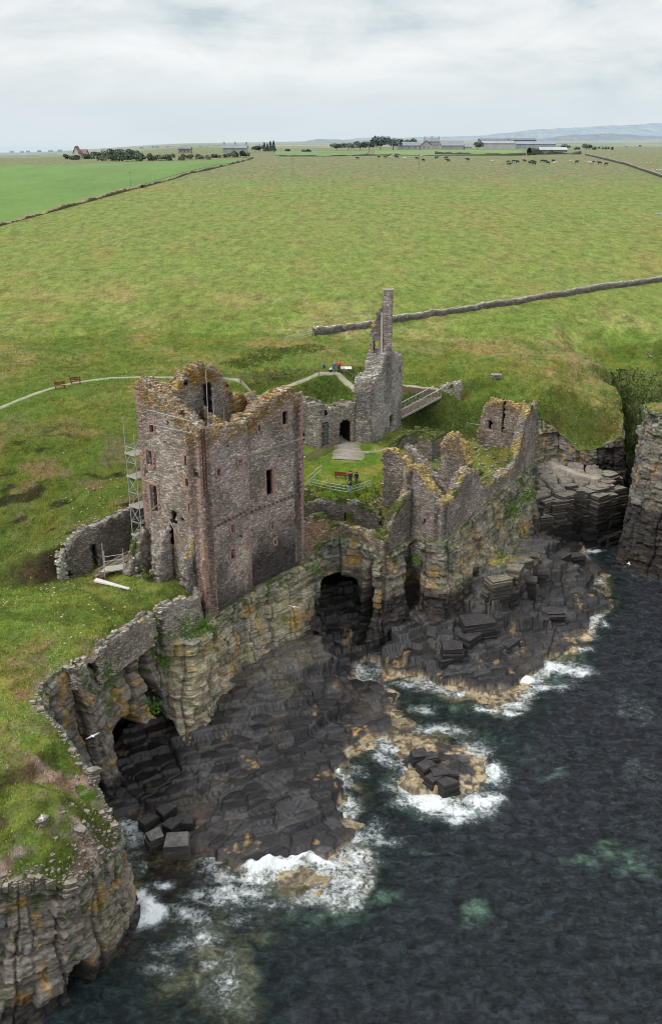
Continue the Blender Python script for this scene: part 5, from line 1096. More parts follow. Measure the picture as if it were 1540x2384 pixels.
def tcol(x, y, z):
    c = grass_col(x, y, z, 0*x+.2, 0*x+2)
    c = c*1.75
    return mixc(c, lin(.34, .28, .15), (rng.rand(len(x)) < .16)*.7)
def dn1(x, y): return np.where(inpoly(x, y, COURT), .08, 1.)*np.where(y > 126, .8, 1.)*sst(186, 140, y)*(.45+.9*sst(.4, .6, fbm(x*.4, y*.4, 141, 3)))
tufts('grass_tufts', 120000, (-46, 64, 44, 152), .08, .28, tcol, 'grass', 'rough tussocky grass on the headlands and banks', dens=dn1)
tufts('long_grass', 40000, (-64, 70, 140, 188), .12, .34, tcol, 'grass', 'longer grass along the edge of the big pasture', dens=dn1)
def bankd(x, y):
    b = 0*x
    for pts, w in (([P(640,905,19.5), P(720,922,19.), P(800,925,19.), P(830,905,19.5)], 5), ([P(560,850,22), P(640,822,22.3), P(720,815,22.3)], 4), ([(12,141),(18,134),(26,137),(31,141)], 5), ([(60,164),(63,156),(62,147)], 5), ([P(720,1165,15), P(830,1160,15.5)], 2.2), ([(-26,90),(-22,96)], 2.)):
        b = np.maximum(b, sst(w, w*.4, segd(x, y, pts)[0]))
    return b
tufts('bank_herbage', 70000, (-30, 66, 86, 168), .18, .42, lambda x, y, z: mixc(np.ones((len(x), 3))*lin(.08, .14, .025), lin(.16, .17, .06), rng.rand(len(x))*.7), 'herbage', 'dark rank herbage on the ditch banks round the castle', dens=bankd, spread=.3)
def flw(x, y): return sst(.52, .66, fbm(x*.14, y*.14, 151, 4))*(1-.9*inpoly(x, y, COURT))*(y > 58)*(y < 150)
def flowers():
    x, y = gsample(16000, -34, 52, 58, 146, rng); q = rng.rand(len(x)) < flw(x, y)*.42; x, y = x[q], y[q]; z = ground_z(x, y)+rng.uniform(.15, .4, len(x)); m = len(x); s = rng.uniform(.035, .10, m)
    V = np.stack([np.stack([x+sx*s, y+sy*s, z+.04*sx], 1) for sx, sy in ((-1, -.6), (1, -.8), (.8, .9), (-.9, .8))], 1).reshape(-1, 3)
    tag(mk('wildflowers', V, np.arange(len(V)).reshape(-1, 4), flat((.62, .62, .52), .9, .1, 1, 'white_petals')), 'small white wildflowers dotted through the rough grass banks', 'flowers', kind='stuff')
flowers()
def cliffplants():
    V = []; C = []
    for px, py, z, r, n in ((1190,1180,12.5,1.2,260),(1225,1150,13.5,.9,160),(1205,1120,14,.7,90),(740,1325,11.4,.5,70),(385,1540,10,.6,120),(378,1480,12.2,.9,200),(440,1470,12.2,1.6,300),(360,1640,8,.7,120),(480,1455,12,1.0,180),(240,1555,12.8,.9,160),(1165,1290,8.6,.5,60),(965,1300,11.5,.4,60),(870,1150,17.,1.5,150),(250,1570,12.6,1.2,120)):
        x0, y0 = P(px, py, z); x = x0+rng.normal(0, r*.6, n); y = y0-.5+rng.normal(0, .35, n); zz = z+rng.normal(0, r*.6, n); s = rng.uniform(.06, .2, n); a = rng.uniform(0, 6.28, n)
        V.append(np.stack([np.stack([x+np.cos(a)*s, y-np.abs(np.sin(a))*s, zz], 1), np.stack([x-np.cos(a)*s, y, zz+s*.3], 1), np.stack([x, y-.3*s, zz+s*1.6], 1)], 1)); C.append(np.repeat((lin(.07, .15, .02)*rng.uniform(.6, 1.6, (n, 1)))[:, None], 3, 1))
    V = np.concatenate(V).reshape(-1, 3); tag(mk('cliff_plants', V, np.arange(len(V)).reshape(-1, 3), TUFT, attrs={'Cd': np.concatenate(C).reshape(-1, 3)}), 'green plants clinging to ledges and cracks of the sea cliffs', 'plants', kind='stuff')
cliffplants()

BT_ = np.concatenate(BANKT); n = len(BT_); hgt = rng.uniform(.15, .5, n); a_ = rng.uniform(0, 6.28, n); ox = np.cos(a_)*hgt*.4; oy = np.sin(a_)*hgt*.4
cc_ = mixc(lin(.07, .12, .025)*rng.uniform(.5, 1.5, (n, 1)), lin(.20, .19, .08), (fbm(BT_[:, 0]*.4, BT_[:, 2]*.4, 161, 3) > .52)*rng.rand(n))
V = np.stack([BT_-np.stack([ox, oy, hgt*.3], 1), BT_+np.stack([ox, oy, -hgt*.1], 1), BT_+np.stack([oy*.8, -ox*.8-.12, hgt], 1)], 1).reshape(-1, 3)
tag(mk('bank_grass', V, np.arange(len(V)).reshape(-1, 3), TUFT, attrs={'Cd': np.repeat(cc_, 3, 0)}), 'rank grass hanging on the steep banks at the head of the right-hand gully', 'grass', kind='stuff')
# ================================================================== FARM COUNTRY
print('things')
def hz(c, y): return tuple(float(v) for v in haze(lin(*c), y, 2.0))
def gz(x, y): return float(ground_z(np.array([x]), np.array([y]))[0])
def drywall(name, pix, h, th, label, cat='field wall', group=None, base=(.25, .23, .2), step=.5, dense=True, cap=(.42, .40, .35), rag=.12):
    pts = np.array([G(*p)[:2] for p in pix]); s = np.concatenate([[0], np.cumsum(np.hypot(*np.diff(pts, axis=0).T))]); n = int(s[-1]/step)+2; t = np.linspace(0, s[-1], n)
    q = np.stack([np.interp(t, s, pts[:, 0]), np.interp(t, s, pts[:, 1])], 1); tn = np.gradient(q, axis=0); tn /= np.linalg.norm(tn, axis=1)[:, None]; nr = np.stack([-tn[:, 1], tn[:, 0]], 1)
    z = ground_z(q[:, 0], q[:, 1]); hh = h*(1+rag*2*(fbm(t*.12, t*0+1, 5, 3)-.5)*2+rag*(h2(np.floor(t/.6), 1, 3)-.5))
    prof = [(-.55, -.4), (-.5, .3), (-.42, .65), (-.36, .96), (0, 1.03), (.36, .96), (.42, .65), (.5, .3), (.55, -.4)]
    V = []; C = []
    for k, (a, b) in enumerate(prof):
        j = (h2(np.arange(n), k, 77)-.5)*th*.22; V.append(np.stack([q[:, 0]+nr[:, 0]*(a*th+j), q[:, 1]+nr[:, 1]*(a*th+j), z+b*hh+(j*.5 if b > .2 else 0)], 1))
        c = np.ones((n, 3))*(lin(*cap) if b > .9 else lin(*base)*(.55 if b < .4 else .85)); c = c*(.75+.5*h2(np.arange(n), k, 78))[:, None]; C.append(haze(c, q[:, 1]))
    V = np.stack(V, 1); C = np.stack(C, 1); uv = np.stack([np.repeat(t[:, None], len(prof), 1), np.repeat(np.array([[b*h for a, b in prof]]), n, 0)], -1).reshape(-1, 2)
    return tag(mk(name, V.reshape(-1, 3), gridF(n, len(prof)), STONE if dense else FARG, attrs={'Cd': C.reshape(-1, 3)}, uv=uv), label, cat, group)
drywall('drystone_wall', [(730,784),(775,774),(850,764),(920,750),(1000,739),(1100,723),(1250,699),(1400,675),(1540,656),(1620,646)], 1.35, .75, 'long drystone wall crossing the pasture behind the chimney tower to the right edge')
drywall('drystone_wall', [(332,437),(360,428),(400,418),(440,404),(480,397),(530,384),(560,377),(588,369)], .85, .8, 'rough drystone wall along the far half of the bright green field', dense=False, base=(.13,.13,.07), cap=(.20,.19,.14), step=2., rag=.5)
drywall('grass_bank', [(-80,553),(0,524),(60,508),(120,492),(180,475),(240,459),(300,442),(332,435)], .8, 2.2, 'brown grassy bank edging the near half of the bright green field', 'bank', dense=False, base=(.13,.115,.05), cap=(.23,.19,.11), step=1.2, rag=.6)
drywall('drystone_wall', [(1362,361),(1385,366),(1420,375),(1460,385),(1500,399),(1540,413),(1600,436)], 1.4, 1.1, 'dark drystone wall running down to the right frame edge beyond the cattle', dense=False, base=(.10,.095,.08), cap=(.27,.25,.22), step=2.)
drywall('hedge_line', [(1012,360),(1100,361),(1215,362)], 2.0, 2.2, 'low dark hedge in front of the farm fields', 'hedge', dense=False, base=(.05,.06,.03), cap=(.07,.08,.04), step=4, rag=.4)
drywall('hedge_line', [(650,364),(760,364),(860,362),(930,361)], .9, 2.0, 'thin dark field edge between the spruce clump and the farm', 'hedge', dense=False, base=(.07,.075,.04), cap=(.10,.10,.05), step=4, rag=.5)
drywall('hedge_line', [(1230,360),(1290,359),(1350,359)], 3.2, 6, 'dark gorse hedge in front of the long low shed', 'hedge', dense=False, base=(.045,.05,.028), cap=(.06,.07,.035), step=5, rag=.8)
# ---- farm buildings
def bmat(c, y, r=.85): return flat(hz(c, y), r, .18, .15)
def building(name, px0, px1, pyb, hw, hr, wallc, roofc, label, depth=12, cat='farm building', chim=0, win=0, gable_front=False, dyy=0, group=None):
    a = G(px0, pyb); b = G(px1, pyb); y = (a[1]+b[1])/2+dyy; x0, x1 = ray(px0, pyb)[0]/ray(px0, pyb)[1]*y, ray(px1, pyb)[0]/ray(px1, pyb)[1]*y; z = (a[2]+b[2])/2
    e = empty(name, ((x0+x1)/2, y+depth/2, z), label, cat, group); w = x1-x0; cx = (x0+x1)/2
    mb = MB(); mb.box((cx, y+depth/2, z+hw/2-1), (w, depth, hw+2)); 
    if gable_front: mb.add([(x0, y, z+hw), (x1, y, z+hw), (cx, y, z+hw+hr)], [(0, 1, 2)])
    else: mb.add([(x0, y, z+hw), (x0, y+depth, z+hw), (x0, y+depth/2, z+hw+hr)], [(0, 1, 2)]); mb.add([(x1, y, z+hw), (x1, y+depth, z+hw), (x1, y+depth/2, z+hw+hr)], [(2, 1, 0)])
    mb.build('wall', bmat(wallc, y), e); mb = MB(); o_ = .5
    if gable_front: vs = [(x0-o_, y-o_, z+hw-.2), (cx, y-o_, z+hw+hr), (x1+o_, y-o_, z+hw-.2), (x0-o_, y+depth+o_, z+hw-.2), (cx, y+depth+o_, z+hw+hr), (x1+o_, y+depth+o_, z+hw-.2)]; fs = [(0, 1, 4, 3), (1, 2, 5, 4)]
    else: vs = [(x0-o_, y-o_, z+hw-.1), (x1+o_, y-o_, z+hw-.1), (x1+o_, y+depth/2, z+hw+hr), (x0-o_, y+depth/2, z+hw+hr), (x1+o_, y+depth+o_, z+hw-.1), (x0-o_, y+depth+o_, z+hw-.1)]; fs = [(0, 1, 2, 3), (3, 2, 4, 5)]
    vs = vs+[(v[0], v[1], v[2]+.35) for v in vs]; n = 6; fs = [tuple(reversed(f)) for f in fs]+[tuple(i+n for i in f) for f in fs]
    for i, j in ((0, 1), (1, 2), (2, 3), (3, 0)): fs.append((i, j, j+n, i+n)) if not gable_front else None
    mb.add(vs, fs); rf = mb.build('roof', bmat(roofc, y), e)
    for k in range(chim):
        mb = MB(); xx = x0+.6+(w-1.2)*(k/max(chim-1, 1)); l_ = e.location; mb.box((xx-l_.x, y+depth/2-l_.y, z+hw+hr+.9-l_.z), (1.3, 1.1, 2.4)); c_ = mb.build('chimney', bmat(wallc, y)); c_.parent = rf
    for k in range(win):
        xx = x0+w*(k+.7)/(win+.4); mb = MB(); mb.box((xx, y-.06, z+hw*.55), (1.1, .16, 1.5)); mb.build('window', bmat((.03, .035, .04), y), e)
    return e
GREY = (.27, .27, .28); SLT = (.19, .20, .215)
building('farm_building', 925, 977, 348.5, 4.2, 3.6, GREY, SLT, 'long grey stone farm shed beside the dark tree clump', 14, win=3)
building('farm_house', 978, 1004, 348.5, 4.6, 4.8, (.33, .31, .30), SLT, 'gable-fronted grey farmhouse next to the long shed', 10, 'farmhouse', gable_front=True, win=2)
building('farm_house', 987, 1022, 347.5, 8.2, 3.6, (.31, .27, .25), SLT, 'tall old farmhouse with chimneys rising behind the farm gables', 11, 'farmhouse', 3, 4, dyy=30)
building('farm_building', 1027, 1078, 348, 4., 5., GREY, (.21, .22, .24), 'broad grey roofed barn right of the tall farmhouse', 16)
building('farm_building', 1080, 1097, 348, 2.8, 2.2, (.35, .33, .31), (.26, .25, .25), 'small pale outhouse right of the broad barn', 9)
building('farm_building', 1122, 1196, 347, 6.2, 2.8, (.44, .42, .40), (.33, .33, .335), 'large pale cream modern farm shed', 24)
building('farm_building', 1116, 1180, 345, 9.6, 2., (.12, .12, .125), (.10, .10, .11), 'dark roofed shed rising behind the cream shed on its left', 22, dyy=60)
building('farm_building', 1184, 1246, 345, 9.8, 2., (.12, .12, .125), (.10, .105, .12), 'dark roofed shed rising behind the blue-grey shed', 22, dyy=64)
building('farm_building', 1200, 1292, 346.5, 5.4, 2.6, (.29, .32, .37), (.24, .28, .34), 'long blue-grey metal farm shed', 24, win=0)
building('farm_building', 1256, 1319, 354, 1.8, 2.0, (.12, .12, .12), (.44, .45, .46), 'long low white-roofed shed in front of the farm', 14)
building('farm_house', 172, 184, 369, 4., 5.2, (.55, .53, .50), (.20, .09, .07), 'white gabled cottage with a rusty red roof among bushes at left', 9, 'cottage', gable_front=True, win=1)
building('farm_building', 184, 201, 368, 3.2, 3.2, (.40, .36, .33), (.22, .10, .075), 'red roofed byre attached right of the white cottage', 9)
building('farm_building', 415, 444, 357, 3.6, 1., (.21, .19, .16), (.16, .15, .14), 'square roofed stone ruin standing on the far scrub', 10, win=3)
building('farm_building', 519, 574, 356, 3.8, 3., (.28, .28, .28), (.22, .23, .25), 'long grey slate cottage row behind the gorse mound', 12, chim=3)
rk = random.Random(3)
# scattered houses of the distant coast township
t0 = None
for i, (px, py) in enumerate(((28,352),(52,352),(66,351.5),(92,351),(118,350.5),(140,350),(240,347.5),(330,342.5),(352,341),(366,340.5),(390,340),(418,341.5),(440,341),(466,338.5),(480,338.5),(504,337.5),(520,337),(545,337.5),(600,336.5),(1455,340),(1480,339))):
    x, y, z = G(px, py+3); w_ = rk.uniform(12, 20)
    if y > 6000 or y < 900: continue
    if t0 is None:
        mb = MB(); mb.box((0, 0, 1), (20, 10, 8)); t0 = mb.build('distant_house', flat((.36, .39, .41), .9, .1, 1)); mb = MB()
        mb.add([(-10.5, -5.5, 5), (10.5, -5.5, 5), (10.5, 0, 10), (-10.5, 0, 10), (10.5, 5.5, 5), (-10.5, 5.5, 5)], [(0, 1, 2, 3), (3, 2, 4, 5), (0, 3, 5), (1, 4, 2)]); r0 = mb.build('roof', flat((.26, .30, .33), .9, .1, 1), None); r0.parent = t0
        o = t0
    else: o = copy_tree(t0)
    o.location = (x, y, z); o.rotation_euler.z = rk.uniform(-.5, .5); s_ = y*rk.uniform(7, 10)/2200/20; o.scale = (s_, s_, s_*.9)
    tag(o, 'tiny pale house of the scattered coastal township on the hazy skyline', 'house', 'scattered houses of the far township')
# ---- trees and bushes
def crown(cx, cy, z0, w, d, h, n, rs, kind='round', leaf=None, nl=None):
    V = []; nl = nl or max(4, int(w*d/12)); leaf = leaf or max(.6, h*.085)
    lobes = [(rs.uniform(-.5, .5)*w*.75, rs.uniform(-.5, .5)*d*.7, rs.uniform(.35, .72)*h, rs.uniform(.28, .45)*min(max(w*.6, h*.5), h)) for _ in range(nl)]
    for i in range(n):
        if kind == 'cone':
            t = rs.random()**.7; a = rs.uniform(0, 6.28); r = (1-t)*w*.5*rs.uniform(.55, 1.08); x, y, z = math.cos(a)*r, math.sin(a)*r, t*h+h*.06
        else:
            L = rs.choice(lobes); a = rs.uniform(0, 6.28); p = math.acos(rs.uniform(-.6, 1)); r = L[3]*rs.uniform(.72, 1.08)
            x, y, z = L[0]+math.cos(a)*math.sin(p)*r, L[1]+math.sin(a)*math.sin(p)*r, max(.1, L[2]+math.cos(p)*r*.8)
        s = leaf*rs.uniform(.6, 1.4); q = Vector((rs.gauss(0, 1), rs.gauss(0, 1), rs.gauss(0, 1))).normalized(); r2 = q.orthogonal().normalized(); r3 = q.cross(r2)
        c = Vector((cx+x, cy+y, z0+z)); V += [c+r2*s, c+r3*s, c-r2*s*.9, c-r3*s*.8]
    return np.array(V)
def leafmat(c, y):
    k = ('leaf', hz(c, y))
    if k in _mc: return _mc[k]
    m, t, b = mat0('foliage', .9, .1); p = t.pos(); n = t.noise(p, .22, 3, .6); h = hz(c, y); n2 = t.noise(p, 1.3, 2, .6)
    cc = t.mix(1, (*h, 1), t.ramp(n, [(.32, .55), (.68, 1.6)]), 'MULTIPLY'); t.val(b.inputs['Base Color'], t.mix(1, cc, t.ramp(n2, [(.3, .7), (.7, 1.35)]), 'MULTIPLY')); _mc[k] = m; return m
def tree(px0, px1, pyt, pyb, label, col=(.045, .065, .028), cat='tree', name='broadleaf_tree', kind='round', n=340, group=None, dz=0):
    a = G((px0+px1)/2, pyb); y = a[1]; w = (px1-px0)/FPX*y*1.12; h = (pyb-pyt)/FPX*y*1.05; n = int(n*1.6)
    e = empty(name, (a[0], y, a[2]-.3), label, cat, group); rs = random.Random(int(px0*7+pyt))
    V = crown(a[0], y, a[2]-.3+(.1*h if cat == 'tree' else -.1*h), w, w*.7 if cat == 'tree' else min(w*.7, 18), h, n, rs, kind, nl=None if cat == 'tree' else max(6, int(w/2.2)))
    # inner mass so that the middle is dense
    mk('crown', V, np.arange(len(V)).reshape(-1, 4), leafmat(col, y), e)
    mb = MB(); tr = flat(hz((.07, .055, .04), y), .9, .2, 1)
    if kind == 'cone': mb.bar((a[0], y, a[2]-.5), (a[0], y, a[2]+h*.9), h*.02+.1, .05)
    else:
        mb.bar((a[0], y, a[2]-.5), (a[0], y, a[2]+h*.45), h*.03+.12, h*.018+.05)
        for k in range(4): an = k*1.57+rs.random(); mb.bar((a[0], y, a[2]+h*.3), (a[0]+math.cos(an)*w*.25, y+math.sin(an)*w*.2, a[2]+h*.62), .14, .05)
    mb.build('trunk' if cat == 'tree' else 'stem', tr, e); return e
G4 = 'trees round the farm'
for a, b, c, d, l in ((770,796,336.5,350,'low rounded tree at the left end of the farm tree clump'),(794,826,336,350,'second low tree from the left of the farm tree clump'),(826,850,333,349.5,'dark tree left of the tallest part of the farm clump'),(846,872,331,349.5,'dark spreading tree just left of the tallest farm tree'),
        (866,904,323.5,349.5,'tallest, broadest dark tree of the farm clump'),(898,930,328,349,'mid green tree right of the tallest farm tree'),(924,948,327,346,'dark tree partly above the long shed roof'),(944,966,326.5,345,'flat-topped dark tree above the right end of the long shed'),(1100,1121,334,347.5,'small rounded tree between the barns')):
    tree(a, b, c, d, l, group=G4)
G5 = 'dark spruces left of centre on the skyline'
for a, b, c, d, l in ((586,602,342,354,'low round bush-like tree left of the spruces'),(600,612,340,354,'rounded dark tree second in the spruce clump'),(612,619,338,354,'thin bare-topped spruce in the middle of the clump'),(618,627,339.5,354,'narrow spruce right of the bare-topped one'),(625,634,336,354,'tallest pointed spruce of the clump'),(632,642,335,354,'broad spruce at the right end of the clump')):
    tree(a, b, c, d, l, (.035, .05, .03), kind='cone' if a > 605 else 'round', name='spruce_tree' if a > 605 else 'broadleaf_tree', n=220, group=G5)
G6 = 'bushes and scrub on the skyline'
for i, (a, b, c, d, l, col) in enumerate(((150,164,357,371,'dark bush left of the white cottage',(.04,.06,.03)),(165,186,361,372,'grey-green bush in front of the white cottage',(.08,.11,.06)),(196,216,358,370,'bush at the right end of the red roofed byre',(.05,.08,.035)),
        (214,262,352,368,'left shoulder of the big olive scrub mound',(.075,.10,.04)),(248,322,347,367,'broad dark crest of the big olive scrub mound',(.07,.09,.038)),(230,262,359,374,'pale green willow bush at the left of the hedge row',(.11,.15,.07)),
        (258,296,358,375,'second bush of the hedge row below the scrub mound',(.07,.105,.045)),(290,330,358,375,'third dark green bush of the hedge row',(.055,.09,.035)),(324,366,357,374,'right end bush of the hedge row before the reeds',(.065,.10,.045)),
        (360,430,358.5,373,'left stretch of the pale green thicket beside the bright field',(.12,.155,.075)),(424,494,359,370.5,'right stretch of the pale green thicket beside the bright field',(.13,.16,.08)),(490,540,357,367,'low dark scrub between thicket and gorse mound',(.08,.105,.05)),
        (536,582,350,366,'rounded gorse mound where the field walls meet',(.06,.085,.035)),(665,678,346.5,353,'tiny lone bush right of the spruces',(.06,.08,.045)),(698,726,346.5,354,'low dark bush midway between spruces and farm',(.05,.07,.04)),
        (1306,1324,335,347,'small tree right of the blue-grey shed',(.06,.08,.045)),(1336,1354,342,348,'low shrub right of the white-roofed shed',(.06,.08,.045)),(1352,1376,335,348,'irregular bush right of the farmyard',(.06,.085,.045)),(1374,1426,342,348.5,'long low hedge of bushes right of the farmyard',(.07,.09,.05)),(1482,1494,338,341,'tiny dot of a bush at far right',(.08,.10,.08)),
        (1218,1232,356,361.5,'small dark gorse bush below the blue-grey shed',(.04,.055,.03)),(1236,1246,355,361,'second dark gorse bush below the blue-grey shed',(.04,.055,.03)))):
    tree(a, b, c, d, l, col, cat='bush', name='bush', n=int(160+(b-a)*9), group=G6)
# ---- poles
for px, pyt, pyb, l in ((973.5, 362, 397, 'thin wooden utility pole standing in the pasture below the farm'), (305, 402, 437, 'thin pale pole in the bright green field'), (681, 372, 417, 'faint distant pole in the pasture left of centre')):
    x, y, z = G(px, pyb); h = (pyb-pyt)/FPX*y*.97; e = empty('utility_pole', (x, y, z), l, 'pole'); mb = MB(); mb.bar((x, y, z-.5), (x, y, z+h), .15, .1); mb.build('post', WOOD if px > 900 else flat((.20, .24, .16), .9, .1, 2), e)
    mb = MB(); mb.box((x, y, z+h-.4), (1.4, .12, .12)); mb.build('crossarm', WOOD, e)
# ---- skinned figures
def skin(name, verts, edges, radii, mat, parent=None, sub=1):
    me = bpy.data.meshes.new(name); me.from_pydata([tuple(v) for v in verts], edges, []); o = bpy.data.objects.new(name, me); COL.objects.link(o)
    m = o.modifiers.new('skin', 'SKIN'); m.use_smooth_shade = True; sv = me.skin_vertices[0].data
    for i, r in enumerate(radii): sv[i].radius = (r, r) if not isinstance(r, tuple) else r; sv[i].use_root = (i == 0)
    s = o.modifiers.new('sub', 'SUBSURF'); s.levels = sub; s.render_levels = sub; me.materials.append(mat)
    if parent is not None: o.parent = parent
    return o
SKINM = flat((.45, .27, .19), .6, .1, 5, 'skin')
def person(loc, rz, label, jacket, legs, hair, pose='stand', h=1.72, group=None, lean=0, scarf=None, legc=None, armup=.0):
    e = empty('person', loc, label, 'person', group, rz); k = h/1.72
    if pose in ('stand', 'walk'):
        st = .0 if pose == 'stand' else .22; hip = (0, 0, .93); 
        J = dict(pel=hip, ch=(0, lean*.5, 1.28), nk=(0, lean, 1.47), hd=(0, lean, 1.60), ht=(0, lean, 1.70),
                 hl=(-.10, 0, .90), kl=(-.11, st*.7-.02, .50), al=(-.12, st-.02, .08), tl=(-.13, st-.16, .03), hr=(.10, 0, .90), kr=(.11, -st*.5-.02, .50), ar=(.12, -st+.02, .08), tr=(.13, -st-.12, .03),
                 sl=(-.19, lean*.8, 1.40), el=(-.27, lean*.6+.02, 1.13), wl=(-.25, lean*.4-.08-armup, .90+armup*.8), fl=(-.24, -.10-armup, .80+armup*.9), sr=(.19, lean*.8, 1.40), er=(.27, lean*.6+.02, 1.13), wr=(.25, -.10-armup, .90+armup), fr=(.24, -.12-armup, .81+armup))
    elif pose == 'crouch':
        J = dict(pel=(0, .1, .38), ch=(0, -.12, .66), nk=(0, -.22, .82), hd=(0, -.28, .92), ht=(0, -.32, 1.01), hl=(-.1, .08, .36), kl=(-.17, -.28, .46), al=(-.14, -.06, .08), tl=(-.14, -.2, .03), hr=(.1, .08, .36), kr=(.17, -.28, .46), ar=(.14, -.06, .08), tr=(.14, -.2, .03),
                 sl=(-.18, -.17, .76), el=(-.24, -.34, .58), wl=(-.14, -.5, .48), fl=(-.1, -.58, .44), sr=(.18, -.17, .76), er=(.24, -.34, .58), wr=(.14, -.5, .48), fr=(.1, -.58, .44))
    else:
        J = dict(pel=(0, .1, .14), ch=(0, .06, .46), nk=(0, .02, .64), hd=(0, -.02, .77), ht=(0, -.02, .86), hl=(-.1, .05, .13), kl=(-.13, -.35, .42), al=(-.13, -.6, .07), tl=(-.13, -.74, .06), hr=(.1, .05, .13), kr=(.13, -.35, .42), ar=(.13, -.6, .07), tr=(.13, -.74, .06),
                 sl=(-.18, .04, .57), el=(-.24, -.1, .36), wl=(-.15, -.3, .40), fl=(-.1, -.38, .42), sr=(.18, .04, .57), er=(.24, -.1, .36), wr=(.15, -.3, .40), fr=(.1, -.38, .42))
    R = dict(pel=.135, ch=.15, nk=.058, hd=.098, ht=.07, hl=.09, kl=.062, al=.042, tl=.036, hr=.09, kr=.062, ar=.042, tr=.036, sl=.062, el=.044, wl=.032, fl=.036, sr=.062, er=.044, wr=.032, fr=.036)
    E = [('pel','ch'),('ch','nk'),('nk','hd'),('hd','ht'),('pel','hl'),('hl','kl'),('kl','al'),('al','tl'),('pel','hr'),('hr','kr'),('kr','ar'),('ar','tr'),('ch','sl'),('sl','el'),('el','wl'),('wl','fl'),('ch','sr'),('sr','er'),('er','wr'),('wr','fr')]
    def part(name, names, grow, mat, ex=None):
        nm = list(names); idx = {n: i for i, n in enumerate(nm)}; vs = [tuple(c*k for c in J[n]) for n in nm]; ed = [(idx[a], idx[b]) for a, b in E if a in idx and b in idx]
        return skin(name, vs, ed, [(R[n]+grow)*k for n in nm], mat, e)
    part('body', list(J), 0, SKINM)
    part('jacket', ['pel', 'ch', 'sl', 'el', 'wl', 'sr', 'er', 'wr'], .022, flat(jacket, .8, .1, 4))
    part('trousers', ['pel', 'hl', 'kl', 'al', 'hr', 'kr', 'ar'] if legc is None else ['pel', 'hl', 'kl', 'hr', 'kr'], .016, flat(legs, .8, .1, 4))
    hx, hy, hz_ = [c*k for c in J['hd']]; mb = MB(); mb.ell((hx, hy+.022*k, hz_+.035*k), (.112*k, .115*k, .105*k), 8, 6); hm = mb.build('hair', flat(hair, .8, .1, 4), None, True); hm.parent = e
    for s_ in ('l', 'r'):
        a = J['a'+s_]; t = J['t'+s_]; mb = MB(); mb.ell(((a[0]+t[0])/2*k, (a[1]+t[1])/2*k, .05*k), (.055*k, .14*k, .055*k), 8, 5); sh = mb.build('shoe', flat((.62, .62, .62) if legc == 'w' or pose == 'crouch' else (.04, .04, .04), .7, .1, 4), None, True); sh.parent = e
    if scarf: mb = MB(); c_ = J['nk']; mb.ell((c_[0]*k, c_[1]*k, (c_[2]-.06)*k), (.2*k, .17*k, .10*k), 10, 6); q = mb.build('collar', flat(scarf, .8, .1, 4), None, True); q.parent = e
    return e
def at(px, py): return G(px, py)
G7 = 'visitors on the path above the ditch'; G8 = 'visitors at the courtyard railing'
person(at(753.5, 866), .6, 'person in a teal top and black shorts walking on the path', (.03, .20, .33), (.02, .02, .025), (.05, .035, .02), 'walk', 1.6, G7, legc='s')
person(at(768, 868), 1.9, 'person in a white top crouching on the path', (.66, .62, .64), (.03, .03, .035), (.45, .36, .22), 'crouch', 1.7, G7)
person(at(777.5, 867.5), .2, 'person in a blue hooded top and blue jeans on the path', (.03, .15, .27), (.07, .16, .26), (.45, .38, .3), 'stand', 1.75, G7)
person(at(788.5, 868), -.2, 'tall person in a red T-shirt and dark jeans on the path', (.55, .02, .03), (.03, .05, .09), (.4, .28, .16), 'stand', 1.95, G7, legc=None)
person(at(931, 897), -1.2, 'person in an orange jacket half hidden behind the gatehouse tower', (.62, .09, .03), (.03, .03, .04), (.06, .04, .03), 'stand', 1.7)
person(at(815, 1129), 2.9, 'person in a navy jacket with red and white shoulders beside the courtyard bench', (.02, .025, .07), (.02, .022, .03), (.04, .03, .02), 'stand', 1.85, G8, scarf=(.6, .12, .12))
person(at(829, 1130), -.4, 'person in black with long dark hair right of the courtyard bench', (.018, .018, .02), (.06, .06, .065), (.02, .015, .012), 'stand', 1.75, G8, scarf=(.02, .015, .012))
person(at(811, 1147), 2.4, 'person in a dark jacket and pale jeans leaning at the railing corner', (.02, .022, .035), (.30, .34, .42), (.03, .02, .02), 'stand', 1.6, G8, lean=-.15)
person(at(1040, 1066), .5, 'child in a purple jacket standing inside the right-hand ruin', (.13, .04, .28), (.05, .04, .10), (.5, .38, .22), 'stand', 1.35)
person(at(1052, 1036), 1.5, 'person in red and black beside the yellow-capped ruin wall', (.40, .03, .02), (.02, .02, .02), (.04, .03, .02), 'stand', 1.65)
person(at(1507, 832), .6, 'person in dark clothes sitting on the clifftop grass at far right', (.03, .03, .04), (.35, .35, .38), (.04, .03, .02), 'sit', 1.75)
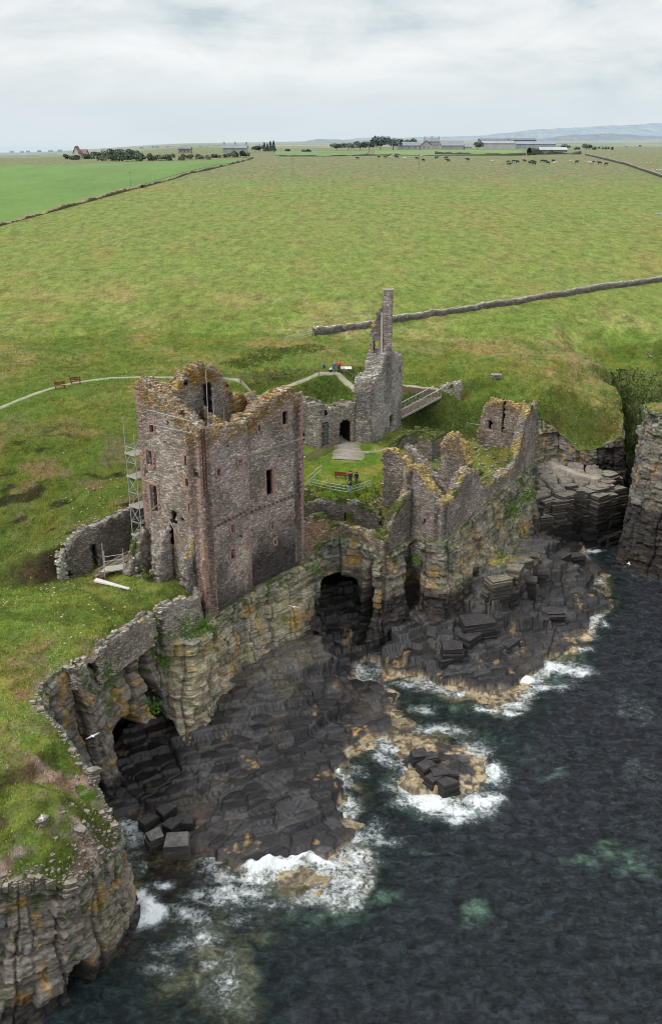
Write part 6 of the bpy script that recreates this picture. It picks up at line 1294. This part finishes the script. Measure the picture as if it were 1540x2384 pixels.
# ---- cattle
def cow(col, loc, rz, label, sc=1.):
    V = [(0, 0, 1.05), (.45, 0, 1.08), (-.5, 0, 1.08), (.78, 0, 1.18), (1.05, 0, 1.32), (1.30, 0, 1.18), (1.48, 0, 1.02), (-.82, 0, 1.12), (-.92, 0, .6),
         (.48, .2, .85), (.5, .21, .45), (.48, .21, .04), (.48, -.2, .85), (.55, -.21, .45), (.53, -.21, .04), (-.62, .2, .85), (-.72, .21, .48), (-.64, .21, .04), (-.62, -.2, .85), (-.60, -.21, .48), (-.54, -.21, .04), (1.10, .16, 1.38), (1.10, -.16, 1.38)]
    E = [(0, 1), (0, 2), (1, 3), (3, 4), (4, 5), (5, 6), (2, 7), (7, 8), (1, 9), (9, 10), (10, 11), (1, 12), (12, 13), (13, 14), (2, 15), (15, 16), (16, 17), (2, 18), (18, 19), (19, 20), (4, 21), (4, 22)]
    Rr = [.40, .37, .36, .24, .17, .14, .10, .12, .03, .14, .085, .06, .14, .085, .06, .16, .09, .06, .16, .09, .06, .04, .04]
    o = skin('cow', V, E, Rr, flat(col, .85, .2, 2), None, 1); return o
cb = cow(hz((.012, .011, .011), 560), 0, 0, ''); cwt = cow(hz((.55, .52, .46), 560), 0, 0, ''); cbr = cow(hz((.09, .05, .03), 560), 0, 0, '')
G9 = 'cattle grazing in the big pasture'; first = {}
CW = [(832,369,'b'),(881,366,'b'),(896,366,'r'),(903,364,'r'),(908,366,'w'),(915,362,'w'),(920,364,'r'),(924,367,'b'),(942,369.5,'w'),(970,369,'b'),(981,366,'w'),(985,374,'b'),(1015,368,'b'),(1037,369,'b'),(1042,375,'b'),(1088,373,'b'),(1145,376,'w'),(1181,377.5,'b'),(1193,376,'b'),(1203,378,'b'),(1184,384,'b'),
      (1220,376,'b'),(1232,380,'b'),(1239,377,'b'),(1243,379,'b'),(1241,382.5,'b'),(1260,376.5,'b'),(1268,377,'b'),(1274,380.5,'b'),(1287,375.5,'b'),(1289,381,'w'),(1328,378,'w'),(1341,378,'b'),(1373,380.5,'w'),(1376,380,'b'),(1394,381,'b'),(1409,383,'b')]
cl = {'b': 'black cow grazing in the far pasture', 'w': 'pale cream cow grazing in the far pasture', 'r': 'brown cow grazing in the far pasture'}
for px, py, c in CW:
    src = {'b': cb, 'w': cwt, 'r': cbr}[c]
    if c not in first: o = src; first[c] = 1
    else: o = src.copy(); COL.objects.link(o)
    o.location = at(px, py+2.5); o.rotation_euler = (0, 0, rk.uniform(-.7, .7)+(math.pi if rk.random() < .5 else 0)); s = rk.uniform(1.15, 1.45); o.scale = (s, s, s)
    tag(o, cl[c], 'cow', G9+' ('+{'b': 'black', 'w': 'cream', 'r': 'brown'}[c]+')')
SV = [(0, 0, .6), (.3, 0, .62), (-.3, 0, .62), (.5, 0, .78), (.66, 0, .74), (.25, .12, .3), (.25, .12, .03), (.25, -.12, .3), (.25, -.12, .03), (-.3, .12, .3), (-.3, .12, .03), (-.3, -.12, .3), (-.3, -.12, .03)]
sh0 = skin('sheep', SV, [(0,1),(0,2),(1,3),(3,4),(1,5),(5,6),(1,7),(7,8),(2,9),(9,10),(2,11),(11,12)], [.3,.27,.27,.13,.09,.07,.045,.07,.045,.07,.045,.07,.045], flat((.5, .48, .42), .9, .1, 3))
for i, (px, py) in enumerate(((1487,383),(1507,383),(1514,383),(1520,400),(1528,400),(1536,400.5))):
    o = sh0 if i == 0 else sh0.copy()
    if i: COL.objects.link(o)
    o.location = at(px, py); o.scale = (1.5,)*3; o.rotation_euler.z = rk.uniform(0, 6); tag(o, 'white sheep beyond the far right wall', 'sheep', 'sheep in the far right field')
# feeding trough at the right frame edge
x, y, z = at(1528, 500); e = empty('feed_trough', (x, y, z), 'long pale metal feed trough in the pasture at the right frame edge', 'trough')
mb = MB(); 
for s_ in (-.45, .45): mb.box((x+2, y+s_, z+.45), (5, .06, .5))
mb.box((x+2, y, z+.22), (5, .9, .06)); mb.box((x-.5, y, z+.45), (.06, .9, .5)); mb.box((x+4.5, y, z+.45), (.06, .9, .5)); mb.build('basin', flat((.42, .44, .44), .6, .2, 2), e)
mb = MB(); mb.box((x+.6, y, z+.1), (.08, .9, .25)); mb.box((x+3.4, y, z+.1), (.08, .9, .25)); mb.build('skid', WOOD, e)
# ================================================================== CASTLE FURNITURE
def bench(px, py, rz, label, group=None):
    x, y, z = at(px, py); e = empty('park_bench', (x, y, z), label, 'bench', group, rz); m = flat((.16, .022, .02), .7, .3, 5, 'red_brown_paint'); c, s = math.cos(rz), math.sin(rz)
    def w(a, b, h): return (x+a*c-b*s, y+a*s+b*c, z+h)
    mb = MB()
    for b in (-.18, -.04, .1): mb.box(w(0, b, .46), (1.6, .12, .04), rz)
    mb.build('seat', m, e); mb = MB()
    for h in (.64, .80, .94): mb.box(w(0, .22+(h-.6)*.15, h), (1.6, .035, .11), rz)
    mb.build('backrest', m, e)
    for a in (-.65, .65):
        mb = MB(); mb.bar(w(a, -.18, 0), w(a, -.18, .45), .04); mb.bar(w(a, .2, 0), w(a, .26, .98), .04); mb.bar(w(a, -.18, .42), w(a, .22, .42), .035); mb.build('leg', m, e)
bench(141, 905, .55, 'red wooden bench left of the pair on the clifftop path', 'benches beside the clifftop path'); bench(177, 894, .5, 'red wooden bench right of the pair on the clifftop path', 'benches beside the clifftop path')
bench(793, 1116, 2.85, 'red-brown bench on the courtyard lawn beside the standing visitors')
def rail(name, pts, label, h=1.1, rails=(.25, .6, 1.05), r=.035, mat=GALV, post=2.0, cat='railing', zs=None, pm=None, group=None):
    P_ = [at(*p) if len(p) == 2 else p for p in pts]; e = empty(name, P_[0], label, cat, group); rm = MB()
    for a, b in zip(P_, P_[1:]):
        L = math.dist(a[:2], b[:2]); n = max(1, round(L/post))
        for i in range(n+1):
            if i == n and b is not P_[-1]: continue
            t = i/n; x, y = a[0]+(b[0]-a[0])*t, a[1]+(b[1]-a[1])*t; z = a[2]+(b[2]-a[2])*t; mb = MB(); mb.bar((x, y, z-.3), (x, y, z+h), r*1.25, n=6); mb.build('post', pm or mat, e)
        for q in rails: rm.bar((a[0], a[1], a[2]+q), (b[0], b[1], b[2]+q), r*.8, n=5)
    rm.build('rails', mat, e); return e
rail('metal_railing', [(722, 1134), (768, 1143), (815, 1152), (840, 1144), (864, 1136)], 'galvanised steel railing round the near edge of the courtyard lawn', rails=(.35, .7, 1.08))
rail('metal_railing', [(716, 1128), (748, 1100)], 'short slanting steel railing between the tower and the courtyard lawn', rails=(.5, 1.05))
rail('wooden_fence', [(716, 1075), (745, 1060), (783, 1044)], 'grey close-boarded wooden fence below the curtain wall grille', rails=(.3, .9), post=.28, mat=WOOD, cat='fence')
rail('metal_railing', [(1112, 1135), (1148, 1116), (1180, 1098)], 'single-bar handrail along the path inside the right-hand ruins', rails=(1.0,), post=3)
rail('metal_railing', [(1085, 998), (1140, 1010)], 'thin pale handrail on the bank behind the ruined range', rails=(1.0,), post=4)
pl = []
for px, py in ((480,884),(520,885),(562,886),(610,886),(650,884),(700,879),(742,874)): pl.append((px, py))
rail('post_fence', pl, 'low post and wire fence on the seaward side of the clifftop path', rails=(.5, .95), r=.045, post=3.2, mat=WOOD, cat='fence')
rail('post_fence', [(800, 872), (826, 888)], 'short line of wooden posts beside the path near the gatehouse', rails=(.9,), r=.05, post=2., mat=WOOD, cat='fence')
rail('post_fence', [(664, 798), (700, 791), (730, 787)], 'low pale rail fence joining the left end of the drystone wall', rails=(.4, .8, 1.2), r=.06, post=3, mat=flat((.38, .38, .35), .9, .2, 3), cat='fence')
rail('post_fence', [(1395, 853-22), (1440, 832-14), (1500, 812)], 'sparse fence posts along the clifftop track at right', rails=(.9,), r=.04, post=4, mat=WOOD, cat='fence')
for px, py, lb in ((1092, 857, 'lone wooden post in the grass right of the gatehouse'), (1198, 862, 'lone wooden post halfway to the right cliff'), (1210, 843, 'thicker weathered post near the top track'), (560, 892, 'stout dark wooden marker post beside the clifftop path')):
    x, y, z = at(px, py); mb = MB(); mb.bar((x, y, z-.3), (x, y, z+1.2), .09, .08); tag(mb.build('wooden_post', WOOD), lb, 'post')
mb = MB(); ln_ = [P(930, 899, 20.6), P(975, 903, 20.6), P(1015, 908, 20.6)]
for a, b in zip(ln_, ln_[1:]):
    n = int(math.dist(a, b)/.14)
    for i in range(n): x, y = a[0]+(b[0]-a[0])*i/n, a[1]+(b[1]-a[1])*i/n; mb.box((x, y, gz(x, y)+.4), (.12, .05, 1.1), .1, .04)
tag(mb.build('board_fence', WOOD), 'low brown board fence above the footbridge', 'fence')
x, y, z = at(805, 868); e = empty('information_panel', (x, y, z), 'tilted pale information panel beside the path people', 'sign')
mb = MB(); mb.add([(x-.9, y-.3, z+.75), (x+.9, y-.3, z+.75), (x+.9, y+.3, z+1.0), (x-.9, y+.3, z+1.0), (x-.9, y-.3, z+.69), (x+.9, y-.3, z+.69), (x+.9, y+.3, z+.94), (x-.9, y+.3, z+.94)], [(0, 1, 2, 3), (7, 6, 5, 4), (0, 4, 5, 1), (1, 5, 6, 2), (2, 6, 7, 3), (3, 7, 4, 0)]); mb.build('panel', flat((.6, .6, .56), .6, .2, 4), e)
for s_ in (-.7, .7): mb = MB(); mb.bar((x+s_, y, z-.2), (x+s_, y, z+.85), .05); mb.build('leg', WOOD, e)
x, y, z = at(1155, 876); mb = MB(); blockmesh(mb, x, y, z-.3, z+.35, 1.0, 6, th=(.3, .4), wild=.3); tag(mb.build('flat_boulder', TANR), 'flat pale boulder in the grass right of the footbridge', 'boulder')
# ---- footbridge
br = empty('footbridge', (13.8, 140.3, 18.2), 'pale lattice-sided footbridge from the gatehouse to the landward bank', 'bridge')
a0, a1 = np.array([10.6, 137.2, 17.6]), np.array([16.9, 141.4, 19.7]); dv = (a1-a0); L_ = np.linalg.norm(dv); dn_ = dv/L_; sd = np.array([-dn_[1], dn_[0], 0]); sd /= np.linalg.norm(sd)
BRM = flat((.40, .38, .35), .7, .3, 3, 'pale_painted_timber'); 
for side in (0, 1):
    mb = MB(); o_ = a0+sd*side*1.9; n = 11
    def q(t, h): p = o_+dn_*L_*t; return (p[0], p[1], p[2]+h)
    for h in (0, 1.25): mb.bar(q(0, h), q(1, h), .085, n=4)
    mb.bar(q(0, -.22), q(1, -.22), .06, n=4)
    for i in range(n+1):
        mb.bar(q(i/n, 0), q(i/n, 1.25), .035, n=4)
        if i < n: mb.bar(q(i/n, 0), q((i+1)/n, 1.25), .04, n=4) if i % 2 else mb.bar(q(i/n, 1.25), q((i+1)/n, 0), .04, n=4); mb.bar(q(i/n, -.22), q((i+.5)/n, 0), .03, n=4)
    mb.build('truss', BRM, br)
mb = MB()
for i in range(34): p = a0+dn_*L_*(i+.5)/34+sd*.95; mb.box((p[0], p[1], p[2]-.05), (.2, 1.8, .06), math.atan2(dn_[1], dn_[0]), .02)
mb.build('deck', WOOD, br)
mb = MB(); 
for s_ in (.15, 1.75): p = a0+sd*s_; p2 = a1+sd*s_; mb.bar((p[0], p[1], p[2]-.25), (p2[0], p2[1], p2[2]-.25), .12, n=4)
mb.build('beam', flat((.10, .09, .085), .8, .3, 3), br)
# ---- scaffold beside the tower
sc = empty('scaffold_tower', (-20.2, 88.6, 14.5), 'tall steel tube scaffold with timber lifts against the left side of the tower', 'scaffold')
cxs, cys = [(-21.2, 88.0), (-19.6, 87.2)], None
q0 = np.array([-19.2, 87.9]); du = -e2*1.0; dv_ = e1*1.2
base_ = [q0+e2*a+e1*b for a, b in ((.1, -.2), (1.6, -.2), (.1, 1.4), (1.6, 1.4))]
base_ = [np.array(W_)+e2*a+e1*b for a, b in ((.35, -.3), (1.75, -.3), (.35, 1.6), (1.75, 1.6))]
tops = [29.2, 30.8, 28.8, 30.2]
for p, zt_ in zip(base_, tops): mb = MB(); mb.bar((p[0], p[1], 13.8), (p[0], p[1], zt_), .045, n=6); mb.build('standard', GALV, sc)
lv = [15.2, 16.6, 18.2, 19.8, 21.4, 23.0, 24.6, 26.2, 27.8]; mb = MB()
for i, z in enumerate(lv):
    for a, b in ((0, 1), (1, 3), (3, 2), (2, 0)): mb.bar((*base_[a], z), (*base_[b], z), .035, n=5)
mb.build('ledgers', GALV, sc); mb = MB()
for i, z in enumerate(lv[:-1]):
    for a, b in ((0, 1), (1, 3)): a_, b_ = (a, b) if i % 2 else (b, a); mb.bar((*base_[a_], z), (*base_[b_], lv[i+1]), .032, n=5)
mb.build('braces', GALV, sc); c4 = sum(base_)/4
for z in (18.2, 21.4, 24.6, 27.0):
    mb = MB()
    for k in range(5): p = c4+e1*0+e2*(-.62+k*.31); mb.box((p[0], p[1], z+.06), (2.2, .27, .05), math.atan2(e1[1], e1[0]), .01)
    mb.build('platform', flat((.36, .34, .28), .9, .3, 4), sc)
    mb = MB(); p = c4-e1*1.05; mb.box((p[0], p[1], z+.18), (1.5, .05, .2), math.atan2(e2[1], e2[0])); mb.build('toe_board', flat((.40, .38, .33), .9, .2, 4), sc)
# lower landing and ramp of the scaffold
e = empty('scaffold_landing', (-22.5, 88.5, 15), 'low steel tube landing between the scaffold tower and the stacked timber', 'scaffold')
mb = MB(); pts_ = [(-22.9, 86.9), (-21.1, 87.6), (-23.1, 88.1), (-21.3, 88.8)]
for p in pts_: mb.bar((*p, 14), (*p, 17.2 if p is not pts_[0] else 18.6), .045)
for a, b in ((0, 1), (1, 3), (3, 2), (2, 0)):
    for z in (15.4, 16.6): mb.bar((*pts_[a], z), (*pts_[b], z), .035)
mb.build('tube_frame', GALV, e); mb = MB()
for k in range(4): mb.box((-22.1+k*.05, 87.3+k*.35, 15.5), (2.4, .26, .05), .36)
mb.build('deck', flat((.45, .43, .37), .9, .2, 4), e)
# scaffold tubes across the tower head
def tube(a, b, lb, r=.035, m=GALV): mb = MB(); mb.bar(a, b, r, n=6); return tag(mb.build('scaffold_tube', m), lb, 'scaffold tube')
def onW(px, py, o=.35): s, z = LW.px2s(px, py); return onw(s, z, o)
tube(onW(350, 952), onW(452, 979), 'upper horizontal scaffold tube across the left face of the tower')
tube(onW(352, 985), onW(452, 1006), 'middle horizontal scaffold tube across the left face of the tower'); tube(onW(395, 1016), onW(430, 1024), 'short lower horizontal tube on the left face of the tower')
tube((*P(486, 1005, 30.2), 30.2), (P(486, 1005, 30.2)[0], P(486, 1005, 30.2)[1], 36.2), 'tallest upright tube rising inside the tower head')
x_, y_ = P(499, 1000, 30); tube((x_, y_, 29), (x_, y_, 33.0), 'short upright tube at the broken near corner of the tower head')
x_, y_ = P(523, 1000, 30); tube((x_, y_, 29), (x_, y_, 32.2), 'stubby upright tube at the right of the broken tower corner', .05, WOOD)
tube((*P(462, 1000, 31), 31), (*P(500, 985, 31), 31), 'slanting tube bridging the broken near corner of the tower')
# timber and plank
e = empty('timber_stack', (*P(262, 1318, 14.9), 14.8), 'stack of long weathered timber beams on the grass below the dark ruined wall', 'timber stack')
a = np.array(P(215, 1338, 14.9)); b = np.array(P(300, 1288, 14.9)); d_ = b-a; Lt = np.linalg.norm(d_); d_ /= Lt; n_ = np.array([-d_[1], d_[0]]); wz = math.atan2(d_[1], d_[0])
for k in range(8):
    i, j = k % 4, k//4; p = a+d_*(Lt/2+random.uniform(-.5, .5))-n_*(.1+i*.42); zz_ = gz(p[0], p[1]); mb = MB(); mb.box((p[0], p[1], zz_+.18+j*.3), (Lt*random.uniform(.8, 1), .34, .26), wz+random.uniform(-.03, .03), .01); mb.build('beam', flat(random.choice(((.17, .13, .085), (.22, .18, .12), (.13, .075, .05))), .9, .4, 4), e)
a = at(219, 1358); b = at(300, 1383); a = (a[0], a[1], a[2]+.25); b = (b[0], b[1], b[2]+.2); mb = MB(); mb.add([(a[0], a[1], a[2]+.35), (a[0]+.15, a[1]+.55, a[2]+.4), (b[0]+.1, b[1]+.2, b[2]+.3), (b[0], b[1], b[2]+.28), (a[0], a[1], a[2]+.2), (a[0]+.15, a[1]+.55, a[2]+.25), (b[0]+.1, b[1]+.2, b[2]+.2), (b[0], b[1], b[2]+.18)], [(0, 3, 2, 1), (4, 5, 6, 7), (0, 4, 7, 3), (1, 2, 6, 5), (0, 1, 5, 4), (2, 3, 7, 6)])
tag(mb.build('plank', flat((.60, .57, .52), .8, .15, 3)), 'long pale bleached plank lying on the turf beside the cliff edge', 'plank')
# ---- gulls
def gull(loc, rz, label, flying=True, s=1.):
    e = empty('gull', loc, label, 'gull', 'gulls round the castle' if flying else None, rz); e.scale = (s, s, s); W = flat((.75, .76, .78), .7, .05, 3, 'white_plumage'); Gm = flat((.42, .44, .47), .7, .05, 3)
    V = [(0, -.22, 0), (0, 0, .02), (0, .18, 0), (0, .3, -.01)] if flying else [(0, -.2, .25), (0, -.02, .22), (0, .18, .2), (0, -.22, .36)]
    b = skin('body', V, [(0, 1), (1, 2), (2, 3)] if flying else [(0, 1), (1, 2), (0, 3)], [.05, .08, .05, .02] if flying else [.06, .09, .04, .045], W, e)
    if flying:
        for sg in (-1, 1):
            mb = MB(); mb.add([(sg*.04, -.1, .03), (sg*.34, -.2, .13), (sg*.72, -.04, .07), (sg*.36, -.02, .12), (sg*.04, .1, .03)], [(0, 1, 3, 4), (1, 2, 3)]); w_ = mb.build('wing', Gm, None); w_.parent = e
gull(P3(216, 1714, 13), .8, 'white gull flying in front of the left cliff face', s=.95); gull(P3(684, 1413, 10.5), -.4, 'white gull flying before the pale cliff under the tower', s=1.)
gull(P3(1462, 1313, 3), 1.4, 'gull flying low over the water in the right-hand inlet', s=1.); gull(P3(1062, 899, 21.6), 0, 'gull perched on the bridge abutment', False, 1.6)
gull((C_[0]+.15, C_[1], LB.px2s(706, 1070)[1]), 0, 'gull perched on the right corner of the tower', False, 1.5); gull(P3(97, 1905, 14.4), 2, 'gull gliding above the near headland turf', s=.6)
# small fallen stones in the courtyard and ruins
mb = MB()
for px, py, r in ((600,1400,0),):
    pass
for k in range(260):
    px = rk.choice([rk.uniform(690, 900), rk.uniform(960, 1220)]); py = rk.uniform(1125, 1240) if px < 900 else rk.uniform(1040, 1130)
    x, y, z = at(px, py); 
    if inpoly(np.array([x]), np.array([y]), COURT)[0] or not inpoly(np.array([x]), np.array([y]), GPOLY)[0]: continue
    s_ = rk.uniform(.1, .34); blockmesh(mb, x, y, z-.1, z+s_*.8, s_, 5, th=(.15, .3))
tag(mb.build('rubble', TANR), 'fallen pale rubble strewn through the castle ruins', 'rubble', kind='stuff')
# ------------------------------------------------------------------ light
SUN_EL, SUN_AZ = rad(52), rad(-125)      # azimuth from +Y towards +X
w = bpy.data.worlds.new('World'); SC.world = w; w.use_nodes = True
class WT(NT):
    def __init__(s, w): s.t = w.node_tree; s.n = s.t.nodes; s.l = s.t.links
t = WT(w); bg = w.node_tree.nodes['Background']
sky = t.n.new('ShaderNodeTexSky'); sky.sky_type = 'NISHITA'; sky.sun_disc = False; sky.sun_elevation = SUN_EL; sky.sun_rotation = SUN_AZ; sky.dust_density = 3
bg.inputs['Strength'].default_value = .1
g = t.n.new('ShaderNodeTexCoord').outputs['Generated']
sp = t.n.new('ShaderNodeSeparateXYZ'); t.l.new(g, sp.inputs[0]); el = sp.outputs[2]
cv = t.scale(g, 1, 1, 2.4)
n1 = t.noise(cv, 6.5, 7, .55, .5); n2 = t.noise(t.scale(g, 1, 1, 7.), 3.2, 5, .6, .4); n3 = t.noise(t.scale(g, 1, 1, 2.5), 15, 4, .6)
k = t.math('ADD', t.math('MULTIPLY', n1, .6), t.math('MULTIPLY', n2, .3)); k = t.math('ADD', k, t.math('MULTIPLY', n3, .1))
# overcast luminance (x10 because the background strength is 0.1)
cl = t.ramp(k, [(.39, (5.9, 6.8, 7.2)), (.45, (7.5, 8.2, 8.5)), (.52, (8.8, 9.15, 9.3)), (.60, (9.9, 10.05, 10.1))])
low = t.ramp(n2, [(.3, (7.2, 8.15, 8.65)), (.7, (8.0, 8.8, 9.2))])
c = t.mix(t.mapr(el, .015, .085, 0, 1, True), low, cl)
c = t.mix(t.mapr(el, .16, .7, 0, 1, True), c, (13.6, 13.9, 14.2, 1))
c = t.mix(.10, c, sky.outputs[0])
t.l.new(c, bg.inputs['Color'])
sl = bpy.data.lights.new('sun', 'SUN'); sl.energy = 1.9; sl.angle = rad(12); sl.color = (1, .96, .9)
so = bpy.data.objects.new('sun', sl); COL.objects.link(so); so.location = (0, 0, 200)
dr = Vector((math.sin(SUN_AZ)*math.cos(SUN_EL), math.cos(SUN_AZ)*math.cos(SUN_EL), math.sin(SUN_EL)))
so.rotation_euler = dr.to_track_quat('Z', 'Y').to_euler()
SC.view_settings.view_transform = 'Standard'; SC.view_settings.look = 'None'; SC.view_settings.exposure = 0; SC.view_settings.gamma = 1
SC.render.engine = 'CYCLES'; SC.cycles.max_bounces = 5; SC.cycles.diffuse_bounces = 3; SC.cycles.use_denoising = True; SC.cycles.denoising_prefilter = 'ACCURATE'; SC.cycles.denoising_input_passes = 'RGB_ALBEDO_NORMAL'; SC.cycles.filter_width = 1.0
